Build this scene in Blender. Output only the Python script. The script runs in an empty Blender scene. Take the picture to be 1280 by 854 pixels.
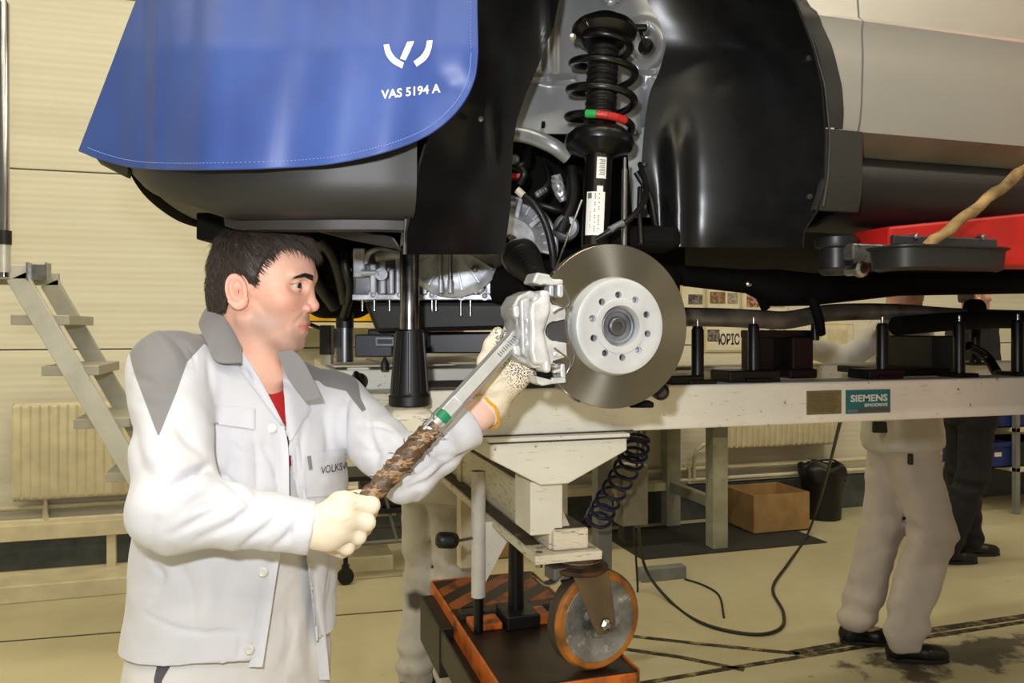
import bpy, bmesh, math, random
import numpy as np
from mathutils import Vector, Matrix, noise
from mathutils.bvhtree import BVHTree

SC = bpy.context.scene
COL = SC.collection
random.seed(7)
np.random.seed(7)

# ------------------------------------------------------------------ camera
FPX, CX, CY, EYE = 1000.0, 640.0, 410.0, 1.5
YAW = math.radians(17.05)
SN, CS = math.sin(YAW), math.cos(YAW)
cam_d = bpy.data.cameras.new('camera')
cam_d.lens = FPX / 1280 * 36
cam_d.sensor_width = 36
cam_d.shift_y = -(427 - CY) / 1280
cam = bpy.data.objects.new('camera', cam_d)
cam.location = (0, 0, EYE)
cam.rotation_euler = (math.pi / 2, 0, -YAW)
COL.objects.link(cam)
SC.camera = cam

# ------------------------------------------------------------------ light
def lin(c):
    return tuple((x / 12.92 if x <= .04045 else ((x + .055) / 1.055) ** 2.4) for x in c)

world = bpy.data.worlds.new('hall_ambience')
SC.world = world
world.use_nodes = True
wb = world.node_tree.nodes['Background']
wb.inputs[0].default_value = (1.0, .91, .72, 1)
wb.inputs[1].default_value = .20

def area(name, loc, rot, size, power, color, size_y=None):
    d = bpy.data.lights.new(name, 'AREA')
    d.energy = power
    d.color = color
    d.shape = 'RECTANGLE' if size_y else 'DISK'
    d.size = size
    if size_y:
        d.size_y = size_y
    o = bpy.data.objects.new(name, d)
    o.location = loc
    o.rotation_euler = rot
    COL.objects.link(o)
    return o

# the photographer's flash gun, a little above and to the left of the lens
FL = Vector((-.095 * CS, .095 * SN, EYE + .17))
area('camera_flash', FL, (math.radians(88), 0, -YAW), .06, 18.5, (.95, .965, 1.0))

SC.view_settings.view_transform = 'Standard'
SC.view_settings.look = 'None'
SC.view_settings.exposure = .34
SC.view_settings.gamma = 1
SC.view_settings.use_curve_mapping = False

# ------------------------------------------------------------------ geometry helpers
def W(px, py, D):
    """world point on the line of sight through a photo pixel at depth D"""
    u, v = (px - CX) / FPX, (py - CY) / FPX
    return np.array((D * (SN + CS * u), D * (CS - SN * u), EYE - D * v))
def WY(px, py, Y):
    return W(px, py, Y / (CS - SN * (px - CX) / FPX))
def WX(px, py, X):
    return W(px, py, X / (SN + CS * (px - CX) / FPX))
def WZ(px, py, z):
    return W(px, py, (EYE - z) / ((py - CY) / FPX))
def pix(p):
    p = np.asarray(p)
    D = p[..., 0] * SN + p[..., 1] * CS
    r = p[..., 0] * CS - p[..., 1] * SN
    return CX + FPX * r / D, CY - FPX * (p[..., 2] - EYE) / D, D
FW = np.array((SN, CS, 0.0))
RT = np.array((CS, -SN, 0.0))
UP = np.array((0, 0, 1.0))
nrm = lambda v: np.asarray(v, float) / np.linalg.norm(v)
A = lambda *v: np.array(v, float)

class MB:
    """collects boxes, tubes, lathes and prisms into one mesh"""
    def __init__(s):
        s.v, s.f = [], []
    def add(s, vs, fs):
        n = len(s.v)
        s.v += [tuple(map(float, v)) for v in vs]
        s.f += [tuple(i + n for i in f) for f in fs]
        return s
    def box(s, lo, hi):
        (a, b, c), (d, e, f) = lo, hi
        return s.hexa([(a, b, c), (d, b, c), (d, e, c), (a, e, c), (a, b, f), (d, b, f), (d, e, f), (a, e, f)])
    def hexa(s, p):
        return s.add(p, [(3, 2, 1, 0), (4, 5, 6, 7), (0, 1, 5, 4), (1, 2, 6, 5), (2, 3, 7, 6), (3, 0, 4, 7)])
    def obox(s, c, ax, ay, az, sx, sy, sz):
        c, ax, ay, az = map(np.asarray, (c, ax, ay, az))
        return s.hexa([c + ax * i * sx / 2 + ay * j * sy / 2 + az * k * sz / 2 for k in (-1, 1) for i, j in ((-1, -1), (1, -1), (1, 1), (-1, 1))])
    def tube(s, pts, r, n=10, caps=True, closed=False):
        pts = [np.asarray(p, float) for p in pts]
        m = len(pts)
        rs = r if hasattr(r, '__len__') else [r] * m
        ref = None
        rings = []
        for i, p in enumerate(pts):
            if closed:
                t = pts[(i + 1) % m] - pts[i - 1]
            else:
                t = pts[min(i + 1, m - 1)] - pts[max(i - 1, 0)]
            t = t / (np.linalg.norm(t) + 1e-12)
            if ref is None:
                ref = np.cross(t, (0, 0, 1.0)) if abs(t[2]) < .9 else np.cross(t, (1.0, 0, 0))
            a = ref - t * np.dot(ref, t)
            a /= np.linalg.norm(a) + 1e-12
            ref = a
            b = np.cross(t, a)
            rings.append([p + rs[i] * (a * math.cos(2 * math.pi * k / n) + b * math.sin(2 * math.pi * k / n)) for k in range(n)])
        vs = [v for g in rings for v in g]
        fs = []
        for i in range(m if closed else m - 1):
            j = (i + 1) % m
            for k in range(n):
                l = (k + 1) % n
                fs.append((i * n + k, i * n + l, j * n + l, j * n + k))
        if caps and not closed:
            fs.append(tuple(range(n))[::-1])
            fs.append(tuple((m - 1) * n + k for k in range(n)))
        return s.add(vs, fs)
    def cyl(s, a, b, r, r2=None, n=20):
        return s.tube([a, b], [r, r if r2 is None else r2], n)
    def lathe(s, c, ax, prof, n=32, ref=None, cap=True):
        """prof: list of (radius, distance along ax)"""
        c, ax = np.asarray(c, float), nrm(ax)
        if ref is None:
            ref = (0, 0, 1.0) if abs(ax[2]) < .9 else (1.0, 0, 0)
        a = nrm(np.cross(ax, ref)); b = np.cross(ax, a)
        m = len(prof)
        vs = [c + ax * h + r * (a * math.cos(2 * math.pi * k / n) + b * math.sin(2 * math.pi * k / n)) for r, h in prof for k in range(n)]
        fs = [(i * n + k, i * n + (k + 1) % n, (i + 1) * n + (k + 1) % n, (i + 1) * n + k) for i in range(m - 1) for k in range(n)]
        if cap and prof[0][0] > 1e-6:
            fs.append(tuple(range(n))[::-1])
        if cap and prof[-1][0] > 1e-6:
            fs.append(tuple((m - 1) * n + k for k in range(n)))
        return s.add(vs, fs)
    def prism(s, poly, off):
        """3-D polygon swept along a vector"""
        n = len(poly)
        off = np.asarray(off, float)
        vs = [np.asarray(p, float) for p in poly]
        vs += [p + off for p in vs]
        return s.add(vs, [tuple(range(n)), tuple(range(2 * n - 1, n - 1, -1))] + [(i, i + n, (i + 1) % n + n, (i + 1) % n) for i in range(n)])
    def grid(s, rows, thick=None):
        """rows of points -> sheet; thick: vector or scalar (along normals, away from them)"""
        G = np.asarray(rows, float)
        m, n = G.shape[:2]
        if thick is None:
            return s.add(G.reshape(-1, 3), [(i * n + j, i * n + j + 1, (i + 1) * n + j + 1, (i + 1) * n + j) for i in range(m - 1) for j in range(n - 1)])
        if np.ndim(thick) == 0:
            N = np.cross(np.gradient(G, axis=0), np.gradient(G, axis=1))
            N /= np.linalg.norm(N, axis=2, keepdims=True) + 1e-12
            B = G + N * thick
        else:
            B = G + np.asarray(thick, float)
        vs = np.concatenate([G.reshape(-1, 3), B.reshape(-1, 3)])
        k = m * n
        f = []
        for i in range(m - 1):
            for j in range(n - 1):
                q = (i * n + j, i * n + j + 1, (i + 1) * n + j + 1, (i + 1) * n + j)
                f.append(q); f.append(tuple(x + k for x in q[::-1]))
        rim = [i * n for i in range(m)] + [(m - 1) * n + j for j in range(1, n)] + [i * n + n - 1 for i in range(m - 2, -1, -1)] + [j for j in range(n - 2, 0, -1)]
        for a, b in zip(rim, rim[1:] + rim[:1]):
            f.append((a, b, b + k, a + k))
        return s.add(vs, f)
    def build(s, name, m, parent=None, smooth=None, bevel=0, seg=2, **kw):
        me = bpy.data.meshes.new(name)
        me.from_pydata(s.v, [], s.f)
        bm = bmesh.new(); bm.from_mesh(me)
        bmesh.ops.recalc_face_normals(bm, faces=bm.faces)
        bm.to_mesh(me); bm.free()
        return link(name, me, m, parent, smooth, bevel, seg, **kw)

def link(name, me, m, parent=None, smooth=None, bevel=0, seg=2, label=None, kind=None):
    o = bpy.data.objects.new(name, me)
    if m is not None and len(me.materials) == 0:
        me.materials.append(m)
    COL.objects.link(o)
    if parent is not None:
        o.parent = parent
        if parent.type == 'EMPTY':
            o.location = -parent.location
    if smooth is not None:
        if smooth >= 180:
            me.polygons.foreach_set('use_smooth', [True] * len(me.polygons))
        else:
            me.polygons.foreach_set('use_smooth', [True] * len(me.polygons))
            bm = bmesh.new(); bm.from_mesh(me)
            th = math.radians(smooth)
            for e in bm.edges:
                if len(e.link_faces) == 2 and e.calc_face_angle(0) > th:
                    e.smooth = False
            bm.to_mesh(me); bm.free()
    if bevel:
        md = o.modifiers.new('bevel', 'BEVEL')
        md.width = bevel; md.segments = seg; md.limit_method = 'ANGLE'; md.angle_limit = math.radians(40)
    if label: o['label'] = label
    if kind: o['kind'] = kind
    return o

def thing(name, label, cat, loc=(0, 0, 0), group=None):
    o = bpy.data.objects.new(name, None)
    COL.objects.link(o)
    o.location = [float(x) for x in loc]
    o.empty_display_size = .1
    return tag(o, label, cat, group)
def tag(o, label, cat, group=None):
    o['label'] = label; o['category'] = cat
    if group: o['group'] = group
    return o
def struct(o):
    o['kind'] = 'structure'
    return o
def dup(root, delta, label=None, group=None):
    r = root.copy(); COL.objects.link(r)
    r.location = root.location + Vector([float(x) for x in delta])
    if label: r['label'] = label
    if group: r['group'] = group
    for ch in list(root.children):
        k = ch.copy(); COL.objects.link(k); k.parent = r
        for g in ch.children:
            d = g.copy(); COL.objects.link(d); d.parent = k
    return r

def spline(pts, n):
    """Catmull-Rom through pts, n samples"""
    P = np.asarray(pts, float)
    P = np.vstack([2 * P[0] - P[1], P, 2 * P[-1] - P[-2]])
    t = np.linspace(0, len(P) - 3 - 1e-9, n)
    i = t.astype(int); u = (t - i)[:, None]
    a, b, c, d = P[i], P[i + 1], P[i + 2], P[i + 3]
    return .5 * (2 * b + (c - a) * u + (2 * a - 5 * b + 4 * c - d) * u ** 2 + (3 * b - a - 3 * c + d) * u ** 3)

# ------------------------------------------------------------------ materials
class NT:
    def __init__(s, name):
        s.m = bpy.data.materials.new(name); s.m.use_nodes = True
        s.t = s.m.node_tree; s.b = s.t.nodes['Principled BSDF']
        s.tc = s.t.nodes.new('ShaderNodeTexCoord')
    def n(s, kind, **kw):
        x = s.t.nodes.new('ShaderNode' + kind)
        for k, v in kw.items():
            if k in x.inputs: x.inputs[k].default_value = v
            else: setattr(x, k, v)
        return x
    def l(s, a, b): s.t.links.new(a, b)
    def noise(s, scale, detail=4, vec=None, **kw):
        x = s.n('TexNoise', Scale=scale, Detail=detail, **kw)
        s.l(vec or s.tc.outputs['Object'], x.inputs['Vector'])
        return x.outputs['Fac']
    def ramp(s, fac, stops):
        r = s.n('ValToRGB')
        e = r.color_ramp.elements
        while len(e) < len(stops): e.new(.5)
        for q, (p, c) in zip(e, stops):
            q.position = p
            q.color = (*lin(c), 1) if hasattr(c, '__len__') else (c, c, c, 1)
        s.l(fac, r.inputs[0])
        return r.outputs[0]
    def mix(s, fac, a, b, mode='MIX'):
        x = s.n('Mix', data_type='RGBA', blend_type=mode)
        for sock, v in ((x.inputs[0], fac), (x.inputs[6], a), (x.inputs[7], b)):
            if hasattr(v, 'is_output') or isinstance(v, bpy.types.NodeSocket): s.l(v, sock)
            elif hasattr(v, '__len__'): sock.default_value = (*lin(v), 1)
            else: sock.default_value = v
        return x.outputs[2]
    def bump(s, h, strength=.3, dist=.002, prev=None):
        x = s.n('Bump', Strength=strength, Distance=dist)
        s.l(h, x.inputs['Height'])
        if prev: s.l(prev, x.inputs['Normal'])
        s.l(x.outputs[0], s.b.inputs['Normal'])
        return x.outputs[0]
    def color(s, sock): s.l(sock, s.b.inputs['Base Color'])

MATS = {}
def M(name, col=(.5,.5,.5), rough=.5, metal=0, var=.08, scale=9, bump=0, bscale=300, dirt=None, damt=.5, dscale=6, coat=0, spec=None, emit=None):
    if name in MATS: return MATS[name]
    t = NT(name)
    c2 = tuple(max(0, x * (1 - var * 1.6)) for x in col); c1 = tuple(min(1, x * (1 + var * .5)) for x in col)
    base = t.ramp(t.noise(scale, 5), [(.3, c2), (.7, c1)])
    if dirt:
        m = t.ramp(t.noise(dscale, 8, Roughness=.7), [(damt, 0.0), (min(1, damt + .14), 1.0)])
        base = t.mix(m, base, dirt)
    t.color(base)
    t.b.inputs['Roughness'].default_value = rough
    t.b.inputs['Metallic'].default_value = metal
    if coat:
        t.b.inputs['Coat Weight'].default_value = coat
        t.b.inputs['Coat Roughness'].default_value = .06
    if spec is not None: t.b.inputs['Specular IOR Level'].default_value = spec
    if bump: t.bump(t.noise(bscale, 3), bump)
    if emit:
        t.b.inputs['Emission Color'].default_value = (*emit[:3], 1)
        t.b.inputs['Emission Strength'].default_value = emit[3]
    MATS[name] = t.m
    return t.m

# ------------------------------------------------------------------ signed distance modelling
def smin(a, b, k):
    h = np.clip(.5 + .5 * (b - a) / k, 0, 1)
    return b + (a - b) * h - k * h * (1 - h)
def smax(a, b, k):
    return -smin(-a, -b, k)
def sph(p, c, r):
    return np.sqrt(((p - np.asarray(c, float)) ** 2).sum(1)) - r
def ell(p, c, r, R=None):
    q = p - np.asarray(c, float)
    if R is not None: q = q @ np.asarray(R).T
    r = np.asarray(r, float)
    k0 = np.sqrt(((q / r) ** 2).sum(1)); k1 = np.sqrt(((q / r ** 2) ** 2).sum(1)) + 1e-9
    return k0 * (k0 - 1) / k1
def cap(p, a, b, ra, rb=None):
    a, b = np.asarray(a, float), np.asarray(b, float)
    rb = ra if rb is None else rb
    d = b - a
    t = np.clip(((p - a) @ d) / (d @ d + 1e-12), 0, 1)
    return np.sqrt(((p - a - t[:, None] * d) ** 2).sum(1)) - (ra + (rb - ra) * t)
def chain(p, pts, rs, k):
    d = None
    for i in range(len(pts) - 1):
        e = cap(p, pts[i], pts[i + 1], rs[i], rs[i + 1])
        d = e if d is None else smin(d, e, k)
    return d
def rbox(p, c, half, r=0.0, R=None):
    q = p - np.asarray(c, float)
    if R is not None: q = q @ np.asarray(R).T
    q = np.abs(q) - (np.asarray(half, float) - r)
    return np.sqrt((np.maximum(q, 0) ** 2).sum(1)) + np.minimum(q.max(1), 0) - r

def sdf_mesh(fn, lo, hi, h):
    """surface nets over the zero set of fn, evaluated only near the surface"""
    lo, hi = np.asarray(lo, float), np.asarray(hi, float)
    B = 8
    nb = np.maximum(1, np.ceil((hi - lo) / (h * B)).astype(int))
    n = nb * B + 1
    ci = np.stack(np.meshgrid(*[np.arange(k) for k in nb], indexing='ij'), -1).reshape(-1, 3)
    dc = fn(lo + (ci * B + B / 2) * h)
    V = np.repeat(np.repeat(np.repeat(dc.reshape(nb), B, 0), B, 1), B, 2)
    V = np.pad(V, ((0, 1),) * 3, mode='edge').astype(np.float32)
    near = ci[np.abs(dc) < h * B * 1.15]
    o = np.stack(np.meshgrid(*[np.arange(B + 1)] * 3, indexing='ij'), -1).reshape(-1, 3)
    for s in range(0, len(near), 400):
        idx = (near[s:s + 400, None, :] * B + o[None]).reshape(-1, 3)
        V[idx[:, 0], idx[:, 1], idx[:, 2]] = fn(lo + idx * h)
    S = V < 0
    c = [S[i:n[0] - 1 + i, j:n[1] - 1 + j, k:n[2] - 1 + k] for i in (0, 1) for j in (0, 1) for k in (0, 1)]
    tot = sum(x.astype(np.int8) for x in c)
    act = (tot > 0) & (tot < 8)
    cells = np.argwhere(act)
    ids = -np.ones(act.shape, np.int32)
    ids[act] = np.arange(len(cells))
    acc = np.zeros((len(cells), 3)); cnt = np.zeros(len(cells))
    corner = np.array([(i, j, k) for i in (0, 1) for j in (0, 1) for k in (0, 1)])
    for a in range(8):
        for b in range(a + 1, 8):
            if np.abs(corner[a] - corner[b]).sum() != 1: continue
            pa, pb = cells + corner[a], cells + corner[b]
            va, vb = V[tuple(pa.T)], V[tuple(pb.T)]
            m = (va < 0) != (vb < 0)
            t = np.where(m, va / np.where(m, va - vb, 1), 0)
            acc[m] += (pa + t[:, None] * (pb - pa))[m]
            cnt[m] += 1
    verts = lo + acc / cnt[:, None] * h
    quads = []
    for ax in range(3):
        b, d = [x for x in range(3) if x != ax]
        sl0 = [slice(None)] * 3; sl1 = [slice(None)] * 3
        sl0[ax] = slice(0, -1); sl1[ax] = slice(1, None)
        for x in (b, d):
            sl0[x] = slice(1, -1); sl1[x] = slice(1, -1)
        s0, s1 = S[tuple(sl0)], S[tuple(sl1)]
        e = np.argwhere(s0 != s1)
        fl = s0[tuple(e.T)]
        e = e.copy(); e[:, b] += 1; e[:, d] += 1
        eb = np.zeros(3, int); eb[b] = 1
        ed = np.zeros(3, int); ed[d] = 1
        q = np.stack([ids[tuple((e - eb - ed).T)], ids[tuple((e - ed).T)], ids[tuple(e.T)], ids[tuple((e - eb).T)]], 1)
        if ax == 1: fl = ~fl
        q[~fl] = q[~fl][:, ::-1]
        quads.append(q)
    q = np.concatenate(quads)
    return verts, q[(q >= 0).all(1)]

def mesh_np(name, verts, quads):
    me = bpy.data.meshes.new(name)
    me.vertices.add(len(verts)); me.vertices.foreach_set('co', np.asarray(verts, np.float32).ravel())
    q = np.asarray(quads, np.int32); k = q.shape[1]
    me.loops.add(q.size); me.loops.foreach_set('vertex_index', q.ravel())
    me.polygons.add(len(q)); me.polygons.foreach_set('loop_start', np.arange(0, q.size, k, dtype=np.int32))
    me.polygons.foreach_set('loop_total', np.full(len(q), k, np.int32))
    me.polygons.foreach_set('use_smooth', np.ones(len(q), bool))
    me.update(calc_edges=True)
    me.validate()
    return me
def vnormals(verts, quads):
    a, b, c, d = (verts[quads[:, i]] for i in range(4))
    fn = np.cross(c - a, d - b)
    N = np.zeros_like(verts)
    for i in range(4): np.add.at(N, quads[:, i], fn)
    return N / (np.linalg.norm(N, axis=1, keepdims=True) + 1e-12)
def fattr(me, name, vals):
    a = me.attributes.new(name, 'FLOAT', 'POINT')
    a.data.foreach_set('value', np.asarray(vals, np.float32))
def vnoise(p, scale, seed=0):
    """smooth value noise on points, -1..1"""
    q = np.asarray(p) * scale + seed * 17.31
    i = np.floor(q).astype(np.int64); f = q - i
    f = f * f * (3 - 2 * f)
    def hsh(x, y, z):
        n = (x * 374761393 + y * 668265263 + z * 2147483647 + seed * 974634777) & 0xffffffff
        n = ((n ^ (n >> 13)) * 1274126177) & 0xffffffff
        return ((n ^ (n >> 16)) & 0xffff) / 32767.5 - 1
    r = 0
    for dx in (0, 1):
        for dy in (0, 1):
            for dz in (0, 1):
                w = (f[:, 0] if dx else 1 - f[:, 0]) * (f[:, 1] if dy else 1 - f[:, 1]) * (f[:, 2] if dz else 1 - f[:, 2])
                r = r + w * hsh(i[:, 0] + dx, i[:, 1] + dy, i[:, 2] + dz)
    return r
def seg_dist(x, y, poly):
    """distance from 2-D points to a polyline, and the position 0..1 along it"""
    best = np.full(len(x), 1e9); pos = np.zeros(len(x))
    P = np.asarray(poly, float); n = len(P) - 1
    for i in range(n):
        d = P[i + 1] - P[i]
        t = np.clip(((x - P[i, 0]) * d[0] + (y - P[i, 1]) * d[1]) / (d @ d + 1e-9), 0, 1)
        r = np.hypot(x - P[i, 0] - t * d[0], y - P[i, 1] - t * d[1])
        m = r < best
        best[m] = r[m]; pos[m] = (i + t[m]) / n
    return best, pos
def in_poly(x, y, poly):
    """signed 2-D distance to a polygon (negative inside)"""
    P = np.asarray(poly, float)
    d, _ = seg_dist(x, y, np.vstack([P, P[:1]]))
    ins = np.zeros(len(x), bool)
    j = len(P) - 1
    for i in range(len(P)):
        c = (P[i, 1] > y) != (P[j, 1] > y)
        with np.errstate(divide='ignore', invalid='ignore'):
            xi = (P[j, 0] - P[i, 0]) * (y - P[i, 1]) / (P[j, 1] - P[i, 1]) + P[i, 0]
        ins ^= c & (x < xi)
        j = i
    return np.where(ins, -d, d)
def bvh_of(*objs):
    vs, fs = [], []
    for o in objs:
        n = len(vs)
        off = o.matrix_basis.translation + (o.parent.location if o.parent and o.parent.type == 'EMPTY' else Vector())
        vs += [v.co + off for v in o.data.vertices]
        fs += [[i + n for i in p.vertices] for p in o.data.polygons]
    return BVHTree.FromPolygons(vs, fs)
def drape(bvh, px, py, lift=.001, D=None):
    """point on a surface, met along the line of sight of a photo pixel"""
    o = Vector((0, 0, EYE)); d = Vector(W(px, py, 1.0)) - o
    d.normalize()
    h, nn, _, dist = bvh.ray_cast(o, d)
    if h is None:
        return W(px, py, D) if D else None
    if nn.dot(d) > 0: nn = -nn
    return np.array(h + nn * lift)
def patch(bvh, quad, n, m, lift=.002, thick=.003, D=None):
    """4-sided cloth piece laid on a surface (corners tl, tr, br, bl in photo pixels)"""
    tl, tr, br, bl = map(np.asarray, quad)
    rows = []
    for i in range(m + 1):
        v = i / m
        rows.append([drape(bvh, *((tl * (1 - u) + tr * u) * (1 - v) + (bl * (1 - u) + br * u) * v), lift + thick, D) for u in np.linspace(0, 1, n + 1)])
    return MB().grid(rows, -thick if False else None), rows
def text_mesh(txt, size=1.0, bold=0.0, font=None):
    cu = bpy.data.curves.new('lettering', 'FONT')
    cu.body = txt; cu.size = size; cu.offset = bold; cu.align_x = 'LEFT'; cu.resolution_u = 3
    o = bpy.data.objects.new('lettering', cu); COL.objects.link(o)
    dg = bpy.context.evaluated_depsgraph_get()
    me = bpy.data.meshes.new_from_object(o.evaluated_get(dg))
    vs = np.array([v.co[:2] for v in me.vertices]); fs = [tuple(p.vertices) for p in me.polygons]
    bpy.data.objects.remove(o); bpy.data.curves.remove(cu); bpy.data.meshes.remove(me)
    vs -= vs.min(0); w = vs.max(0)
    return vs, fs, w
# ================================================================== the hall
WALLY = 5.57
def mat_wall():
    t = NT('cream_cladding')
    geo = t.n('NewGeometry')
    sep = t.n('SeparateXYZ'); t.l(geo.outputs['Position'], sep.inputs[0])
    mp = t.n('Mapping'); mp.inputs['Scale'].default_value = (.25, .25, 9)
    t.l(t.tc.outputs['Object'], mp.inputs[0])
    c = t.ramp(t.noise(1.5, 4, mp.outputs[0]), [(.3, (.82, .80, .72)), (.7, (.86, .845, .775))])
    t.color(c)
    t.b.inputs['Roughness'].default_value = .42
    w = t.n('TexWave', Scale=7.5, Distortion=.6, bands_direction='Z'); w.inputs['Detail'].default_value = 1
    t.l(geo.outputs['Position'], w.inputs[0])
    t.bump(w.outputs['Fac'], .25, .003)
    return t.m
WALLM = mat_wall()
PLINTH = M('slate_plinth', (.30, .32, .31), .55, var=.15, bump=.1)
CREAM = M('cream_enamel', (.83, .79, .66), .4, var=.05, dirt=(.55, .50, .38), damt=.66)
LAMPM = M('lamp_diffuser', (.95, .95, .9), .5, emit=(1, .93, .74, 5))
STEELG = M('grey_steel_paint', (.50, .51, .49), .45, var=.1)

wall = MB().box((-7, WALLY + .03, 0), (14, WALLY + .2, 5.6)).build('wall_back', M('wall_core', (.45, .42, .34), .8)); struct(wall)
zs = [.275, 1.365, 2.475, 3.585, 4.695, 5.6]
proto = {}
for k in range(5):
    for x0, x1 in ((-7, 1.02), (1.02, 7.7), (7.7, 14)):
        MB().box((x0 + .004, WALLY, zs[k] + .004), (x1 - .004, WALLY + .04, zs[k + 1] - .004)).build('wall_panel', WALLM, wall, bevel=.004, seg=1)
bb = MB().box((-7, WALLY - .012, 0), (14, WALLY + .04, .27)).build('baseboard_back', PLINTH, bevel=.004); struct(bb)

def mat_floor():
    t = NT('cream_epoxy_floor')
    n1 = t.noise(1.1, 6); n2 = t.noise(7, 8, Roughness=.72)
    c = t.ramp(n1, [(.3, (.715, .68, .54)), (.7, (.78, .75, .62))])
    c = t.mix(t.ramp(n2, [(.60, 0.0), (.74, .45)]), c, (.52, .46, .32))
    # oil stains and scuffs around the conveyor slot
    geo = t.n('NewGeometry'); vm = t.n('VectorMath', operation='SUBTRACT')
    p = WZ(1190, 815, 0); vm.inputs[1].default_value = tuple(p)
    t.l(geo.outputs['Position'], vm.inputs[0])
    mp = t.n('Mapping'); mp.inputs['Scale'].default_value = (1.0, 2.6, 1)
    t.l(vm.outputs[0], mp.inputs[0])
    ln = t.n('VectorMath', operation='LENGTH'); t.l(mp.outputs[0], ln.inputs[0])
    ad = t.n('Math', operation='ADD'); t.l(ln.outputs['Value'], ad.inputs[0])
    nn = t.n('Math', operation='MULTIPLY_ADD'); nn.inputs[1].default_value = 2.6; nn.inputs[2].default_value = -1.3
    t.l(t.noise(5, 6, geo.outputs['Position'], Roughness=.6), nn.inputs[0]); t.l(nn.outputs[0], ad.inputs[1])
    c = t.mix(t.ramp(ad.outputs[0], [(.30, .85), (.55, 0.0)]), c, (.17, .14, .10))
    t.color(c)
    t.b.inputs['Roughness'].default_value = .33
    t.l(t.ramp(n2, [(.3, .26), (.7, .5)]), t.b.inputs['Roughness'])
    t.bump(t.noise(40, 2), .04)
    return t.m
fl = MB().box((-7, -7, -.1), (14, WALLY + .2, 0)).build('floor', mat_floor()); struct(fl)
ce = MB().box((-7, -7, 5.6), (14, WALLY + .2, 5.75)).build('ceiling', M('ceiling_white', (.78, .76, .70), .8)); struct(ce)

ROWN = lambda i, j: '%s fluorescent batten lamp from the left in the ceiling row %s' % (('first', 'second', 'third', 'fourth')[i], ('farthest behind the photographer', 'just behind the photographer', 'above the raised car', 'nearest the back wall')[j])
first = None
for j, y in enumerate((-3.6, -1.2, 1.0, 3.2)):
    for i in range(4):
        x = -4.2 + i * 4.2
        if first is None:
            first = thing('ceiling_light', ROWN(0, 0), 'lamp', (x, y, 5.5), 'fluorescent battens in rows on the ceiling')
            MB().box((x - 1.5, y - .11, 5.53), (x + 1.5, y + .11, 5.6)).build('housing', STEELG, first, bevel=.01)
            for s in (-.055, .055):
                MB().cyl((x - 1.46, y + s, 5.5), (x + 1.46, y + s, 5.5), .02, n=10).build('tube', LAMPM, first, smooth=60)
        else:
            dup(first, (x - first.location.x, y - first.location.y, 0), ROWN(i, j))
for y in (-3.6, -1.2, 1.0, 3.2):
    for i in range(3):
        area('batten_light', (-4.2 + i * 4.2, y, 5.47), (0, 0, 0), 2.9, 48, (1.0, .905, .69), .16)

# floor joints, conveyor slot and raised curb by the wall
def strip(name, pts, w, h, m, z=0):
    P = [WZ(*p, 0) for p in pts]
    L = [];
    for i, p in enumerate(P):
        t = nrm(P[min(i + 1, len(P) - 1)] - P[max(i - 1, 0)]); a = np.array((-t[1], t[0], 0)) * w / 2
        L.append([p - a, p + a])
    o = MB().grid(np.array(L) + A(0, 0, z), A(0, 0, h)).build(name, m); struct(o); return o
JOINT = M('floor_joint', (.30, .26, .18), .7, var=.2)
SLOT = M('slot_steel', (.21, .18, .12), .6, var=.3, metal=.3, dirt=(.62, .56, .40), damt=.5, dscale=14)
strip('trim_1', [(-150, 815), (170, 789), (520, 762)], .012, .002, JOINT)
strip('trim_2', [(700, 800), (850, 822), (930, 838)], .03, .003, SLOT)
strip('trim_3', [(730, 789), (880, 806), (1000, 818)], .03, .003, SLOT)
strip('trim_4', [(760, 862), (900, 838), (1060, 812), (1280, 778), (1500, 748)], .03, .003, SLOT)
strip('trim_5', [(990, 817), (1090, 799), (1280, 771), (1500, 742)], .05, .003, SLOT)
cu = MB().box((-5, 4.95, 0), (.75, 5.27, .095)).build('trim_6', CREAM, bevel=.006); struct(cu)
cu = MB().box((-5, 5.17, .285), (.8, 5.25, .375))
for x in (-4, -2.4, -.9, .5): cu.box((x, 5.19, .09), (x + .05, 5.24, .29))
struct(cu.build('trim_7', CREAM, bevel=.004))

# heating pipes
def pipes(name, label, x0, x1):
    t = thing(name, label, 'pipe', ((x0 + x1) / 2, WALLY - .07, .33))
    for z, y in ((.405, WALLY - .05), (.325, WALLY - .075)):
        MB().cyl((x0, y, z), (x1, y, z), .017, n=12).build('pipe', CREAM, t, smooth=60)
    x = x0 + .3
    while x < x1:
        MB().box((x, WALLY - .09, .3), (x + .02, WALLY, .425)).build('bracket', CREAM, t)
        x += 1.1
    return t
hp = pipes('heating_pipe', 'pair of cream heating pipes running low along the back wall', -6, 11)

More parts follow.
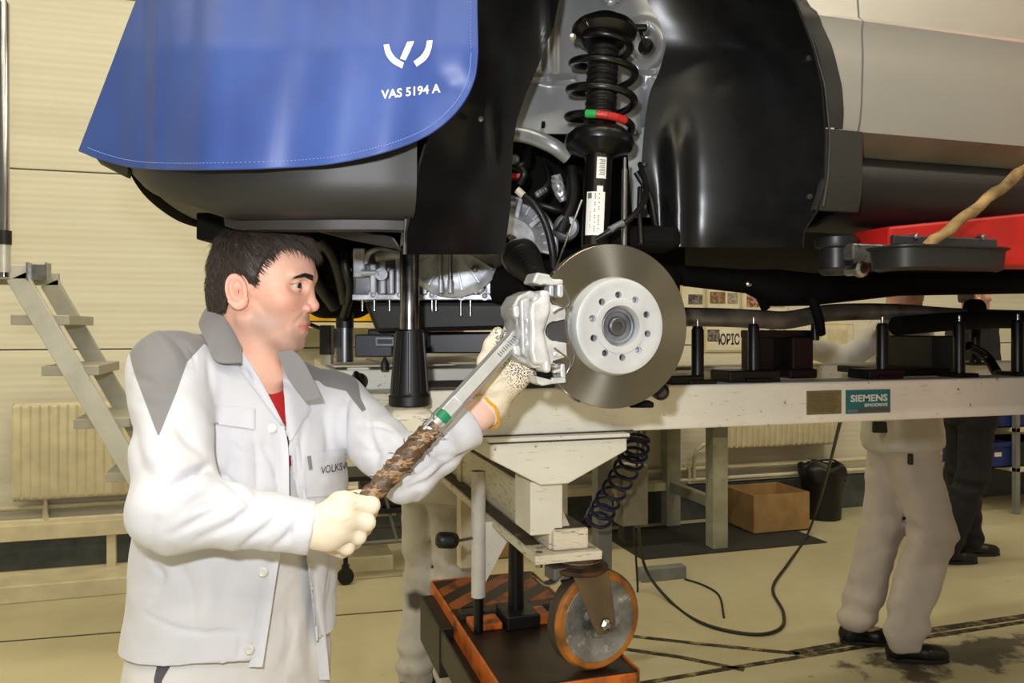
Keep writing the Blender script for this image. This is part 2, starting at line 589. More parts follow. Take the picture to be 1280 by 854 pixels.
def radiator(x0, x1, z0, z1, label):
    t = thing('radiator', label, 'radiator', ((x0 + x1) / 2, WALLY - .09, z0))
    Y = WALLY - .14
    n = int((x1 - x0) / .05)
    rows_z = [z0, z0 + .012, z0 + .03, z1 - .03, z1 - .012, z1]
    offs = [.02, .004, 1, 1, .004, .02]
    top, R = [], []
    xs = np.linspace(x0, x1, n * 6 + 1)
    for z, q in zip(rows_z, offs):
        R.append([(x, Y + (q if q < 1 else (0.0 if (k % 6) in (1, 2, 3, 4, 5) and (k % 6) != 0 else .011)), z) for k, x in enumerate(xs)])
    MB().grid(R, A(0, .014, 0)).build('front_panel', CREAM, t, smooth=50)
    MB().box((x0, Y + .06, z0 + .01), (x1, Y + .075, z1 - .01)).build('rear_panel', CREAM, t)
    g = MB()
    k = x0
    while k < x1 - .02:
        g.box((k, Y + .014, z1 - .012), (k + .012, Y + .062, z1 - .002)); k += .03
    g.build('top_grille', CREAM, t)
    for x in (x0, x1 - .012): MB().box((x, Y + .006, z0), (x + .012, Y + .075, z1)).build('side_panel', CREAM, t)
    for x in (x0 + .2, x1 - .25): MB().box((x, Y + .075, z0 + .05), (x + .03, WALLY, z1 - .05)).build('bracket', CREAM, t)
    return t
rl = radiator(WY(14, 560, 5.43)[0], WY(14, 560, 5.43)[0] + 1.25, .46, 1.045, 'ribbed cream panel radiator behind the stepladder at left')
p = WY(57, 612, 5.47)
MB().tube([(p[0], 5.47, .47), (p[0], 5.49, .325)], .012, 8).build('riser', CREAM, rl, smooth=60)
MB().lathe((p[0], 5.49, .29), (0, 0, 1), [(.03, 0), (.03, .02), (.015, .03), (.015, .07)], 12).build('valve', CREAM, rl, smooth=40)
xr0 = WY(907, 560, 5.43)[0]; xr1 = WY(1046, 560, 5.43)[0]
rr = radiator(xr0, xr1, .555, 1.13, 'ribbed cream panel radiator on the wall above the cardboard box')
x = WY(868, 580, 5.48)[0]
MB().tube([(x, 5.49, .33), (x, 5.48, .5), (x + .02, 5.48, .56), (x + .08, 5.48, .595), (x + .16, 5.48, .60), (xr0 + .02, 5.48, .60)], .016, 10).build('inlet_pipe', CREAM, rr, smooth=60)

# wall notices seen under the car
PAPER = M('notice_paper', (.86, .83, .74), .6, var=.04)
FRAME = M('notice_frame', (.80, .74, .56), .5, var=.05)
def pic(name, c1, c2, sc):
    if name in MATS: return MATS[name]
    t = NT(name); t.color(t.ramp(t.noise(sc, 3), [(.42, c1), (.5, c2), (.6, c1)])); t.b.inputs['Roughness'].default_value = .5
    MATS[name] = t.m; return t.m
def notice(x0, y0, x1, y1, label, photos, lines=()):
    a, b = WY(x0, y0, WALLY), WY(x1, y1, WALLY)
    t = thing('notice', label, 'notice', ((a[0] + b[0]) / 2, WALLY - .01, b[2]))
    MB().box((a[0], WALLY - .012, b[2]), (b[0], WALLY, a[2])).build('frame', FRAME, t, bevel=.003, seg=1)
    MB().box((a[0] + .015, WALLY - .0145, b[2] + .015), (b[0] - .015, WALLY - .012, a[2] - .015)).build('sheet', PAPER, t)
    for (u0, v0, u1, v1, m) in photos:
        P = lambda u, v: (a[0] + (b[0] - a[0]) * u, a[2] + (b[2] - a[2]) * v)
        (xa, za), (xb, zb) = P(u0, v0), P(u1, v1)
        MB().box((xa, WALLY - .0165, zb), (xb, WALLY - .0145, za)).build('print', m, t)
    return t
P1 = pic('print_brown', (.45, .33, .20), (.62, .55, .45), 30); P2 = pic('print_grey', (.28, .27, .25), (.55, .54, .50), 26); P3 = pic('print_red', (.5, .25, .18), (.75, .7, .62), 30)
INK = M('print_ink', (.16, .16, .15), .6)
notice(850, 352, 880, 398, 'framed notice beside the brake disc edge under the car', [(.3, .35, .9, .62, P2)])
notice(882, 352, 924, 398, 'framed notice with a brown photograph above the exhaust pipe', [(.1, .28, .55, .6, P1), (.62, .3, .92, .6, M('print_text', (.66, .63, .55), .6, var=.3, scale=60))])
notice(926, 352, 985, 398, 'framed notice left of the dark axle with red print', [(.1, .3, .4, .7, P3), (.5, .3, .9, .7, MATS['print_text'])])
nt = notice(880, 405, 929, 440, 'white framed sheet with dark capital lettering below the exhaust pipe', [(.06, .2, .36, .62, P2)])
notice(931, 405, 975, 440, 'framed sheet with small red print right of the lettered sheet', [(.2, .2, .5, .6, P3)])
notice(1024, 404, 1066, 442, 'empty cream framed sheet beside the pale jacketed walker', [(.2, .2, .8, .8, M('print_pale', (.82, .78, .64), .6))])
vs, fs, w = text_mesh('ЮРІС', bold=.02)
a, b = WY(897, 417, WALLY), WY(923, 431, WALLY)
MB().add([(a[0] + x / w[0] * (b[0] - a[0]), WALLY - .017, b[2] + y / w[1] * (a[2] - b[2])) for x, y in vs], fs).build('lettering', INK, nt)

# table, mat, carton and bin by the back wall
TB = M('bench_paint', (.62, .61, .52), .5, var=.08, dirt=(.4, .36, .28), damt=.62)
t = thing('workbench', 'grey cream steel bench with square legs standing at the wall', 'table', (2.4, 5.1, 0))
for x in (1.72, 2.885):
    for y in (4.77, 5.42):
        MB().box((x, y, 0), (x + .115, y + .1, .84)).build('leg', TB, t, bevel=.004)
    MB().box((x + .03, 4.86, .26), (x + .085, 5.44, .335)).build('stretcher', TB, t, bevel=.003)
MB().box((1.62, 4.7, .84), (3.05, 5.54, .89)).build('tabletop', TB, t, bevel=.004)
MB().box((1.8, 5.44, .27), (2.9, 5.49, .33)).build('rear_rail', CREAM, t)
tag(MB().box((2.32, 4.69, .0005), (3.74, 5.45, .006)).build('floor_mat', M('black_mat', (.17, .17, .15), .8, bump=.3)), 'thin black rubber mat lying under the cardboard box', 'mat')

CARD = M('corrugated_card', (.66, .52, .33), .8, var=.08, bump=.05)
t = thing('cardboard_box', 'open brown cardboard box on the black mat by the wall', 'box', (3.6, 5.27, .006))
x0, x1, y0, y1, z0, z1 = 3.37, 3.845, 5.02, 5.42, .0065, .285
MB().box((x0, y0, z0), (x1, y1, z0 + .006)).build('base', CARD, t)
for lo, hi in (((x0, y0, z0), (x1, y0 + .006, z1)), ((x0, y1 - .006, z0), (x1, y1, z1)), ((x0, y0 + .006, z0), (x0 + .006, y1 - .006, z1)), ((x1 - .006, y0 + .006, z0), (x1, y1 - .006, z1))):
    MB().box(lo, hi).build('side_panel', CARD, t)

BIN = M('black_bin_bag', (.05, .05, .055), .42, var=.3, bump=.5, bscale=18)
t = thing('waste_bin', 'black waste bin lined with a black bag right of the cardboard box', 'bin', (4.2, 5.33, 0))
MB().lathe((4.2, 5.33, 0), (0, 0, 1), [(.14, 0), (.165, .36), (.172, .37)], 28).build('body', BIN, t, smooth=40)
rng = random.Random(3)
R = []
for k, (r, z) in enumerate(((.171, .30), (.178, .34), (.18, .385), (.176, .41), (.15, .425), (.13, .40), (.12, .3))):
    R.append([(4.2 + (r + .008 * math.sin(7 * a + k)) * math.cos(a), 5.33 + (r + .008 * math.sin(7 * a + k)) * math.sin(a), z + .012 * math.sin(5 * a + k * .4)) for a in np.linspace(0, 2 * math.pi, 41)])
MB().grid(R).build('liner', BIN, t, smooth=180)
MB().tube(spline([(4.03, 5.33, .4), (4.1, 5.3, .45), (4.2, 5.29, .462), (4.3, 5.3, .45), (4.37, 5.33, .4)], 16), .008, 8).build('handle', BIN, t, smooth=60)

# grey kerb rail on the floor
tag(MB().box(tuple(WZ(803, 729, 0)), tuple(WZ(856, 722, 0) + A(0, .05, .075))).build('floor_rail', STEELG, bevel=.004), 'short grey steel rail on the floor beyond the caster wheel', 'rail')

# shelf with blue crates at the far right
t = thing('storage_rack', 'low steel rack with cream shelves at the far right', 'shelf', (6.6, 5.2, 0))
for z in (.34, .66, 1.0): MB().box((5.75, 4.95, z), (8.2, 5.5, z + .035)).build('shelf', CREAM, t, bevel=.003)
for x in (5.75, 8.16):
    for y in (4.95, 5.46): MB().box((x, y, 0), (x + .04, y + .04, 1.05)).build('upright', STEELG, t)
BLUEP = M('blue_crate', (.09, .15, .42), .45, var=.1)
DKBOX = M('dark_crate', (.11, .11, .12), .5, var=.1)
def crate(x, y, z, sx, sy, sz, m, label, lab=True):
    t = thing('storage_crate', label, 'crate', (x + sx / 2, y + sy / 2, z))
    MB().box((x, y, z), (x + sx, y + sy, z + .01)).build('base', m, t)
    for lo, hi in (((x, y, z), (x + sx, y + .01, z + sz)), ((x, y + sy - .01, z), (x + sx, y + sy, z + sz)), ((x, y + .01, z), (x + .01, y + sy - .01, z + sz)), ((x + sx - .01, y + .01, z), (x + sx, y + sy - .01, z + sz))):
        MB().box(lo, hi).build('side_panel', m, t)
    MB().box((x - .01, y - .012, z + sz - .03), (x + sx + .01, y, z + sz)).build('rim', m, t)
    if lab: MB().box((x + sx * .38, y - .003, z + sz * .45), (x + sx * .62, y - .0005, z + sz * .62)).build('sticker', PAPER, t)
a = WY(1229, 600, 5.0)[0]
crate(a, 5.0, .376, .30, .4, .2, BLUEP, 'blue crate with a white sticker on the lower rack shelf')
crate(a + .32, 5.0, .376, .5, .4, .2, DKBOX, 'dark crate beside the stickered blue crate on the lower shelf', False)
crate(a + .1, 5.0, .696, .42, .4, .24, BLUEP, 'taller blue crate on the middle rack shelf', False)

def carton(x0, x1, y0, y1, z1, label):
    t = thing('cardboard_box', label, 'box', ((x0 + x1) / 2, (y0 + y1) / 2, 0))
    MB().box((x0, y0, .0005), (x1, y1, .006)).build('base', CARD, t)
    for lo, hi in (((x0, y0, .0005), (x1, y0 + .006, z1)), ((x0, y1 - .006, .0005), (x1, y1, z1)), ((x0, y0 + .006, .0005), (x0 + .006, y1 - .006, z1)), ((x1 - .006, y0 + .006, .0005), (x1, y1 - .006, z1))):
        MB().box(lo, hi).build('side_panel', CARD, t)
a = WZ(556, 705, 0)
carton(a[0], a[0] + .42, a[1], a[1] + .14, .42, 'tall plain cardboard box behind the man in stained trousers')
# ================================================================== engine trolley on its lift
def mat_dirty_white(name, base, dirt, amt):
    t = NT(name)
    c = t.ramp(t.noise(5, 4), [(.3, tuple(x * .93 for x in base)), (.7, base)])
    mp = t.n('Mapping'); mp.inputs['Scale'].default_value = (3, 3, 26); t.l(t.tc.outputs['Object'], mp.inputs[0])
    c = t.mix(t.ramp(t.noise(6, 8, mp.outputs[0], Roughness=.75), [(amt, 0.0), (amt + .10, .85)]), c, dirt)
    c = t.mix(t.ramp(t.noise(45, 6, Roughness=.7), [(.64, 0.0), (.70, .9)]), c, (.2, .16, .11))
    t.color(c); t.b.inputs['Roughness'].default_value = .45
    t.bump(t.noise(30, 4), .12)
    return t.m
TW = mat_dirty_white('worn_white_paint', (.88, .87, .82), (.62, .57, .45), .60)
TWD = mat_dirty_white('grimy_white_paint', (.84, .81, .73), (.38, .32, .24), .54)
GRIME = M('greasy_grime', (.25, .20, .17), .6, var=.4, scale=20, dirt=(.62, .58, .5), damt=.62, dscale=20, bump=.3, bscale=60)
BLACKM = M('black_burnished_steel', (.055, .055, .06), .38, .3, var=.2)
BLACKP = M('black_plastic', (.05, .05, .052), .45, var=.15)
STEEL = M('bright_steel', (.62, .62, .61), .28, 1.0, var=.12, scale=20)
RUST = M('rusty_plate', (.30, .20, .11), .7, .2, var=.4, scale=25)

tr = thing('engine_trolley', 'dirty white steel engine trolley with long beam standing on the orange lift', 'trolley', (.9, 2.2, .63))
b = MB().box((.36, 1.85, 1.238), (3.7, 1.97, 1.352)); b.build('front_beam', TW, tr, bevel=.006)
MB().box((.36, 2.72, 1.238), (3.7, 2.84, 1.352)).build('rear_beam', TW, tr, bevel=.006)
for x in (.40, 1.45, 3.5): MB().box((x, 1.97, 1.25), (x + .1, 2.72, 1.34)).build('cross_beam', TW, tr, bevel=.004)
MB().box((.165, 2.15, 1.335), (.80, 2.98, 1.388)).build('deck', TW, tr, bevel=.004)
MB().box((.17, 2.17, 1.395), (.50, 2.30, 1.40)).box((.34, 2.4, 1.388), (.7, 2.9, 1.395)).build('deck_plate', TWD, tr, bevel=.002)
MB().box((.2, 2.02, 1.19), (.33, 2.8, 1.335)).build('side_beam', TWD, tr, bevel=.005)
MB().box((.33, 1.86, 1.352), (.78, 2.10, 1.360)).build('top_plate', GRIME, tr, bevel=.003)
# bracket that carries the bare post
q = [(487, 512), (545, 508)]
a, c = WY(487, 512, 1.70), WY(545, 508, 1.70)
MB().box((a[0], 1.70, 1.15), (c[0], 1.86, 1.325)).build('post_bracket', TWD, tr, bevel=.02, seg=3)
# hopper shaped column head, stub and foot
hp_ = [WY(x, y, 1.82) for x, y in ((612, 553), (784, 546), (784, 567), (711, 606), (676, 606), (612, 574))]
for p, z in zip(hp_, (1.228, 1.228, 1.195, 1.121, 1.121, 1.19)): p[2] = z
MB().prism(hp_, (0, .22, 0)).build('column_head', TW, tr, bevel=.004)
MB().box((hp_[0][0] - .004, 1.812, 1.229), (hp_[1][0] + .004, 2.04, 1.2385)).build('head_flange', TW, tr, bevel=.002)
MB().box((hp_[0][0] - .002, 1.8105, 1.2265), (hp_[1][0] + .002, 1.83, 1.2290)).build('flange_seam', GRIME, tr)
MB().box((hp_[0][0] - .02, 1.846, 1.2385), (hp_[1][0] + .03, 1.87, 1.2415)).build('flange_seam', GRIME, tr)
MB().box((hp_[3][0] - .085, 1.86, .99), (hp_[3][0], 1.99, 1.122)).build('column_stub', TW, tr, bevel=.004)
MB().prism([(.668, 1.865, .95), (.668, 1.865, 1.0), (.668, 1.995, 1.078), (.668, 3.0, 1.078), (.668, 3.0, .95)], (.06, 0, 0)).build('foot_web', TWD, tr, bevel=.005)
MB().box((.664, 2.02, 1.078), (.735, 3.0, 1.084)).build('web_grime', GRIME, tr)
MB().box((.674, 1.85, .95), (.768, 2.07, 1.002)).build('foot_block', TWD, tr, bevel=.006)
MB().box((.680, 1.858, 1.002), (.762, 2.066, 1.0045)).build('block_grime', GRIME, tr)
MB().box((.62, 1.83, .926), (.796, 3.0, .948)).build('foot_plate', TWD, tr, bevel=.003)
MB().box((.628, 1.93, .948), (.667, 3.0, .9505)).build('plate_grime', GRIME, tr)
for x in (.64, .78): MB().cyl((x, 1.86, .912), (x, 1.86, .95), .009, n=6).build('bolt', STEEL, tr)
# far pair of foot and posts
MB().box((.66, 2.78, .64), (.72, 2.84, 1.24)).build('rear_post', CREAM, tr, bevel=.004)
for y in (1.86, 2.74): MB().box((3.56, y, 0), (3.66, y + .1, 1.24)).build('far_post', TWD, tr, bevel=.004)

# caster
wn = nrm(RT * math.sin(math.radians(27)) - FW * math.cos(math.radians(27)))
wa = nrm(np.cross(wn, UP))            # horizontal, in the wheel plane
wc = W(742, 772, 2.05)
TYRE = M('amber_tyre', (.62, .38, .12), .55, var=.25, scale=14, dirt=(.25, .18, .10), damt=.55, dscale=20, bump=.2, bscale=60)
TREAD = M('worn_tread', (.27, .24, .20), .8, var=.2)
DISC = M('cast_wheel_disc', (.47, .47, .46), .6, .25, var=.35, scale=14, dirt=(.70, .70, .68), damt=.54, dscale=24, bump=.35, bscale=40)
FORK = M('dusty_fork', (.42, .36, .26), .6, .3, var=.15)
cw = MB().lathe(wc - wn * .028, wn, [(.1, 0), (.118, .0), (.124, .006), (.127, .014), (.127, .042), (.124, .05), (.118, .056), (.1, .056), (.1, 0)], 48, cap=False).build('caster_wheel', TYRE, tr, smooth=40)
MB().lathe(wc - wn * .03, wn, [(.02, .0), (.10, .0), (.104, .004), (.1055, .056), (.102, .060), (.07, .054), (.045, .054), (.038, .064), (.02, .066)], 48).build('wheel_disc', DISC, cw, smooth=35)
MB().lathe(wc - wn * .016, wn, [(.1272, 0), (.1276, .003), (.1276, .03), (.1272, .033)], 48).build('tread', TREAD, cw, smooth=40)
hub = wc + wa * .045; hub[2] = .925
fk = MB()
for s in (-1, 1):
    o = wc + wn * (.045 * s)
    top = A(hub[0], hub[1], .893) + wn * .045 * s - wa * .004
    fk.prism([o - wa * .020 - UP * .020, o + wa * .014 - UP * .026, o + wa * .032 - UP * .004, top + wa * .052, top - wa * .052, o - wa * .032 + UP * .008], wn * .007)
fkp = fk.build('caster_fork', FORK, tr, bevel=.003)
MB().lathe((hub[0], hub[1], .888), UP, [(.07, 0), (.075, .004), (.075, .012), (.05, .016), (.05, .026), (.062, .03), (.062, .039)], 32).build('swivel', RUST, tr, smooth=35)
MB().lathe((hub[0], hub[1], .91), UP, [(.045, 0), (.058, .004), (.058, .012), (.045, .0155)], 32).build('swivel_ring', STEEL, tr, smooth=35)
MB().lathe(wc - wn * .058, wn, [(.012, 0), (.012, .116)], 12).lathe(wc + wn * .052, wn, [(.016, 0), (.016, .008), (.008, .014)], 6).build('axle_bolt', STEEL, cw, smooth=30)
MB().grid([[p + UP * 0, p + wn * .03] for p in spline([hub + wa * .02 - UP * .03, hub + wa * .055 - UP * .035, hub + wa * .085 - UP * .055, hub + wa * .115 - UP * .055, hub + wa * .14 - UP * .035], 14)], .004).build('brake_lever', STEEL, tr, smooth=60)
MB().obox(hub + wa * .062 - UP * .035, wa, wn, UP, .05, .05, .03).build('brake_block', M('grey_cast', (.42, .42, .42), .5, .4), tr, bevel=.004)

# guide tube with gusset and clamp knob
gx, gy = WY(598, 600, 2.22)[0], 2.22
SPECK = M('speckled_white_tube', (.80, .79, .76), .5, var=.06, dirt=(.22, .2, .18), damt=.60, dscale=60)
gt = MB().lathe((gx, gy, .73), UP, [(.017, 0), (.0205, 0), (.0205, .36), (.017, .36), (.017, .32)], 24).build('guide_tube', SPECK, tr, smooth=40)
MB().cyl((gx, gy, .632), (gx, gy, .75), .014, n=16).build('guide_rod', BLACKM, gt, smooth=60)
MB().prism([(gx + .018, gy - .004, .943), (.64, gy - .004, .943), (.69, gy - .004, .926), (gx + .018, gy - .004, .765)], (0, .008, 0)).build('gusset', TW, tr)
ka = WY(545, 675, 2.2); kb = WY(573, 676, 2.2); kc = (gx - .015, gy - .004, kb[2])
MB().lathe(ka, kb - ka, [(.0, 0), (.015, .001), (.022, .008), (.023, .02), (.023, .045), (.02, .058), (.012, .064), (0, .065)], 20).build('clamp_knob', BLACKP, gt, smooth=50)
MB().cyl(kb, kc, .0045, n=8).build('knob_rod', STEEL, gt, smooth=60)

# nameplates
PLATE = M('brass_nameplate', (.47, .44, .30), .4, .3, var=.08, scale=40)
a, c = WY(1008, 489, 1.85), WY(1051, 518, 1.85)
np_ = MB().box((a[0], 1.8475, c[2] + .002), (c[0], 1.85, a[2])).build('nameplate', PLATE, tr)
g = MB()
for k in range(9):
    z = a[2] - .008 - k * (a[2] - c[2] - .012) / 9.5
    g.box((a[0] + .006, 1.8470, z - .0016), (c[0] - .006 - (.02 if k == 0 else .012 * ((k * 7) % 3)), 1.8475, z))
g.build('plate_text', M('plate_ink', (.33, .31, .22), .5), np_)
TEAL = M('teal_sign', (.10, .43, .44), .4, var=.06)
a, c = WY(1057, 488, 1.85), WY(1112, 515.5, 1.85)
sg = MB().box((a[0], 1.847, c[2]), (c[0], 1.85, a[2])).build('maker_sign', TEAL, tr)
h = a[2] - c[2]; wd = c[0] - a[0]
MB().box((a[0] + .27 * wd, 1.8463, c[2] + .06 * h), (c[0] - .02 * wd, 1.847, c[2] + .19 * h)).build('sign_band', M('sign_brown', (.38, .27, .17), .5), sg)
MB().box((a[0] + .02 * wd, 1.8463, c[2] + .06 * h), (a[0] + .25 * wd, 1.847, c[2] + .19 * h)).build('sign_square', M('sign_grey', (.38, .42, .50), .5), sg)
SW = M('sign_white', (.88, .9, .88), .5)
for txt, u0, u1, v0, v1, bd in (('SIEMENS', .09, .93, .50, .80, .03), ('SIMODRIVE', .40, .93, .28, .42, .03)):
    vs, fs, w = text_mesh(txt, bold=bd)
    MB().add([(a[0] + wd * (u0 + (u1 - u0) * x / w[0]), 1.8462, c[2] + h * (v0 + (v1 - v0) * y / w[1])) for x, y in vs], fs).build('sign_lettering', SW, sg)

# fixtures on the deck: bare post, black pins, blocks
def post(px, yt, yb, Y, r, m, name, base=True, pin=True):
    a = WY(px, yb, Y); z1 = WY(px, yt, Y)[2]; x = a[0]
    p = MB().lathe((x, Y, 1.352), UP, [(r, 0), (r, (z1 - 1.352) * .93), (r * .75, z1 - 1.352)], 20).build(name, m, tr, smooth=35)
    if pin: MB().cyl((x, Y, z1), (x, Y, z1 + .018), r * .28, n=8).build('pin', STEEL, p, smooth=60)
    if base: MB().box((x - .045, Y - .04, 1.352), (x + .035, Y + .04, 1.364)).build('flange', BLACKM, p, bevel=.003)
    return p
post(872, 408, 474, 1.90, .0165, BLACKM, 'support_pin')
post(942, 405, 472, 1.91, .0155, BLACKM, 'support_pin')
post(1103, 404, 468, 1.92, .0175, BLACKM, 'support_pin')
post(1199, 402, 466, 1.92, .0165, BLACKM, 'support_pin')
post(1272, 400, 465, 1.93, .018, BLACKM, 'support_pin')
post(1219, 402, 462, 2.5, .022, BLACKM, 'support_pin')
def blk(x0, y0, x1, Y, dy, z0, name='fixture_block', m=BLACKM):
    a, c = WY(x0, y0, Y), WY(x1, y0, Y)
    return MB().box((a[0], Y, z0), (c[0], Y + dy, a[2])).build(name, m, tr, bevel=.004)
blk(950, 416, 969, 2.05, .1, 1.352)
blk(991, 421, 1017, 2.0, .1, 1.352)
blk(988, 462, 1022, 1.98, .14, 1.352)
a = WY(945, 413, 2.0); c = WY(1026, 413, 2.0)
MB().box((a[0], 2.02, a[2] - .022), (c[0], 2.08, a[2])).build('fixture_bar', BLACKM, tr, bevel=.003)
MB().cyl((c[0] - .02, 2.0, a[2] - .03), (c[0] - .02, 2.0, a[2] + .03), .012, n=12).build('fixture_bolt', BLACKM, tr, smooth=60)
blk(1166, 420, 1199, 2.1, .22, 1.352)
blk(912, 464, 976, 1.88, .1, 1.352, 'fixture_plate')
blk(1086, 462, 1130, 1.89, .09, 1.352, 'fixture_plate')
blk(1130, 462, 1190, 1.97, .3, 1.352, 'fixture_plate')
blk(1140, 450, 1168, 2.7, .1, 1.352, 'fixture_plate')
blk(840, 470, 880, 1.865, .1, 1.352, 'fixture_plate')
a = WY(1210, 432, 2.1)
MB().tube(spline([a, WY(1232, 445, 2.1), WY(1246, 466, 2.05)], 10), .016, 8).build('fixture_lever', BLACKM, tr, smooth=60)

# bare steel support post in its black tapered socket
D0 = 1.80
pc = W(512, 508, D0); pz = 1.325
bp = thing('support_post', 'bright steel support post in a black ribbed tapered socket under the bumper', 'jack', (pc[0], pc[1], pz))
MB().lathe((pc[0], pc[1], pz), UP, [(.043, 0), (.047, .003), (.047, .022), (.043, .026), (.0415, .03), (.031, .168), (.027, .172)], 28).build('socket', BLACKP, bp, smooth=30)
rb = MB()
for k in range(10):
    t_ = 2 * math.pi * k / 10 + .15; dx, dy = math.cos(t_), math.sin(t_)
    rb.hexa([(pc[0] + dx * r * 1 - dy * w, pc[1] + dy * r + dx * w, z) for z, rr in ((pz + .03, .043), (pz + .165, .0325)) for r, w in ((rr - .006, -.004), (rr + .002, -.003), (rr + .002, .003), (rr - .006, .004))])
sock = bp.children[0]
rb.build('rib', BLACKP, sock, bevel=.001)
MB().lathe((pc[0], pc[1], pz + .16), UP, [(.0215, 0), (.0215, .195), (.018, .20)], 28).build('shaft', M('turned_steel', (.60, .60, .59), .24, 1.0, var=.2, scale=30), bp, smooth=35)
sl = MB()
hx = pc + A(-.014, -.03, 0)
# left hand post, block and lever on the deck
a = W(431, 447, 2.35)
lp = thing('support_post', 'grey steel post with black collar at the left end of the deck', 'jack', (a[0], a[1], 1.40))
MB().lathe((a[0], a[1], 1.40), UP, [(.025, 0), (.025, .10)], 24).build('shaft', M('satin_steel', (.45, .45, .46), .35, .9, var=.1), lp, smooth=35)
MB().lathe((a[0], a[1], 1.50), UP, [(.026, 0), (.026, .09), (.012, .095)], 24).build('collar', BLACKP, lp, smooth=35)
MB().obox((a[0] - .022, a[1] - .012, 1.47), RT, FW, UP, .02, .02, .055).build('clamp', BLACKP, lp)
a = W(409, 425, 2.45)
MB().obox(a, RT, FW, UP, .035, .06, .09).build('sensor_block', M('slate_block', (.16, .18, .22), .4, var=.1), tr, bevel=.004)
MB().tube([W(386, 405, 2.45), W(404, 412, 2.45)], .006, 8).build('sensor_rod', BLACKP, tr, smooth=60)
MB().obox(A(a[0], a[1], (1.388 + a[2] - .045) / 2), RT, FW, UP, .03, .04, a[2] - .045 - 1.386).build('sensor_foot', TW, tr)
a = W(445, 467, 2.08); c = W(457, 496, 2.03)
lv = MB().tube(spline([a, (a + c) / 2 - FW * .02, c], 8), [.008, .010, .012, .013, .013, .0125, .012, .010], 10).build('clamp_lever', BLACKP, tr, smooth=60)
MB().lathe(W(449, 477, 2.13), -FW, [(.024, 0), (.024, .02), (.015, .035)], 20).build('clamp_boss', BLACKP, tr, smooth=40)
MB().obox(W(449, 475, 2.165), RT, FW, UP, .06, .04, .07).build('clamp_plate', TW, tr, bevel=.004)
a = W(481, 459, 2.10)
MB().lathe((a[0], a[1], 1.388), UP, [(.011, 0), (.011, .018), (.004, .034), (0, .036)], 10).build('index_pin', BLACKP, tr, smooth=30)

# ------------------------------------------------ orange lift table under the trolley
ORANGE = M('orange_paint', (.78, .40, .11), .5, var=.15, scale=12, dirt=(.10, .07, .05), damt=.52, dscale=9, bump=.15, bscale=50)
OILY = M('oily_plate', (.17, .11, .07), .42, .2, var=.4, scale=10, dirt=(.40, .22, .12), damt=.68, dscale=14, bump=.2, bscale=40)
DARKST = M('dark_olive_steel', (.20, .19, .15), .5, .2, var=.15)
lt = thing('lift_table', 'orange scissor lift table with oily top plate raised under the trolley caster', 'lift', (.7, 2.25, 0))
x0, x1, y0, y1, zt = .543, .90, 1.85, 2.70, .628
MB().box((x0, y0, zt - .012), (x1, y1, zt)).build('top_plate', OILY, lt, bevel=.002)
MB().box((x0, y0 - .004, zt - .05), (x1, y0, zt - .002)).build('front_skirt', ORANGE, lt, bevel=.0015)
MB().box((x0 - .006, y0 - .004, zt - .06), (x0, y1, zt + .006)).build('side_rail', ORANGE, lt, bevel=.002)
MB().box((x1, y0 - .004, zt - .06), (x1 + .006, y1, zt + .006)).build('side_rail', ORANGE, lt, bevel=.002)
MB().box((x0, y1, zt - .06), (x1, y1 + .006, zt + .006)).build('rear_rail', ORANGE, lt, bevel=.002)
CHEV = None
t = NT('hazard_chevron')
mp = t.n('Mapping'); mp.inputs['Rotation'].default_value = (0, 0, .8); mp.inputs['Scale'].default_value = (1, 1, 1)
t.l(t.tc.outputs['Object'], mp.inputs[0])
wv = t.n('TexWave', Scale=3.0, bands_direction='X'); t.l(mp.outputs[0], wv.inputs[0])
hz = t.mix(t.ramp(wv.outputs['Fac'], [(.48, 0.0), (.52, 1.0)]), (.62, .32, .10), (.10, .085, .07))
t.color(t.mix(t.ramp(t.noise(14, 8, Roughness=.7), [(.48, 0.0), (.62, .85)]), hz, (.15, .10, .07))); t.b.inputs['Roughness'].default_value = .5
MB().box((x0 + .004, 2.42, zt), (x1 - .004, y1 - .004, zt + .004)).build('hazard_plate', t.m, lt)
MB().box((x0 + .01, 2.32, zt), (x1 - .01, 2.36, zt + .022)).build('cross_bar', DARKST, lt, bevel=.003)
MB().box((x0 + .02, 2.22, zt), (x0 + .11, 2.30, zt + .02)).build('wheel_stop', ORANGE, lt, bevel=.004)
MB().box((.74, 2.22, zt), (.80, 2.30, zt + .03)).build('wheel_stop', ORANGE, lt, bevel=.004)
jx = WY(645, 740, 2.28)
MB().lathe((jx[0], 2.28, zt), UP, [(.05, 0), (.05, .012), (.024, .02), (.022, .297)], 20).build('ram', BLACKM, lt, smooth=35)
MB().box((jx[0] - .05, 2.20, zt), (jx[0] + .05, 2.33, zt + .04)).build('ram_block', BLACKP, lt, bevel=.004)
for a_, b_, c_, d_ in ((1.9, .10, 2.62, .56), (1.9, .56, 2.62, .10)):
    for x in (x0 + .03, x1 - .06):
        MB().prism([(x, a_, b_ - .03), (x, a_, b_ + .03), (x, c_, d_ + .03), (x, c_, d_ - .03)], (.03, 0, 0)).build('scissor_arm', DARKST, lt, bevel=.003)
MB().box((x0 - .1, y0 - .15, 0), (x1 + .1, y1 + .05, .06)).build('base_frame', DARKST, lt, bevel=.006)
for x, n in ((x0 - .045, 3),):
    MB().box((x, 1.87, .50), (x + .008, 2.66, .595)).build('side_guard', DARKST, lt, bevel=.002)
    MB().box((x + .008, 1.9, .555), (x0 - .006, 2.6, .57)).build('guard_bracket', BLACKM, lt)
    for y in (1.95, 2.2, 2.45): MB().cyl((x + .006, y, .545), (x0 - .004, y, .545), .012, n=10).build('guard_bolt', STEEL, lt, smooth=60)
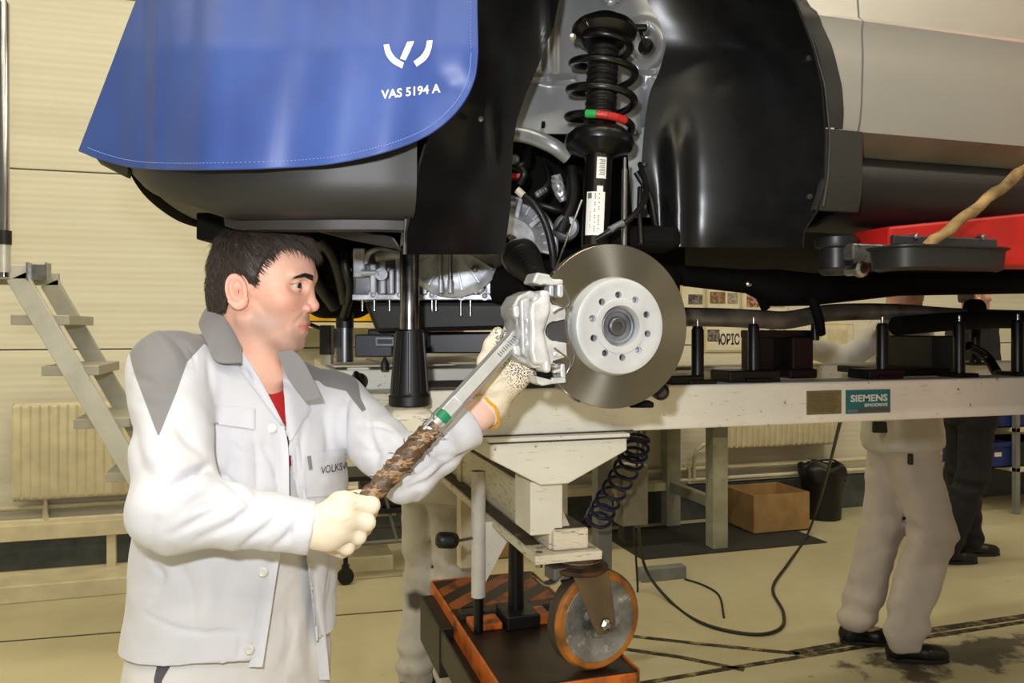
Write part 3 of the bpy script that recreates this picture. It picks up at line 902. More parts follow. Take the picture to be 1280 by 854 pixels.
MB().box((x0 - .05, 2.35, .45), (x0 - .006, 2.66, .60)).build('side_block', BLACKP, lt, bevel=.004)

# ------------------------------------------------ control post with its box, coiled hose, cables
cp = WY(753, 600, 3.3)
t = thing('control_post', 'grey square post with a grey switch box behind the trolley', 'post', (cp[0], 3.3, 0))
MB().box((cp[0] - .035, 3.27, .012), (cp[0] + .035, 3.34, 1.15)).build('post', STEELG, t, bevel=.005)
MB().box((cp[0] - .09, 3.21, 0), (cp[0] + .09, 3.40, .012)).build('base_plate', STEELG, t, bevel=.003)
a, c = WY(776, 582, 3.3), WY(808, 655, 3.3)
MB().box((a[0], 3.28, c[2]), (c[0], 3.38, a[2])).build('switch_box', M('box_grey', (.55, .53, .44), .5), t, bevel=.006)
MB().box((cp[0] + .035, 3.3, .8), (a[0], 3.33, .83)).build('box_arm', STEELG, t)
MB().box((a[0] + .012, 3.29, c[2] - .07), (a[0] + .06, 3.36, c[2])).build('plug_socket', BLACKP, t, bevel=.005)
pts = []
axis = spline([W(795, 552, 3.0), W(790, 572, 3.0), W(775, 600, 3.05), W(757, 630, 3.1), W(745, 655, 3.12)], 240)
for k, p in enumerate(axis):
    an = k / 240 * 2 * math.pi * 9.5
    r = .048 if k > 60 else .05
    pts.append(p + RT * math.cos(an) * r + UP * math.sin(an) * r * .55 + FW * math.sin(an) * r * .8)
pts.append(A(cp[0] - .01, 3.268, .78))
pts = [W(783, 546, 2.98)] + pts
tag(MB().tube(pts, .0075, 7).build('coiled_hose', M('blue_hose', (.10, .11, .25), .4, var=.1), smooth=60), 'dark blue coiled air hose hanging beside the trolley column', 'hose')
CAB = M('dark_cable', (.13, .125, .09), .5)
def cable(name, label, pts, r, n=60, m=CAB):
    return tag(MB().tube(spline(pts, n), r, 8).build(name, m, smooth=60), label, 'cable')
cable('power_cable', 'dark cable dropping from the trolley beam and curving over the floor', [WY(1052, 520, 2.86), W(1041, 565, 4.3), W(1029, 612, 5.25), W(1018, 646, 5.85), WZ(1006, 675, .010), WZ(985, 705, .009), WZ(966, 735, .009), WZ(979, 765, .009), WZ(975, 786, .009), WZ(940, 793, .009), WZ(880, 780, .009), WZ(838, 752, .009), W(806, 708, 4.6), W(798, 640, 4.2), W(804, 560, 3.6), WY(806, 535, 2.86)], .0085, 140)
cable('hanging_cable', 'thin dark cable hanging straight down beside the coiled hose', [WY(799, 535, 2.87), W(795, 600, 3.8), W(793, 660, 4.4), WZ(797, 738, .01), WZ(792, 748, .006)], .006, 40)
cable('floor_cable', 'short thin cable trailing from the grey rail over the floor', [WZ(856, 724, .006), WZ(880, 732, .005), WZ(899, 745, .005), WZ(905, 772, .005)], .006, 24)

# ------------------------------------------------ step ladder at the left
ALU = M('brushed_aluminium', (.80, .80, .77), .42, .55, var=.04, scale=12)
ALU2 = M('dull_aluminium', (.68, .67, .62), .5, .4, var=.04, scale=12)
ld = thing('step_ladder', 'aluminium platform stepladder with a chrome handrail at the left edge', 'ladder', (-1.2, 4.0, 0))
YN, YF = 3.95, 4.5
def onray(px, py, Y): return WY(px, py, Y)
t0, b0 = onray(20, 345, YN), onray(157, 575, YN)
dirn = (b0 - t0); k = t0[2] / (t0[2] - b0[2]); b0 = t0 + dirn * k
n_ = nrm(np.cross(dirn, (0, 1, 0)))
for Y, w, m in ((YN, .085, ALU), (YF, .085, ALU2)):
    o = A(0, Y - YN, 0); h = n_ * w / 2
    MB().prism([t0 + o - h, t0 + o + h, b0 + o + h, b0 + o - h], (0, .028, 0)).build('stringer', m, ld, bevel=.003)
for yy in (400, 464, 530, 597, 668, 740):
    f = (yy - 345) / (575 - 345)
    c = onray(20 + (157 - 20) * f, yy, YN)
    zc = c[2]; xc = t0[0] + (t0[2] - zc) / (t0[2] - b0[2]) * (b0[0] - t0[0])
    if zc < .1: continue
    MB().box((xc - .13, YN + .03, zc - .022), (xc + .10, YF, zc + .022)).build('tread', ALU2, ld, bevel=.003)
# handrail and top bracket
hx = onray(5, 330, YN)
MB().tube([(hx[0], YN, 1.72), (hx[0], YN, 2.9), (hx[0] - .05, YN, 2.98), (hx[0] - .9, YN, 3.0)], .021, 14).build('handrail', M('chrome_tube', (.68, .68, .70), .18, 1.0, var=.05), ld, smooth=60)
MB().cyl((hx[0], YN, 1.86), (hx[0], YN, 1.92), .03, n=16).build('rail_collar', BLACKP, ld, smooth=40)
MB().cyl((hx[0], YN, 1.74), (hx[0], YN, 1.86), .026, n=16).build('rail_socket', ALU, ld, smooth=40)
a = onray(12, 331, YN); c = onray(34, 349, YN)
MB().box((a[0] - .6, YN, c[2]), (c[0], YN + .03, a[2])).build('platform_side', ALU, ld, bevel=.002)
MB().box((a[0] - .6, YF, c[2]), (c[0], YF + .03, a[2])).build('platform_side', ALU2, ld, bevel=.002)
MB().box((a[0] - .6, YN + .03, a[2] - .03), (a[0] + .02, YF, a[2])).build('platform', ALU2, ld)
c2 = onray(60, 350, YN)
MB().box((c[0], YN + .012, c[2]), (c2[0], YN + .02, a[2] + .005)).box((c2[0] - .008, YN - .02, c[2] - .005), (c2[0], YN + .06, a[2] + .012)).box((c[0], YN - .02, c[2] - .005), (c[0] + .006, YN + .06, a[2] + .012)).build('bracket', STEEL, ld, bevel=.001)
for Y in (YN, YF):
    MB().box((a[0] - .6, Y, 0), (a[0] - .54, Y + .03, a[2] - .04)).build('rear_leg', ALU2, ld)

# ------------------------------------------------ tool cart behind the mechanic
a = WZ(460, 728, 0)
tc = thing('tool_cart', 'black tubular cart on casters standing behind the mechanic', 'cart', (a[0], a[1], 0))
X0, Y0 = a[0] - .13, a[1]
for x, y in ((X0, Y0), (X0 + .5, Y0), (X0, Y0 + .32), (X0 + .5, Y0 + .32)):
    MB().cyl((x, y, .10), (x, y, .62), .014, n=10).build('leg', BLACKP, tc, smooth=60)
    MB().obox((x, y, .09), RT, FW, UP, .04, .03, .05).lathe((x - .0, y - .022, .048), (0, 1, 0), [(.01, 0), (.045, 0), (.048, .006), (.048, .034), (.045, .04), (.01, .04)], 20).build('caster', BLACKP, tc, smooth=40)
for y in (Y0, Y0 + .32): MB().cyl((X0, y, .23), (X0 + .5, y, .23), .013, n=10).build('rail', M('grey_rail', (.42, .41, .37), .5), tc, smooth=60)
MB().cyl((X0 + .3, Y0, .24), (X0 + .2, Y0, .62), .01, n=8).build('strut', M('grey_rail', (.42, .41, .37)), tc, smooth=60)
MB().box((X0 - .02, Y0 - .02, .40), (X0 + .52, Y0 + .34, .43)).build('shelf', BLACKP, tc, bevel=.003)
MB().box((X0 - .02, Y0 - .02, .6), (X0 + .52, Y0 + .34, .63)).build('top', BLACKP, tc, bevel=.003)
tag(MB().box((X0 + .1, Y0 + .02, .43), (X0 + .36, Y0 + .26, .55)).build('tool_case', DKBOX, bevel=.008), 'dark tool case on the middle shelf of the black cart', 'case')
# yellow bin on the far side under the engine
a, c = W(381, 389, 5.2), W(417, 402, 5.2)
yb = thing('parts_bin', 'yellow plastic parts bin far behind the mechanic face', 'bin', ((a[0] + c[0]) / 2, a[1], 1.46))
MB().box((a[0] - .1, a[1] - .1, 1.535), (c[0] + .25, a[1] + .2, 1.545)).box((a[0] - .1, a[1] - .1, 1.535), (c[0] + .25, a[1] - .09, 1.62)).build('body', M('yellow_plastic', (.85, .66, .05), .4), yb)
MB().box((a[0] - .1, a[1] - .105, 1.60), (c[0] + .25, a[1] - .09, 1.63)).build('rim', MATS['yellow_plastic'], yb)
t = thing('parts_rack', 'cream steel parts rack carrying the yellow bin', 'shelf', ((a[0] + c[0]) / 2, a[1], 0))
MB().box((a[0] - .2, a[1] - .15, 1.50), (c[0] + .5, a[1] + .25, 1.535)).build('shelf', CREAM, t)
for x in (a[0] - .2, c[0] + .46):
    MB().box((x, a[1] + .2, 0), (x + .04, a[1] + .24, 1.5)).build('upright', CREAM, t)

# ------------------------------------------------ car lift: red arm, pad, tray, stick
RED = M('red_lift_paint', (.74, .13, .11), .42, var=.1, dirt=(.45, .08, .07), damt=.64)
YA = 1.36
ar = thing('car_lift', 'red car lift arm with a black rubber pad reaching under the sill', 'lift', (3.2, 1.2, 0))
pl = lambda x, y: WY(x, y, YA)
prof = [pl(1112, 283), pl(1285, 266), pl(1285, 331), pl(1225, 331), pl(1112, 318)]
e1, e2 = pl(1500, 245), pl(1500, 335)
MB().prism([prof[0], e1, e2, prof[3], prof[4]], (0, .12, 0)).build('arm', RED, ar, bevel=.006)
MB().box((e1[0] - .05, 1.05, 0), (e1[0] + .35, 1.6, 3.6)).build('column', RED, ar, bevel=.01)
MB().box((e1[0] - .3, .8, 0), (e1[0] + .6, 1.9, .03)).build('base_plate', RED, ar)
pc2 = WY(1045, 318, YA + .06)
PADM = M('rubber_pad', (.13, .13, .14), .4, .2, var=.15)
MB().lathe((pc2[0], pc2[1], WY(1045, 341, YA)[2]), UP, [(.028, 0), (.034, .006), (.036, .012), (.034, .014), (.034, .055), (.042, .058), (.044, .066), (.044, .078), (.036, .084)], 32).build('pad', PADM, ar, smooth=35)
a, c = pl(1066, 300), pl(1114, 326)
MB().box((a[0], YA, c[2]), (c[0], YA + .10, a[2] - .006)).build('pad_bracket', M('zinc_plate', (.55, .55, .55), .35, .8, var=.3, scale=30), ar, bevel=.004)
MB().lathe(pl(1072, 337), (0, -1, 0), [(.012, -.03), (.012, 0), (.017, .002), (.017, .014), (.01, .018)], 8).build('clamp_screw', STEEL, ar, smooth=30)
a, c = pl(1112, 294), pl(1250, 306)
MB().box((a[0], YA - .012, c[2] - .01), (c[0] - .02, YA, a[2])).build('arm_plate', M('slate_block2', (.17, .18, .20), .45), ar, bevel=.003)
for x in (1139, 1222): MB().lathe(pl(x, 297), (0, -1, 0), [(.007, 0), (.007, .016), (.004, .019)], 8).build('bolt', STEEL, ar, smooth=30)
# tray in front of the arm
ty = YA - .085
ctr = WY(1172, 324, ty)
tray = thing('rubber_tray', 'shallow black rubber tray hooked on the red lift arm', 'tray', ctr)
def sup(n, w, d, e=.55):
    return [(math.copysign(abs(math.cos(a)) ** e, math.cos(a)) * w, math.copysign(abs(math.sin(a)) ** e, math.sin(a)) * d) for a in np.linspace(0, 2 * math.pi, n + 1)[:-1]]
w2 = (WY(1238, 320, ty)[0] - WY(1098, 320, ty)[0]) / 2
xc, zc = ctr[0], WY(1172, 311, ty)[2]
zb = WY(1172, 341, ty)[2]
R = []
for w_, d_, z_ in ((w2 * .86, .052, zb), (w2 * .95, .062, zb + .006), (w2 * .97, .066, zc - .006), (w2 * 1.02, .072, zc - .003), (w2 * 1.02, .072, zc), (w2 * .96, .064, zc), (w2 * .93, .06, zb + .012), (w2 * .5, .03, zb + .008), (0.001, .001, zb + .008)):
    q = sup(40, w_, d_); R.append([(xc + a_, ty + b_, z_) for a_, b_ in q + q[:1]])
MB().grid(R).build('body', M('tray_rubber', (.10, .105, .105), .5, var=.1), tray, smooth=50)
MB().box((xc - .02, ty + .07, zc - .02), (xc + .02, YA - .012, zc - .004)).build('hook', BLACKP, tray)
sa, sb_ = WY(1158, 309, ty), WY(1300, 197, ty - .06)
rs = [.0112 + .0010 * math.sin(k * 2.3) for k in range(16)]
pts = [sa + (sb_ - sa) * k / 15 + A(0, 0, .003 * math.sin(k * 1.7)) for k in range(16)]
tag(MB().tube(pts, rs, 12).build('wooden_stick', M('weathered_wood', (.56, .45, .28), .75, var=.3, scale=30, dirt=(.30, .2, .1), damt=.58, dscale=25, bump=.4, bscale=60), smooth=60), 'weathered wooden stick leaning up out of the rubber tray', 'stick')
for x, y, n in ((1140, 310, 'socket bit'),):
    a = WY(x, y, ty); MB().lathe(a, (.3, 0, 1), [(.008, -.015), (.008, .003), (.005, .006)], 10)
# ================================================================== raised car, front wheel off
def mat_paint():
    t = NT('silver_car_paint')
    t.color(t.ramp(t.noise(3, 3), [(.3, (.71, .70, .68)), (.7, (.73, .72, .70))]))
    t.b.inputs['Metallic'].default_value = .55; t.b.inputs['Roughness'].default_value = .34
    t.b.inputs['Coat Weight'].default_value = 1; t.b.inputs['Coat Roughness'].default_value = .04
    return t.m
PAINT = mat_paint()
PRIMER = M('grey_primer', (.66, .67, .68), .36, .5, var=.08, scale=6, dirt=(.48, .48, .48), damt=.62)
LINER = M('black_felt_liner', (.06, .062, .07), .30, var=.2, scale=30, bump=.03, bscale=500)
TRIM = M('charcoal_trim', (.145, .145, .14), .5, var=.06, bump=.06, bscale=500)
BUMP_ = M('charcoal_bumper', (.135, .135, .13), .5, var=.08, bump=.06, bscale=500)
UNDER = M('black_underbody', (.03, .03, .032), .8, var=.3, spec=.15)
CAST = M('cast_aluminium', (.74, .75, .78), .42, .40, var=.18, scale=26, bump=.12, bscale=160)
CASTD = M('dull_cast_aluminium', (.50, .51, .54), .46, .45, var=.25, scale=18, bump=.12, bscale=120)
SPRINGB = M('black_spring_enamel', (.05, .05, .053), .3, .1, var=.1)
RUB = M('black_rubber', (.045, .045, .048), .45, var=.2)

car = thing('car', 'silver car raised on the lift with blue cover over its wing and front wheel off', 'car', (2.0, 2.25, 1.6))

# --- plan line of the nose and wing
PLAN = [(.24, 1.322), (.17, 1.326), (.05, 1.35), (-.1, 1.43), (-.215, 1.58), (-.275, 1.8), (-.30, 2.25), (-.275, 2.7), (-.215, 2.92), (-.1, 3.07), (.05, 3.15), (.3, 3.17)]
def plan(n): return spline([(a, b, 0) for a, b in PLAN], n)[:, :2]
pn = plan(80)
tang = np.gradient(pn, axis=0); tang /= np.linalg.norm(tang, axis=1, keepdims=True)
outw = np.stack([-tang[:, 1], tang[:, 0]], 1)      # outward of the car
if outw[40, 0] > 0: outw = -outw
zb = np.interp(np.linspace(0, 11, 80), [0, 1, 2, 3, 4, 5, 6, 7, 8, 9, 10, 11], [1.69, 1.69, 1.688, 1.69, 1.735, 1.79, 1.84, 1.85, 1.85, 1.83, 1.80, 1.78])
rows = []
for off, zf, up in ((-.02, 2.06, 0), (-.002, 1.93, 0), (0, 1.84, 0), (-.004, None, .055), (-.012, None, .026), (-.03, None, .006), (-.07, None, -.002), (-.16, None, .012)):
    rows.append([(p[0] + o[0] * off, p[1] + o[1] * off, (z + up) if zf is None else zf) for p, o, z in zip(pn, outw, zb)])
MB().grid(rows, .004).build('front_bumper', BUMP_, car, smooth=50)
# lip that runs under the bumper and the blunt duct behind it
rows = []
for off, up in ((-.075, -.002), (-.078, -.018), (-.10, -.02), (-.14, -.004)):
    rows.append([(p[0] + o[0] * off, p[1] + o[1] * off, z + up) for p, o, z in zip(pn[0:24], outw[0:24], zb[0:24])])
MB().grid(rows, .004).build('bumper_lip', TRIM, car, smooth=40)
a = W(243, 266, 1.62); c = W(302, 299, 1.62)
MB().obox(((a + c) / 2 + FW * .06), RT, FW, UP, .09, .12, .055).build('brake_duct', UNDER, car, bevel=.004)
MB().prism([W(385, 286, 1.5), W(430, 283, 1.48), W(492, 296, 1.46), W(502, 312, 1.46), W(440, 300, 1.5)], FW * .02).build('splash_shield', BUMP_, car, bevel=.004)

# --- wing top and bonnet (mostly under the cover / above the frame)
rows = []
for off, z in ((-.03, 2.055), (-.045, 2.15), (-.09, 2.26), (-.16, 2.33), (-.3, 2.37), (-.45, 2.39)):
    rows.append([(p[0] + o[0] * off, p[1] + o[1] * off, z) for p, o in zip(pn, outw)])
MB().grid(rows, .003).build('nose_panel', PAINT, car, smooth=50)
MB().hexa([(-.1, 1.75, 2.37), (1.5, 1.5, 2.45), (1.5, 3.0, 2.45), (-.1, 2.75, 2.37), (-.1, 1.75, 2.385), (1.5, 1.5, 2.465), (1.5, 3.0, 2.465), (-.1, 2.75, 2.385)]).build('bonnet', PAINT, car, bevel=.005)

# --- wing panel behind the arch, door, sill
def YS(z): return np.interp(z, [1.70, 1.74, 1.84, 1.878, 1.898, 1.93, 2.04, 2.10, 2.118, 2.13, 2.3, 2.45], [1.44, 1.395, 1.372, 1.366, 1.346, 1.338, 1.333, 1.336, 1.332, 1.345, 1.36, 1.42])
def side(x0f, x1f, zs, name, m, thick=.004):
    rows = []
    for z in zs:
        xa, xb = (f(z) if callable(f) else f for f in (x0f, x1f))
        rows.append([(x, YS(z) + .004 * ((x - 1.4) / 1.0) ** 2, z) for x in np.linspace(xa, xb, 14)])
    return MB().grid(rows, A(0, thick, 0)).build(name, m, car, smooth=40)
arcx = lambda z: np.interp(z, [1.68, 1.75, 1.80, 1.88, 1.98, 2.06, 2.14, 2.22, 2.28, 2.31], [1.075, 1.09, 1.10, 1.104, 1.092, 1.065, 1.022, .955, .86, .75])
xg = WY(1078, 90, 1.335)[0]
zs1 = [1.897, 1.92, 1.95, 2.0, 2.05, 2.10, 2.118, 2.13, 2.2, 2.26, 2.30, 2.36]
side(lambda z: arcx(z) + .0, xg - .0025, zs1, 'front_wing', PAINT)
MB().grid([[(arcx(z) - .001, YS(z) + k, z) for z in np.linspace(1.897, 2.3, 30)] for k in (0, .014)], .003).build('wing_return', PAINT, car, smooth=60)
dz = [1.862, 1.872, 1.885, 1.898, 1.915, 1.95, 2.0, 2.05, 2.10, 2.112, 2.118, 2.124, 2.13, 2.2, 2.26, 2.30, 2.45]
side(xg + .0025, 2.25, dz[3:], 'front_door', PAINT, .02)
rows = [[(x, y, z) for x in np.linspace(xg + .003, 2.25, 10)] for y, z in ((1.352, 1.8985), (1.372, 1.882), (1.40, 1.862), (1.405, 1.86))]
MB().grid(rows, A(0, .01, .005)).build('door_underside', M('door_floor_reflection_tint', (.42, .39, .32), .4, .2), car, smooth=60)  # brownish reflection of the floor put into the colour of the turned-under door
side(2.256, 3.4, dz[3:], 'rear_door', PAINT, .02)
rows = [[(x, y, z) for x in np.linspace(xg - .003, 3.9, 16)] for y, z in ((1.41, 1.865), (1.40, 1.855), (1.388, 1.84), (1.384, 1.80), (1.392, 1.765), (1.42, 1.735), (1.47, 1.722), (1.56, 1.72))]
MB().grid(rows, A(0, .01, .006)).build('sill', M('black_sill_plastic', (.085, .085, .082), .5, var=.06), car, smooth=50)
MB().grid([[(x, y, z) for x in np.linspace(xg + .02, 3.9, 12)] for y, z in ((1.389, 1.825), (1.386, 1.822), (1.386, 1.818))], A(0, .004, 0)).build('sill_moulding', M('sill_edge', (.22, .21, .18), .35), car)
# dark corner trim below the wing, arch lip
rows = []
for z in np.linspace(1.735, 1.895, 10):
    rows.append([(x, 1.333 + .02 * max(0, (1.80 - z) / .06) ** 2 * .5, z) for x in np.linspace(arcx(z) - .046, xg - .002, 8)])
MB().grid(rows, A(0, .012, 0)).build('corner_trim', TRIM, car, smooth=50)
zz = np.linspace(1.90, 2.305, 34)
MB().grid([[(arcx(z) + d, YS(z) - e, z) for z in zz] for d, e in ((-.036, -.012), (-.032, .004), (-.02, .006), (.001, .005), (.003, 0))], .003).build('arch_lip', TRIM, car, smooth=50)
zz = np.linspace(1.74, 2.305, 40)
MB().tube([(arcx(z) - .036, 1.332, z) for z in zz], .003, 8).build('lip_edge', TRIM, car, smooth=60)

# --- rear half of the wheel house liner
def loft(name, left, right, dl, dr, ys, m, bow=0.0, n=22, thick=.004, fn=None, parent=car, **kw):
    rows = []
    for y in ys:
        xl = np.interp(y, [q[1] for q in left], [q[0] for q in left]); xr = np.interp(y, [q[1] for q in right], [q[0] for q in right])
        Dl = np.interp(y, [q[0] for q in dl], [q[1] for q in dl]); Dr = np.interp(y, [q[0] for q in dr], [q[1] for q in dr])
        r = []
        for u in np.linspace(0, 1, n):
            x = xl + (xr - xl) * u
            D = Dl + (Dr - Dl) * u + bow * 4 * u * (1 - u)
            if fn is not None: D += fn(x, y)
            r.append(W(x, y, D))
        rows.append(r)
    return MB().grid(rows, thick).build(name, m, parent, smooth=50, **kw)
g2 = lambda x, y, cx, cy, sx, sy: math.exp(-((x - cx) / sx) ** 2 - ((y - cy) / sy) ** 2)
def rear_fn(x, y):
    r = -.026 / (1 + math.exp(-(y - 165) / 12)) * math.exp(-((x - 846) / 17) ** 2)      # pressed ridge
    r += .02 * g2(x, y, 828, 280, 14, 60)
    return r
ysr = list(range(-70, 309, 9)) + [309]
rl_ = loft('wheel_house_liner', [(800, -70), (808, 0), (826, 30), (833, 58), (824, 90), (812, 115), (806, 150), (802, 200), (804, 245), (813, 275), (828, 300), (836, 309)],
     [(930, -70), (995, 0), (1018, 60), (1029, 110), (1033, 170), (1031, 230), (1024, 262), (1006, 290), (1005, 309)],
     [(-70, 1.76), (60, 1.80), (309, 1.80)], [(-70, 1.5), (0, 1.535), (170, 1.575), (309, 1.60)], ysr, LINER, bow=.05, n=40, fn=rear_fn)
# front half
def front_fn(x, y):
    return -.014 * math.exp(-((x - (613 + (y - 150) * .09)) / 5) ** 2) * (1 / (1 + math.exp(-(y - 135) / 4))) * (1 / (1 + math.exp((y - 195) / 8))) - .014 * g2(x, y, 685, 20, 9, 60)
ysf = list(range(-70, 316, 8)) + [318]
loft('wheel_house_liner', [(545, -70), (545, 120), (530, 180), (524, 200), (512, 262), (506, 290), (506, 318)],
     [(705, -70), (697, 0), (690, 36), (676, 72), (656, 118), (645, 150), (640, 180), (637, 260), (630, 318)],
     [(-70, 1.36), (200, 1.35), (318, 1.40)], [(-70, 1.66), (318, 1.66)], ysf, LINER, bow=.05, n=40, fn=front_fn)
for x, y, D in ((601, 149, 1.535), (806, 205, 1.79), (1012, 246, 1.57), (1011, 73, 1.565)):
    MB().lathe(W(x, y, D), -FW, [(.005, -.01), (.0065, .0), (.005, .003), (.002, .0035)], 12).build('liner_clip', M('dark_clip', (.16, .16, .17), .4, .3), car, smooth=40)
MB().tube([W(508, 268, 1.395), W(507, 290, 1.395), W(506, 318, 1.40)], .004, 6).build('liner_edge', TRIM, car, smooth=60)
# arch roof above the frame
loft('arch_roof', [(600, -75), (700, -40)], [(960, -75), (800, -40)], [(-75, 1.5), (-40, 1.85)], [(-75, 1.5), (-40, 1.85)], [-75, -60, -40], LINER)

# --- strut tower sheet metal
def tower_fn(x, y):
    r = 0
    d = math.hypot((x - 805) / 1.0, (y - 56) / 1.25)
    r += -.012 * math.exp(-((d - 21) / 5) ** 2) + .012 * math.exp(-(d / 14) ** 2)
    r += -.010 * math.exp(-((y - (100 + (x - 690) * .07)) / 4) ** 2) * (1 if x < 720 else 0)
    r += -.012 * math.exp(-((x - 688) / 8) ** 2) * (1 / (1 + math.exp((y - 100) / 6)))
    r += .014 * math.exp(-((x - 806) / 5) ** 2) * (1 / (1 + math.exp(-(y - 105) / 5)))
    r += -.006 * math.exp(-((y - (84 + (x - 790) * .25)) / 3) ** 2) * (1 / (1 + math.exp(-(x - 782) / 3)))
    r += .008 * math.exp(-((math.hypot(x - 764, (y + 4) * 1.1) - 12) / 2.0) ** 2)
    return r * 1.35
tw = loft('strut_tower', [(668, -70), (650, 60), (630, 150), (626, 170), (634, 180)], [(850, -70), (850, 60), (842, 110), (826, 190)], [(-70, 1.92), (190, 1.84)], [(-70, 1.90), (190, 1.86)],
     list(range(-70, 166, 3)) + [168], PRIMER, n=110, fn=tower_fn)
loft('tower_flange', [(782, 160), (790, 270)], [(826, 160), (818, 270)], [(160, 1.868), (270, 1.868)], [(160, 1.868), (270, 1.868)], [160, 190, 220, 250, 272], PRIMER, parent=tw)
MB().tube(spline([W(628, 166, 1.86), W(660, 170, 1.84), (W(690, 182, 1.82)), W(710, 196, 1.83)], 20), [.018] * 20, 12).build('chassis_rail', PRIMER, tw, smooth=60)
a = W(679, 156, 1.828)
MB().obox(a, RT, FW, UP, .008, .03, .008).build('punched_hole', UNDER, tw)

# --- engine bay darkness: black backing added behind the parts, subframe, hoses
MB().box((-.05, 2.25, 1.60), (.75, 2.95, 2.25)).build('engine_dark_backing', UNDER, car, bevel=.02)  # black box added as dark backing where the bay lies in shade
MB().box((.45, 2.0, 1.62), (1.12, 2.06, 2.3)).build('bulkhead', UNDER, car)
MB().box((-.16, 1.75, 1.86), (.3, 2.9, 1.9)).build('undertray', UNDER, car)
MB().box((.95, 1.56, 1.725), (4.2, 2.94, 1.87)).build('floor_pan', UNDER, car, bevel=.01)
MB().box((.55, 1.75, 1.56), (.98, 2.7, 1.66)).build('subframe', UNDER, car, bevel=.03)
MB().box((3.8, 1.4, 1.75), (4.3, 3.1, 2.4)).build('rear_body', PAINT, car, bevel=.03)
MB().hexa([(1.3, 1.5, 2.44), (3.9, 1.5, 2.44), (3.9, 3.0, 2.44), (1.3, 3.0, 2.44), (2.0, 1.65, 3.0), (3.6, 1.65, 3.0), (3.6, 2.85, 3.0), (2.0, 2.85, 3.0)]).build('cabin', M('cabin_glass', (.06, .07, .07), .1), car, bevel=.05)
a, c = W(930, 338, 2.4), W(1012, 380, 2.4)
MB().tube([W(855, 345, 2.3), W(935, 352, 2.3), W(968, 360, 2.32), W(1010, 362, 2.4), W(1120, 355, 2.6), W(1300, 350, 2.9)], [.03, .035, .055, .05, .04, .05], 14).build('rear_subframe', UNDER, car, smooth=60)
for pts, r in (([W(950, 370, 2.3), W(957, 385, 2.32)], .014), ([W(1015, 372, 2.3), W(1024, 400, 2.3), W(1026, 418, 2.28)], .014)):
    MB().tube(pts, r, 8).build('hanger', UNDER, car, smooth=60)
EXH = M('exhaust_steel', (.42, .40, .37), .36, .35, var=.25, scale=12)
MB().tube(spline([W(840, 396, 2.18), W(900, 397, 2.2), W(950, 399, 2.24), W(985, 400, 2.3), W(1040, 391, 2.4), W(1120, 390, 2.55), W(1200, 395, 2.7), W(1330, 398, 3.0)], 50), .026, 20).build('exhaust_pipe', EXH, car, smooth=60)
MB().tube(spline([W(1120, 408, 2.5), W(1190, 402, 2.6), W(1260, 400, 2.8), W(1330, 405, 3.0)], 20), .03, 12).build('axle_beam', UNDER, car, smooth=60)
MB().lathe(W(1218, 385, 2.7), -FW, [(.0, -.02), (.03, -.02), (.03, .02), (0, .022)], 14).build('axle_bush', UNDER, car, smooth=40)
MB().lathe(W(935, 355, 2.24), -FW, [(.008, 0), (.008, .012), (.003, .014)], 10).build('subframe_bolt', STEEL, car, smooth=40)
# far lift arm on the other side, red
fa = thing('car_lift', 'far red lift arm glimpsed under the car behind the exhaust', 'lift', (3.0, 3.3, 0))
a, c = WY(835, 339, 2.95), WY(1030, 352, 2.95)
MB().box((a[0], 2.9, c[2] - .01), (5.7, 3.0, a[2])).build('arm', RED, fa)
MB().box((5.6, 2.85, 0), (5.9, 3.4, 3.6)).build('column', RED, fa)

# --- aluminium gearbox above the deck
gb = MB().obox(W(540, 344, 2.18), RT, FW, UP, .40, .16, .125).build('gearbox', CASTD, car, bevel=.008)
DG = 2.07
MB().prism([W(440, 368, DG), W(638, 368, DG), W(638, 375, DG), W(440, 375, DG)], FW * .2).build('sump_flange', CAST, gb, bevel=.002)
for x, y in ((467, 369), (540, 369), (577, 370), (633, 369), (500, 369), (606, 370)):
    MB().lathe(W(x, y, DG - .002), -FW, [(.012, -.012), (.012, .006), (.007, .006), (.007, .014), (.002, .016)], 12).build('flange_bolt', CAST, gb, smooth=35)
for x in (468, 487, 540, 545, 576, 588, 632, 453):
    MB().cyl(W(x, 375, DG + .01), W(x, 389 if x not in (576, 588) else 395, DG + .01), .0035, n=8).build('stud', STEEL, gb, smooth=60)
# left: valve body columns, ribs, plates
for x0, x1, y0, y1, d in ((441, 456, 310, 347, .0), (462, 470, 330, 368, .015), (474, 482, 322, 368, .0), (486, 492, 336, 368, .02), (494, 500, 320, 368, .01)):
    MB().prism([W(x0, y0, DG - d), W(x1, y0, DG - d), W(x1, y1, DG - d), W(x0, y1, DG - d)], FW * .1).build('casting_rib', CAST, gb, bevel=.004)
MB().lathe(W(477, 343, DG - .012), -FW, [(.016, -.03), (.016, .006), (.008, .006), (.008, .0), (.003, .0)], 18).build('drain_boss', CAST, gb, smooth=35)
MB().cyl(W(452, 341, DG - .01), W(474, 341, DG - .01), .009, n=12).build('oil_gallery', CAST, gb, smooth=60)
MB().cyl(W(470, 322, DG - .005), W(502, 318, DG - .005), .012, n=12).build('oil_gallery', CAST, gb, smooth=60)
MB().tube(spline([W(457, 330, DG), W(462, 316, DG), W(476, 312, DG), W(492, 316, DG)], 14), .007, 8).build('cast_arc', CAST, gb, smooth=60)
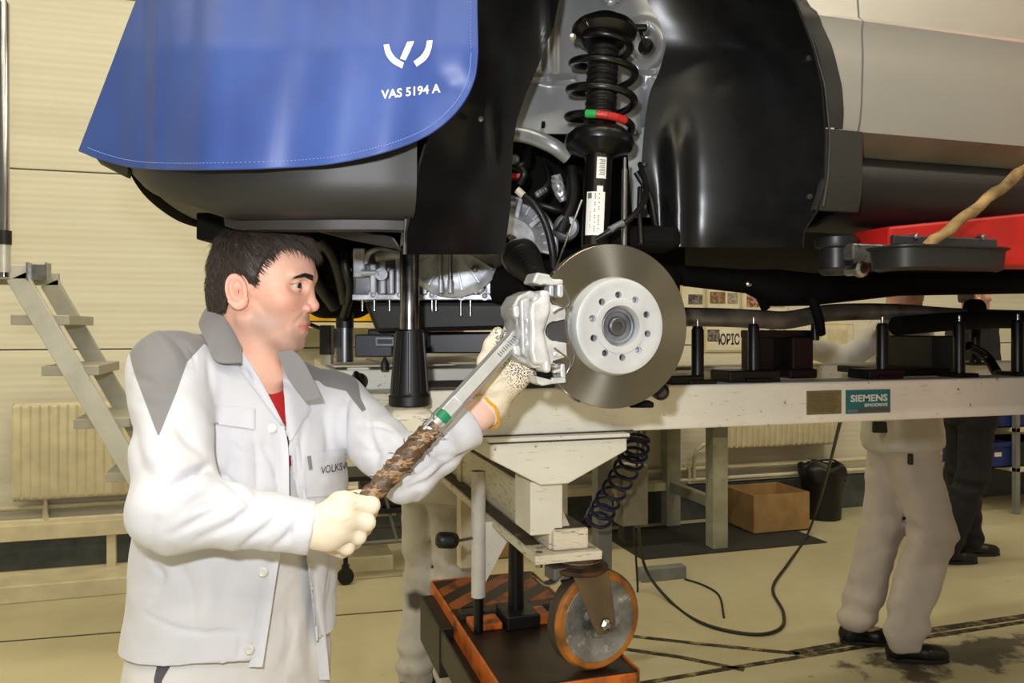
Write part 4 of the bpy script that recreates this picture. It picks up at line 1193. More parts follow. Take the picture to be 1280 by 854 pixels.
# bell housing, seen from below
bc = W(566, 306, 2.04)
MB().lathe(bc, -FW, [(.06, -.06), (.128, -.06), (.134, -.05), (.134, .0), (.12, .006), (.108, .002), (.06, .01)], 60).build('bell_housing', CAST, gb, smooth=30)
for an in (-150, -120, -95, -78, -55, -32):
    d = RT * math.cos(math.radians(an)) + UP * math.sin(math.radians(an))
    MB().obox(bc + d * .085 - FW * .008, d, np.cross(d, FW), FW, .07, .006, .02).build('housing_rib', CAST, gb, bevel=.001)
for x in (551, 563):
    MB().cyl(W(x, 312, 1.99), W(x, 366, 2.0), .0052, n=12).build('coolant_pipe', STEEL, gb, smooth=60)
    MB().cyl(W(x, 350, 1.998), W(x, 366, 2.0), .0075, n=12).build('pipe_ferrule', CAST, gb, smooth=60)
MB().lathe(W(594, 336, 2.02), -FW, [(.009, -.02), (.009, .008), (.004, .01)], 6).build('housing_bolt', STEEL, gb, smooth=30)
for x0, x1, y0, y1, d in ((607, 619, 312, 368, .01), (621, 627, 305, 368, .02), (628, 640, 318, 368, .0), (583, 589, 352, 368, .01), (592, 597, 344, 368, .015), (598, 604, 340, 366, .01), (572, 580, 357, 368, .01), (528, 534, 355, 368, .01)):
    MB().prism([W(x0, y0, DG - d), W(x1, y0, DG - d), W(x1, y1, DG - d), W(x0, y1, DG - d)], FW * .1).build('casting_rib', CAST, gb, bevel=.003)
MB().lathe(W(600, 362, DG - .015), -FW, [(.011, -.02), (.011, .008), (.006, .01)], 8).build('level_plug', CAST, gb, smooth=30)
MB().prism([W(454, 377, DG + .02), W(640, 377, DG + .02), W(650, 412, DG + .03), W(470, 416, DG + .03)], FW * .22).build('oil_pan', RUB, gb, bevel=.012)
MB().obox(W(500, 423, 2.2), RT, FW, UP, .16, .1, .05).build('pan_cradle', BLACKM, tr, bevel=.004)
MB().obox(W(580, 428, 2.3), RT, FW, UP, .3, .1, .06).build('pan_cradle', BLACKM, tr, bevel=.004)
# deck controller under the pan
a = W(470, 430, 2.16)
dk = MB().obox(W(470, 432, 2.16), RT, FW, UP, .10, .08, .06).build('controller_box', M('slate_block', None), tr, bevel=.004)
MB().obox(W(481, 427, 2.115), RT, FW, UP, .05, .012, .026).build('controller_screen', M('screen_frame', (.45, .46, .47), .4, .5), dk, bevel=.002)
MB().obox(W(481, 427, 2.107), RT, FW, UP, .04, .004, .012).build('screen_glass', BLACKP, dk)
# black hoses, belt side and fan cowl right of the mechanic's face
MB().lathe(W(412, 345, 2.35), nrm(-FW * .8 - RT * .5), [(.02, .06), (.10, .06), (.125, .02), (.125, -.1), (.1, -.12)], 36).build('compressor', UNDER, car, smooth=35)
rng = random.Random(5)
for k, (x, y, r_) in enumerate(((428, 330, .012), (434, 318, .016), (424, 345, .008), (436, 350, .014), (430, 360, .01), (437, 338, .007), (415, 328, .006))):
    MB().lathe(W(x, y, 2.16 + .01 * (k % 3)), nrm(-FW + RT * (rng.random() - .5)), [(r_ * .4, -.04), (r_, -.04), (r_, .004), (r_ * .6, .008), (r_ * .3, .008)], 14).build('hose_clamp', CASTD if k % 2 else BLACKM, car, smooth=35)
for pts, r_ in (([W(400, 300, 2.1), W(415, 318, 2.12), W(425, 345, 2.15), W(432, 378, 2.2)], .016), ([W(436, 305, 2.15), W(431, 330, 2.12), W(438, 362, 2.15), W(430, 395, 2.25)], .012), ([W(380, 310, 2.2), W(398, 352, 2.2), W(420, 384, 2.25)], .02)):
    MB().tube(spline(pts, 16), r_, 10).build('coolant_hose', RUB, car, smooth=60)

# --- gearbox end cover seen through the arch
ec = W(634, 308, 1.90)
ea = nrm(-FW * .92 + RT * .12 + UP * .05)
e1 = nrm(np.cross(ea, UP)); e2 = np.cross(e1, ea)
if e1 @ RT < 0: e1 = -e1
if e2[2] < 0: e2 = -e2
cov = MB().grid([[ec + (e1 * math.cos(t) + e2 * math.sin(t)) * r_ + ea * h_ for t in np.linspace(math.radians(-12), math.radians(125), 40)] for r_, h_ in ((.02, .05), (.06, .045), (.085, .02), (.105, .016), (.112, .008), (.118, .0), (.118, -.06))]).build('clutch_cover', CAST, car, smooth=35)
for an in range(-10, 101, 14):
    d = e1 * math.cos(math.radians(an)) + e2 * math.sin(math.radians(an))
    MB().obox(ec + d * .092 + ea * .014, d, np.cross(d, ea), ea, .034, .006, .016).build('cover_rib', CAST, cov, bevel=.0015)
for a0, r0, r1 in ((75, .05, .118), (40, .04, .10)):
    d = e1 * math.cos(math.radians(a0)) + e2 * math.sin(math.radians(a0))
    MB().obox(ec + d * (r0 + r1) / 2 + ea * .03, d, np.cross(d, ea), ea, r1 - r0, .012, .02).build('cover_web', CAST, cov, bevel=.002)
MB().tube([ec + (e1 * math.cos(t) + e2 * math.sin(t)) * .117 + ea * .004 for t in np.linspace(-.2, 2.1, 34)], .006, 8).build('cover_rim', CAST, cov, smooth=60)
for x, y in ((631, 293), (641, 293), (633, 279)): MB().lathe(W(x, y, 1.93), ea, [(.009, -.03), (.009, .008), (.005, .01)], 12).build('cover_bolt', CAST, cov, smooth=35)
MB().cyl(W(634, 246, 1.95), W(634, 280, 1.95), .004, n=8).build('vent_pipe', STEEL, cov, smooth=60)
# odds and ends in the bay
MB().cyl(W(646, 237, 1.84), W(655, 245, 1.84), .0085, n=12).build('cable_sleeve', PAPER, car, smooth=50)
MB().tube(spline([W(655, 245, 1.84), W(670, 258, 1.83), W(682, 280, 1.83), W(690, 310, 1.83), W(692, 335, 1.84)], 20), .009, 10).build('loom', RUB, car, smooth=60)
MB().tube(spline([W(655, 250, 1.86), W(676, 256, 1.88), W(695, 262, 1.88), W(716, 268, 1.9)], 12), .008, 8).build('loom', RUB, car, smooth=60)
MB().obox(W(645, 221, 1.88), RT, FW, UP, .024, .03, .012).build('red_connector', M('red_plastic', (.75, .1, .1), .4), car, bevel=.002)
t = NT('heat_shield_foil'); vo = t.n('TexVoronoi', Scale=90); t.l(t.tc.outputs['Object'], vo.inputs[0])
t.color(t.ramp(vo.outputs['Distance'], [(0, (.45, .46, .48)), (.5, (.85, .86, .88))])); t.b.inputs['Metallic'].default_value = .7; t.b.inputs['Roughness'].default_value = .25; t.bump(vo.outputs['Distance'], .8, .004)
MB().tube(spline([W(694, 220, 1.9), W(698, 234, 1.9), W(704, 252, 1.9)], 8), [.016, .016, .016, .016, .016, .015, .012, .008], 12).build('heat_shield', t.m, car, smooth=60)
for pts, r_, m in (([W(642, 196, 1.9), W(650, 206, 1.86), W(660, 198, 1.88), W(662, 180, 1.92)], .006, RUB), ([W(680, 200, 1.9), W(686, 225, 1.87), W(676, 240, 1.86)], .007, RUB), ([W(640, 206, 1.88), W(655, 215, 1.85), W(650, 230, 1.86)], .009, RUB), ([W(714, 210, 1.9), W(716, 250, 1.88), W(700, 292, 1.86)], .016, RUB)):
    MB().tube(spline(pts, 16), r_, 9).build('hose', m, car, smooth=60)
MB().lathe(W(643, 199, 1.86), -FW, [(.012, -.02), (.012, 0), (.008, .006), (.0, .006)], 16).build('hose_coupling', CASTD, car, smooth=40)
for k in range(4):
    MB().lathe(W(672 + 3 * k, 243 - 2 * k, 1.83 + .01 * k), nrm(RT + UP * .5), [(.005, -.006), (.008, -.003), (.008, .003), (.005, .006)], 10).build('sensor_ring', CASTD, car, smooth=40)
MB().lathe(W(708, 284, 1.86), -FW, [(.03, -.06), (.03, 0), (.024, .006), (.012, .004), (.012, -.01)], 24).build('control_arm_bush', CASTD, car, smooth=40)

# --- drive shaft boot
ba, bb_ = W(650, 320, 1.80), W(676, 353, 1.57)
ax = nrm(bb_ - ba); L = np.linalg.norm(bb_ - ba)
prof = [(.03, -.01), (.040, -.01), (.042, .0), (.0425, .02), (.042, .04), (.040, .058)]
for k in range(8):
    r0 = .0385 - .0024 * k; h0 = .062 + k * (L - .08) / 8
    prof += [(r0 - .004, h0 + .002), (r0, h0 + .007), (r0 - .001, h0 + .010)]
prof += [(.017, L - .012), (.016, L)]
dsb = MB().lathe(ba, ax, prof, 32).build('drive_shaft_boot', RUB, car, smooth=60)
MB().lathe(ba, ax, [(.0424, .006), (.0434, .007), (.0434, .012), (.0424, .013)], 32).build('boot_clamp', STEEL, dsb, smooth=40)

# --- strut, spring, mount
s0, s1 = W(756, 20, 1.74), W(743, 320, 1.66)
def SP(y): return s0 + (s1 - s0) * (y - 20) / 300
sx = nrm(s1 - s0)
st = MB().lathe(SP(198), sx, [(.0, -.03), (.0275, -.03), (.0285, .0), (.0285, .2)], 28).build('strut', SPRINGB, car, smooth=40)
n = 150; pts = []
for k in range(n):
    f = k / (n - 1)
    yy = 50 + f * 128
    an = f * 2 * math.pi * 3.75 + 3.74
    r_ = np.interp(f, [0, .12, .3, .8, 1], [.052, .058, .070, .070, .064])
    pts.append(SP(yy) + RT * math.cos(an) * r_ + FW * math.sin(an) * r_)
MB().tube(pts, .0082, 12).build('coil_spring', SPRINGB, st, smooth=60)
for px_, m in ((742, M('green_dab', (.15, .62, .28), .5)), (754, RED), (765, RED), (776, RED)):
    k = min(range(2, n - 2), key=lambda q: abs(pix(pts[q])[0] - px_) + abs(pix(pts[q])[1] - 158) * .4 + (0 if pix(pts[q])[2] < pix(SP(158))[2] else 99))
    MB().tube(pts[k - 1:k + 2], .0087, 12).build('paint_dab', m, st, smooth=60)
prof = [(.024, 0)]
for k in range(13):
    h = .008 + k * .0135
    prof += [(.030, h), (.034, h + .004), (.034, h + .007), (.030, h + .011)]
MB().lathe(SP(58), sx, prof + [(.02, .19)], 28).build('bellows', RUB, st, smooth=40)
MB().lathe(SP(24), sx, [(.0, -.004), (.03, -.004), (.042, .004), (.044, .012), (.066, .02), (.070, .026), (.070, .036), (.062, .044), (.052, .05), (.045, .058)], 40).build('top_mount', SPRINGB, st, smooth=35)
MB().lathe(SP(44), sx, [(.056, 0), (.0585, .003), (.0585, .008), (.05, .014)], 40).build('bearing_ring', CASTD, st, smooth=35)
for x, y in ((769, 27), (716, 46), (737, 28)): MB().lathe(W(x, y, 1.685), -FW - UP * .5, [(.007, -.01), (.007, .003), (.003, .004)], 10).build('mount_nut', STEEL, st, smooth=40)
MB().lathe(SP(172), sx, [(.035, -.012), (.058, -.004), (.072, .01), (.074, .018), (.070, .03), (.055, .036), (.035, .046), (.03, .05)], 40).build('spring_seat', SPRINGB, st, smooth=35)
LABW = M('white_sticker', (.90, .90, .88), .5, var=.03)
LINK = M('sticker_ink', (.42, .42, .43), .6)
def tube_label(y0, y1, r_, a0, a1, ink):
    c0, c1 = SP(y0), SP(y1)
    tow = nrm(-c0 * A(1, 1, 0)); sd = nrm(np.cross(sx, tow))
    if sd @ RT < 0: sd = -sd
    P = lambda u, v, rr: c0 + (c1 - c0) * v + tow * math.cos(a0 + (a1 - a0) * u) * rr + sd * math.sin(a0 + (a1 - a0) * u) * rr
    o = MB().grid([[P(u, v, r_) for u in np.linspace(0, 1, 14)] for v in (0, .5, 1)], .0004).build('label', LABW, st, smooth=60)
    g = MB()
    for (u0, u1, v0, v1) in ink:
        g.grid([[P(u, v, r_ + .0006) for u in np.linspace(u0, u1, 4)] for v in (v0, v1)])
    return g
g = tube_label(203, 229, .0289, -.10, .62, [(.25 + .1 * (k % 2), .85, .12 + .085 * k, .16 + .085 * k) for k in range(9)] )
g.build('label_print', LINK, st)
rg = random.Random(9)
ink = [(.08, .3, .03, .16)] + [(.46 + .2 * c, .52 + .2 * c, .04 + .05 * k, .07 + .05 * k) for c in range(2) for k in range(18) if rg.random() < .6] + [(.24, .27, .4 + .05 * k, .43 + .05 * k) for k in range(9) if rg.random() < .7]
tube_label(245, 297, .0291, -.78, .60, ink).build('label_print', LINK, st)
tube_label(238, 246, .0291, -.02, .42, []).v
# anti-roll bar link, brake pipe, cable clip
MB().tube([W(781, 197, 1.64), W(781, 212, 1.64)], .004, 10).tube([W(781, 212, 1.64), W(780, 310, 1.62)], .0062, 12).build('drop_link', STEEL, car, smooth=60)
MB().tube(spline([W(727, 250, 1.63), W(712, 290, 1.60), W(700, 322, 1.55), W(693, 340, 1.5)], 16), .0022, 6).build('brake_pipe', STEEL, car, smooth=60)
MB().tube(spline([W(745, 300, 1.61), W(765, 288, 1.6), W(782, 278, 1.61), W(798, 262, 1.65), W(808, 240, 1.72), W(800, 205, 1.8)], 24), .006, 9).build('sensor_cable', RUB, car, smooth=60)
MB().tube([W(762, 288, 1.6), W(779, 279, 1.605)], .008, 10).build('cable_clip', CASTD, car, smooth=60)
MB().tube(spline([W(795, 215, 1.8), W(812, 245, 1.8), W(818, 275, 1.78), W(822, 300, 1.75)], 16), .007, 9).build('hose', RUB, car, smooth=60)
MB().tube([W(801, 305, 1.7), W(799, 270, 1.72), W(800, 235, 1.76)], .006, 8).build('hose', RUB, car, smooth=60)
MB().obox(W(799, 300, 1.8), RT, FW, UP, .16, .14, .05).build('steering_knuckle', UNDER, car, bevel=.015)
MB().tube(spline([W(800, 36, 1.78), W(802, 44, 1.76), W(806, 56, 1.77)], 8), .004, 8).build('wear_cable', RUB, car, smooth=60)
MB().lathe(W(806, 60, 1.80), -FW, [(.016, 0), (.016, .02), (.008, .03), (0, .03)], 14).build('grommet', RUB, car, smooth=40)
MB().obox(W(800, 35, 1.76), RT, FW, UP, .03, .02, .012).build('connector', RUB, car, bevel=.003)

# --- brake disc (built about its own axle)
dn = nrm(RT * math.sin(math.radians(18.5)) - FW * math.cos(math.radians(18.5)))
dc = W(768, 408, 1.55)
dh = nrm(np.cross(UP, dn)); 
DM = Matrix(((dh[0], UP[0], dn[0]), (dh[1], UP[1], dn[1]), (dh[2], UP[2], dn[2]))).to_4x4()
DM.translation = Vector(dc) - car.location
def mat_disc():
    t = NT('machined_disc')
    mp = t.n('Mapping'); mp.inputs['Scale'].default_value = (1, 1, 1); t.l(t.tc.outputs['Object'], mp.inputs[0])
    ln = t.n('VectorMath', operation='LENGTH'); t.l(mp.outputs[0], ln.inputs[0])
    cb = t.n('CombineXYZ'); t.l(ln.outputs['Value'], cb.inputs[0])
    ns = t.noise(900, 3, cb.outputs[0])
    t.color(t.ramp(ns, [(.3, (.54, .515, .46)), (.7, (.58, .555, .50))]))
    t.b.inputs['Metallic'].default_value = .95; t.b.inputs['Roughness'].default_value = .30
    t.b.inputs['Anisotropic'].default_value = .9
    tg = t.n('Tangent', direction_type='RADIAL', axis='Z'); t.l(tg.outputs[0], t.b.inputs['Tangent'])
    t.bump(ns, .025, .0005)
    return t.m
DISCM = mat_disc()
HATM = M('silver_hat_coating', (.80, .81, .83), .42, .35, var=.05, scale=14, bump=.06, bscale=200)
R0 = .1595
disc = MB().lathe((0, 0, 0), (0, 0, 1), [(.09, .0), (R0 - .001, .0), (R0, -.001), (R0, -.009), (R0 - .012, -.010), (R0 - .012, -.016), (R0, -.017), (R0, -.025), (.09, -.026)], 128).build('brake_disc', DISCM, car, smooth=30)
disc.matrix_basis = DM
hat = MB().lathe((0, 0, 0), (0, 0, 1), [(.0955, -.012), (.0955, .004), (.0925, .022), (.0905, .0255), (.084, .0272), (.078, .0262), (.053, .0262), (.052, .0285), (.047, .0290), (.040, .0285), (.0385, .024), (.0365, .012), (.0365, -.02), (.06, -.02)], 96).build('hub_face', HATM, disc, smooth=30)
# ten drilled holes
bm = bmesh.new()
for k in range(10):
    an = math.radians(90 + 36 * k + 4)
    bmesh.ops.create_cone(bm, cap_ends=True, segments=20, radius1=.0067, radius2=.0067, depth=.05, matrix=Matrix.Translation((math.cos(an) * .0600, math.sin(an) * .0600, .03)))
me = bpy.data.meshes.new('cutter'); bm.to_mesh(me); bm.free()
co = bpy.data.objects.new('cutter', me); COL.objects.link(co); co.parent = disc
md = hat.modifiers.new('b', 'BOOLEAN'); md.object = co; md.operation = 'DIFFERENCE'; md.solver = 'EXACT'
dg = bpy.context.evaluated_depsgraph_get()
nm = bpy.data.meshes.new_from_object(hat.evaluated_get(dg))
hat.modifiers.clear(); old = hat.data; hat.data = nm; nm.name = 'hub_face'
bpy.data.objects.remove(co)
for k in range(10):
    an = math.radians(90 + 36 * k + 4)
    p = A(math.cos(an) * .0600, math.sin(an) * .0600, 0)
    if k % 2 == 0 or k == 9: MB().lathe(p + A(0, 0, .008), (0, 0, 1), [(0, 0), (.0068, 0), (.0068, .012), (.0055, .012), (.0055, .001), (0, .001)], 16).build('hole_sleeve', CASTD if k % 4 == 0 else CAST, disc, smooth=30)
    else: MB().lathe(p + A(0, 0, .006), (0, 0, 1), [(0, 0), (.0068, 0), (.0068, .003), (0, .003)], 16).build('hole_bottom', BLACKM, disc)
MB().lathe((0, 0, -.01), (0, 0, 1), [(0, .016), (.024, .016), (.0275, .02), (.0285, .026), (.031, .027), (.0365, .024), (.037, .02)], 48).build('hub', CASTD, disc, smooth=30)
MB().lathe((0, 0, 0), (0, 0, 1), [(.0, .0135), (.0075, .0135), (.0085, .0175), (.0145, .0185), (.018, .016), (.0195, .0135), (.0195, .0065), (.02, .005)], 12).build('axle_bolt', M('zinc_bolt', (.42, .42, .43), .35, .8), disc, smooth=20)
MB().lathe((0, 0, -.03), (0, 0, 1), [(.05, 0), (.15, -.002), (.152, .001), (.05, .002)], 60).build('splash_plate', UNDER, disc, smooth=30)

# --- caliper
CALM = M('raw_caliper_casting', (.82, .825, .83), .38, .35, var=.10, scale=30, bump=.18, bscale=140, dirt=(.60, .605, .60), damt=.66, dscale=30)
CALD = M('caliper_body_casting', (.70, .705, .71), .46, .35, var=.14, scale=24, bump=.25, bscale=120)
def zc(X, Y): return 620 + X / 4.742, 320 + Y / 4.742
def dD(px, py, o):
    """depth of the point o metres in front of the disc face seen at a pixel"""
    ray = W(px, py, 1.0) - A(0, 0, EYE)
    p0 = dc + dn * o - A(0, 0, EYE)
    return (p0 @ dn) / (ray @ dn)
def cp_(pts, o): return [W(*zc(x, y), dD(*zc(x, y), o)) for x, y in pts]
notch = [(350 + 58 * math.cos(t), 446 + 60 * math.sin(t)) for t in np.linspace(math.radians(-80), math.radians(-280), 14)]
cal = MB().prism(cp_([(205, 285), (232, 240), (262, 262), (318, 262), (330, 288), (408, 302), (414, 372), (360, 386)] + notch + [(362, 508), (416, 516), (420, 596), (338, 622), (330, 640), (290, 655), (225, 665), (205, 640), (196, 540), (218, 445), (196, 360)], .031), -dn * .020).build('brake_caliper', CALM, car, bevel=.004, seg=3)
MB().prism(cp_([(262, 203), (322, 203), (326, 268), (324, 330), (304, 392), (286, 446), (300, 505), (322, 600), (332, 640), (332, 694), (285, 694), (282, 646), (222, 648), (203, 560), (208, 445), (200, 340), (208, 275), (262, 258)], .048), -dn * .05).build('bridge_band', CALM, cal, bevel=.007, seg=3)
for q in ([(335, 318), (372, 300), (405, 306), (350, 345)], [(345, 560), (408, 590), (380, 604), (338, 596)]): MB().prism(cp_(q, .034), -dn * .01).build('finger_rib', CALM, cal, bevel=.003)
# bridge over the rim and piston housing on the inside
MB().prism(cp_([(96, 300), (132, 238), (205, 205), (258, 215), (258, 655), (235, 668), (150, 628), (98, 592), (98, 520), (120, 500), (120, 380), (100, 360)], .012), -dn * .075).build('piston_housing', CALD, cal, bevel=.006, seg=3)
MB().prism(cp_([(140, 262), (206, 236), (206, 620), (150, 590)], .026), -dn * .03).build('bridge', CALD, cal, bevel=.006, seg=3)
for y0, y1 in ((300, 365), (530, 590)):
    MB().prism(cp_([(100, y0), (205, y0 - 18 if y0 < 400 else y0 + 6), (205, y1 + 10), (112, y1)], .018), -dn * .03).build('housing_rib', CALM, cal, bevel=.004)
bx = cp_([(165, 452)], .008)[0]
MB().lathe(bx, nrm(-RT * .9 - FW * .45), [(.021, -.03), (.021, .0), (.019, .005), (.016, .007), (.016, .012), (.012, .015), (.004, .016)], 24).build('piston_boot', CAST, cal, smooth=35)
for a_ in (-1, 1):
    MB().tube(cp_([(180, 452 - 80), (200, 452 - 40), (205, 452), (200, 452 + 40), (180, 452 + 80)], .03), .004, 8).build('cast_edge', CALM, cal, smooth=60); break
# pads behind the notch
MB().prism(cp_([(300, 380), (425, 380), (425, 515), (300, 515)], .014), -dn * .01).build('brake_pad', M('pad_backing', (.24, .24, .24), .6, var=.1), cal, bevel=.002)
# carrier bracket ends
MB().prism(cp_([(215, 158), (242, 96), (318, 108), (336, 136), (400, 138), (402, 170), (330, 175), (290, 168), (270, 172)], .026), -dn * .055).build('carrier', CALM, cal, bevel=.004, seg=3)
MB().prism(cp_([(366, 168), (402, 168), (402, 236), (388, 250), (366, 240)], .026), -dn * .03).build('carrier_lug', CALM, cal, bevel=.003)
MB().prism(cp_([(316, 175), (345, 175), (345, 245), (316, 235)], .024), -dn * .03).build('slide_pin', CAST, cal, bevel=.003)
MB().prism(cp_([(238, 712), (330, 736), (330, 722), (414, 722), (416, 752), (330, 760), (276, 770), (250, 758)], .026), -dn * .05).build('carrier', CALM, cal, bevel=.004, seg=3)
MB().prism(cp_([(384, 640), (410, 640), (416, 724), (386, 724), (384, 690), (340, 700), (340, 680), (384, 668)], .026), -dn * .03).build('carrier_lug', CALM, cal, bevel=.003)
MB().prism(cp_([(258, 688), (340, 690), (332, 736), (262, 722)], .02), -dn * .02).build('slide_pin', UNDER, cal, bevel=.003)
WIRE = M('spring_wire', (.55, .55, .54), .3, .9)
q = cp_([(330, 262), (352, 280), (405, 302), (432, 286), (425, 240), (405, 190)], .042)
MB().tube(spline(q, 24), .0018, 6).build('spring_wire', WIRE, cal, smooth=60)
q = cp_([(405, 172), (432, 245), (442, 300), (420, 330), (414, 440), (440, 520), (462, 570), (452, 640), (416, 700)], .041)
MB().tube(spline(q, 40), .0018, 6).build('spring_wire', WIRE, cal, smooth=60)
q = cp_([(345, 545), (390, 580), (432, 608), (440, 632), (425, 690)], .043)
MB().tube(spline(q, 24), .0018, 6).build('spring_wire', WIRE, cal, smooth=60)
q = cp_([(340, 340), (372, 318), (398, 310)], .0385)
MB().tube(q, .002, 6).build('spring_wire', WIRE, cal, smooth=60)
MB().tube(spline([W(694, 484, 1.5), W(704, 488, 1.48), W(716, 498, 1.48), W(724, 502, 1.5)], 12), .0022, 6).build('pad_wear_wire', WIRE, cal, smooth=60)
MB().lathe(W(826, 490, 1.66), -FW, [(.0, -.03), (.018, -.03), (.018, 0), (.01, .01), (0, .01)], 16).build('track_rod_end', RUB, car, smooth=40)
MB().obox(W(800, 505, 1.64), RT, FW, UP, .05, .05, .012).build('lower_arm', UNDER, car, bevel=.004)

# ================================================================== blue wing cover
def mat_vinyl():
    t = NT('blue_vinyl')
    c = t.ramp(t.noise(4, 5), [(.3, (.17, .26, .52)), (.72, (.22, .33, .60))])
    c = t.mix(t.ramp(t.noise(3, 6, Roughness=.7), [(.55, 0.0), (.72, .35)]), c, (.22, .23, .38))
    c = t.mix(t.ramp(t.noise(60, 6, Roughness=.7), [(.72, 0.0), (.76, .5)]), c, (.5, .6, .8))
    t.color(c); t.b.inputs['Roughness'].default_value = .46
    t.bump(t.noise(420, 2), .12, .001)
    return t.m
VIN = mat_vinyl()
bot = spline([(100, 188, 0), (128, 199, 0), (165, 208, 0), (205, 211, 0), (260, 211, 0), (340, 209, 0), (410, 204, 0), (470, 192, 0), (520, 175, 0), (553, 155, 0), (578, 128, 0), (592, 98, 0), (596, 66, 0)], 90)[:, :2]
def coverD(px, y):
    D = np.interp(px, [100, 150, 180, 215, 255, 310, 374, 450, 532, 600], [1.60, 1.53, 1.475, 1.40, 1.335, 1.295, 1.275, 1.275, 1.29, 1.315])
    D += .008 * math.exp(-((px - (184 - .0 * y)) / 7) ** 2) - .010 * math.exp(-((px - 196) / 9) ** 2)
    D += .008 * math.sin(px * .035 + 1) * (.4 + y / 260) + .004 * math.sin(px * .083 + y * .012)
    D += .012 * math.exp(-((px - 245) / 16) ** 2) * max(0, 1 - y / 170)
    D += .01 * g2(px, y, 565, 110, 20, 20) * (1 if True else 0)
    return D - .014 - .03 * (1 / (1 + math.exp((px - 270) / 18))) + max(0, 60 - y) * .0003
rows = []
top = np.stack([np.interp(np.linspace(0, 1, 90), [0, 1], [222, 592]), np.full(90, -130)], 1)
for t_ in np.linspace(0, 1, 46):
    r = top + (bot - top) * t_
    rows.append([W(x, y, coverD(x, y)) for x, y in r])
over = [p + A(0, .06, .05) for p in rows[0]]; over2 = [p + A(.02, .25, .09) for p in rows[0]]; over3 = [p + A(.03, .5, .11) for p in rows[0]]
rows = [over3, over2, over] + rows
wc_ = MB().grid(rows, .003).build('wing_cover', VIN, smooth=70)
tag(wc_, 'blue vinyl wing cover with white lettering hung over the car front', 'cover')
hem = MB().tube([np.asarray(q) + nrm(-FW) * .0005 for q in rows[-1]], .0028, 8)
hem.build('piping', VIN, wc_, smooth=60)
hem = MB().tube([np.asarray(r[-1]) for r in rows[3:]], .0028, 8).build('piping', VIN, wc_, smooth=60)
CB = bvh_of(wc_)
STI = M('pale_thread', (.45, .56, .80), .5)
g = MB()
for k in range(2, 89):
    x, y = bot[k]
    tg = nrm(np.append(bot[min(k + 1, 89)] - bot[k - 1], 0)); nx, ny = tg[1], -tg[0]
    for f in (0, .5):
        xx, yy = (bot[k] * (1 - f) + bot[min(k + 1, 89)] * f) + np.array((nx, ny)) * 7
        p = drape(CB, xx, yy, .0006); q = drape(CB, xx + tg[0] * 1.8, yy + tg[1] * 1.8, .0006)
        if p is not None and q is not None: g.tube([p, q], .0007, 5)
for k in range(30):
    y = 60 - k * 4
    p = drape(CB, 588.5, y, .0006); q = drape(CB, 588.5, y - 2, .0006)
    if p is not None and q is not None: g.tube([p, q], .0007, 5)
g.build('stitching', STI, wc_, kind='stuff')
PRINT = M('white_print', (.90, .90, .90), .5, var=.04)
def decal(polys, name, parent, bvh, m, lift=.0008):
    g = MB()
    for P in polys:
        pts = [drape(bvh, x, y, lift) for x, y in P]
        g.add(pts, [tuple(range(len(pts)))])
    return g.build(name, m, parent)
def dz_(pts): return [(380 + x / 3.991, y / 3.991) for x, y in pts]
def arcpoly(outer, inner, n=12):
    o = spline([(x, y, 0) for x, y in outer], n)[:, :2]; i = spline([(x, y, 0) for x, y in inner], n)[:, :2]
    return [[tuple(o[k]), tuple(o[k + 1]), tuple(i[k + 1]), tuple(i[k])] for k in range(n - 1)]
em = arcpoly(dz_([(398, 226), (410, 275), (440, 315), (488, 343)]), dz_([(424, 222), (436, 260), (460, 292), (497, 314)]))
em += arcpoly(dz_([(515, 210), (505, 232), (495, 255), (478, 294)]), dz_([(548, 208), (536, 236), (524, 262), (505, 303)]), 6)
em += arcpoly(dz_([(640, 203), (632, 250), (608, 298), (560, 334)]), dz_([(612, 205), (604, 243), (582, 278), (544, 308)]))
decal(em, 'emblem', wc_, CB, PRINT, .0016)
vs, fs, w = text_mesh('VAS 5194 A', bold=.025)
pt = [(476.5 + 74 * x / w[0] - 1.2 * 0, 124.5 - 8.5 * x / w[0] - 11.5 * y / w[1]) for x, y in vs]
MB().add([drape(CB, x, y, .0008) for x, y in pt], fs).build('lettering', PRINT, wc_)
# stowed strap ends under the cover's lower corner
MB().prism([W(118, 196, 1.62), W(160, 209, 1.56), W(158, 222, 1.58), W(125, 205, 1.64)], FW * .02).build('bumper_corner', BUMP_, car, bevel=.003)
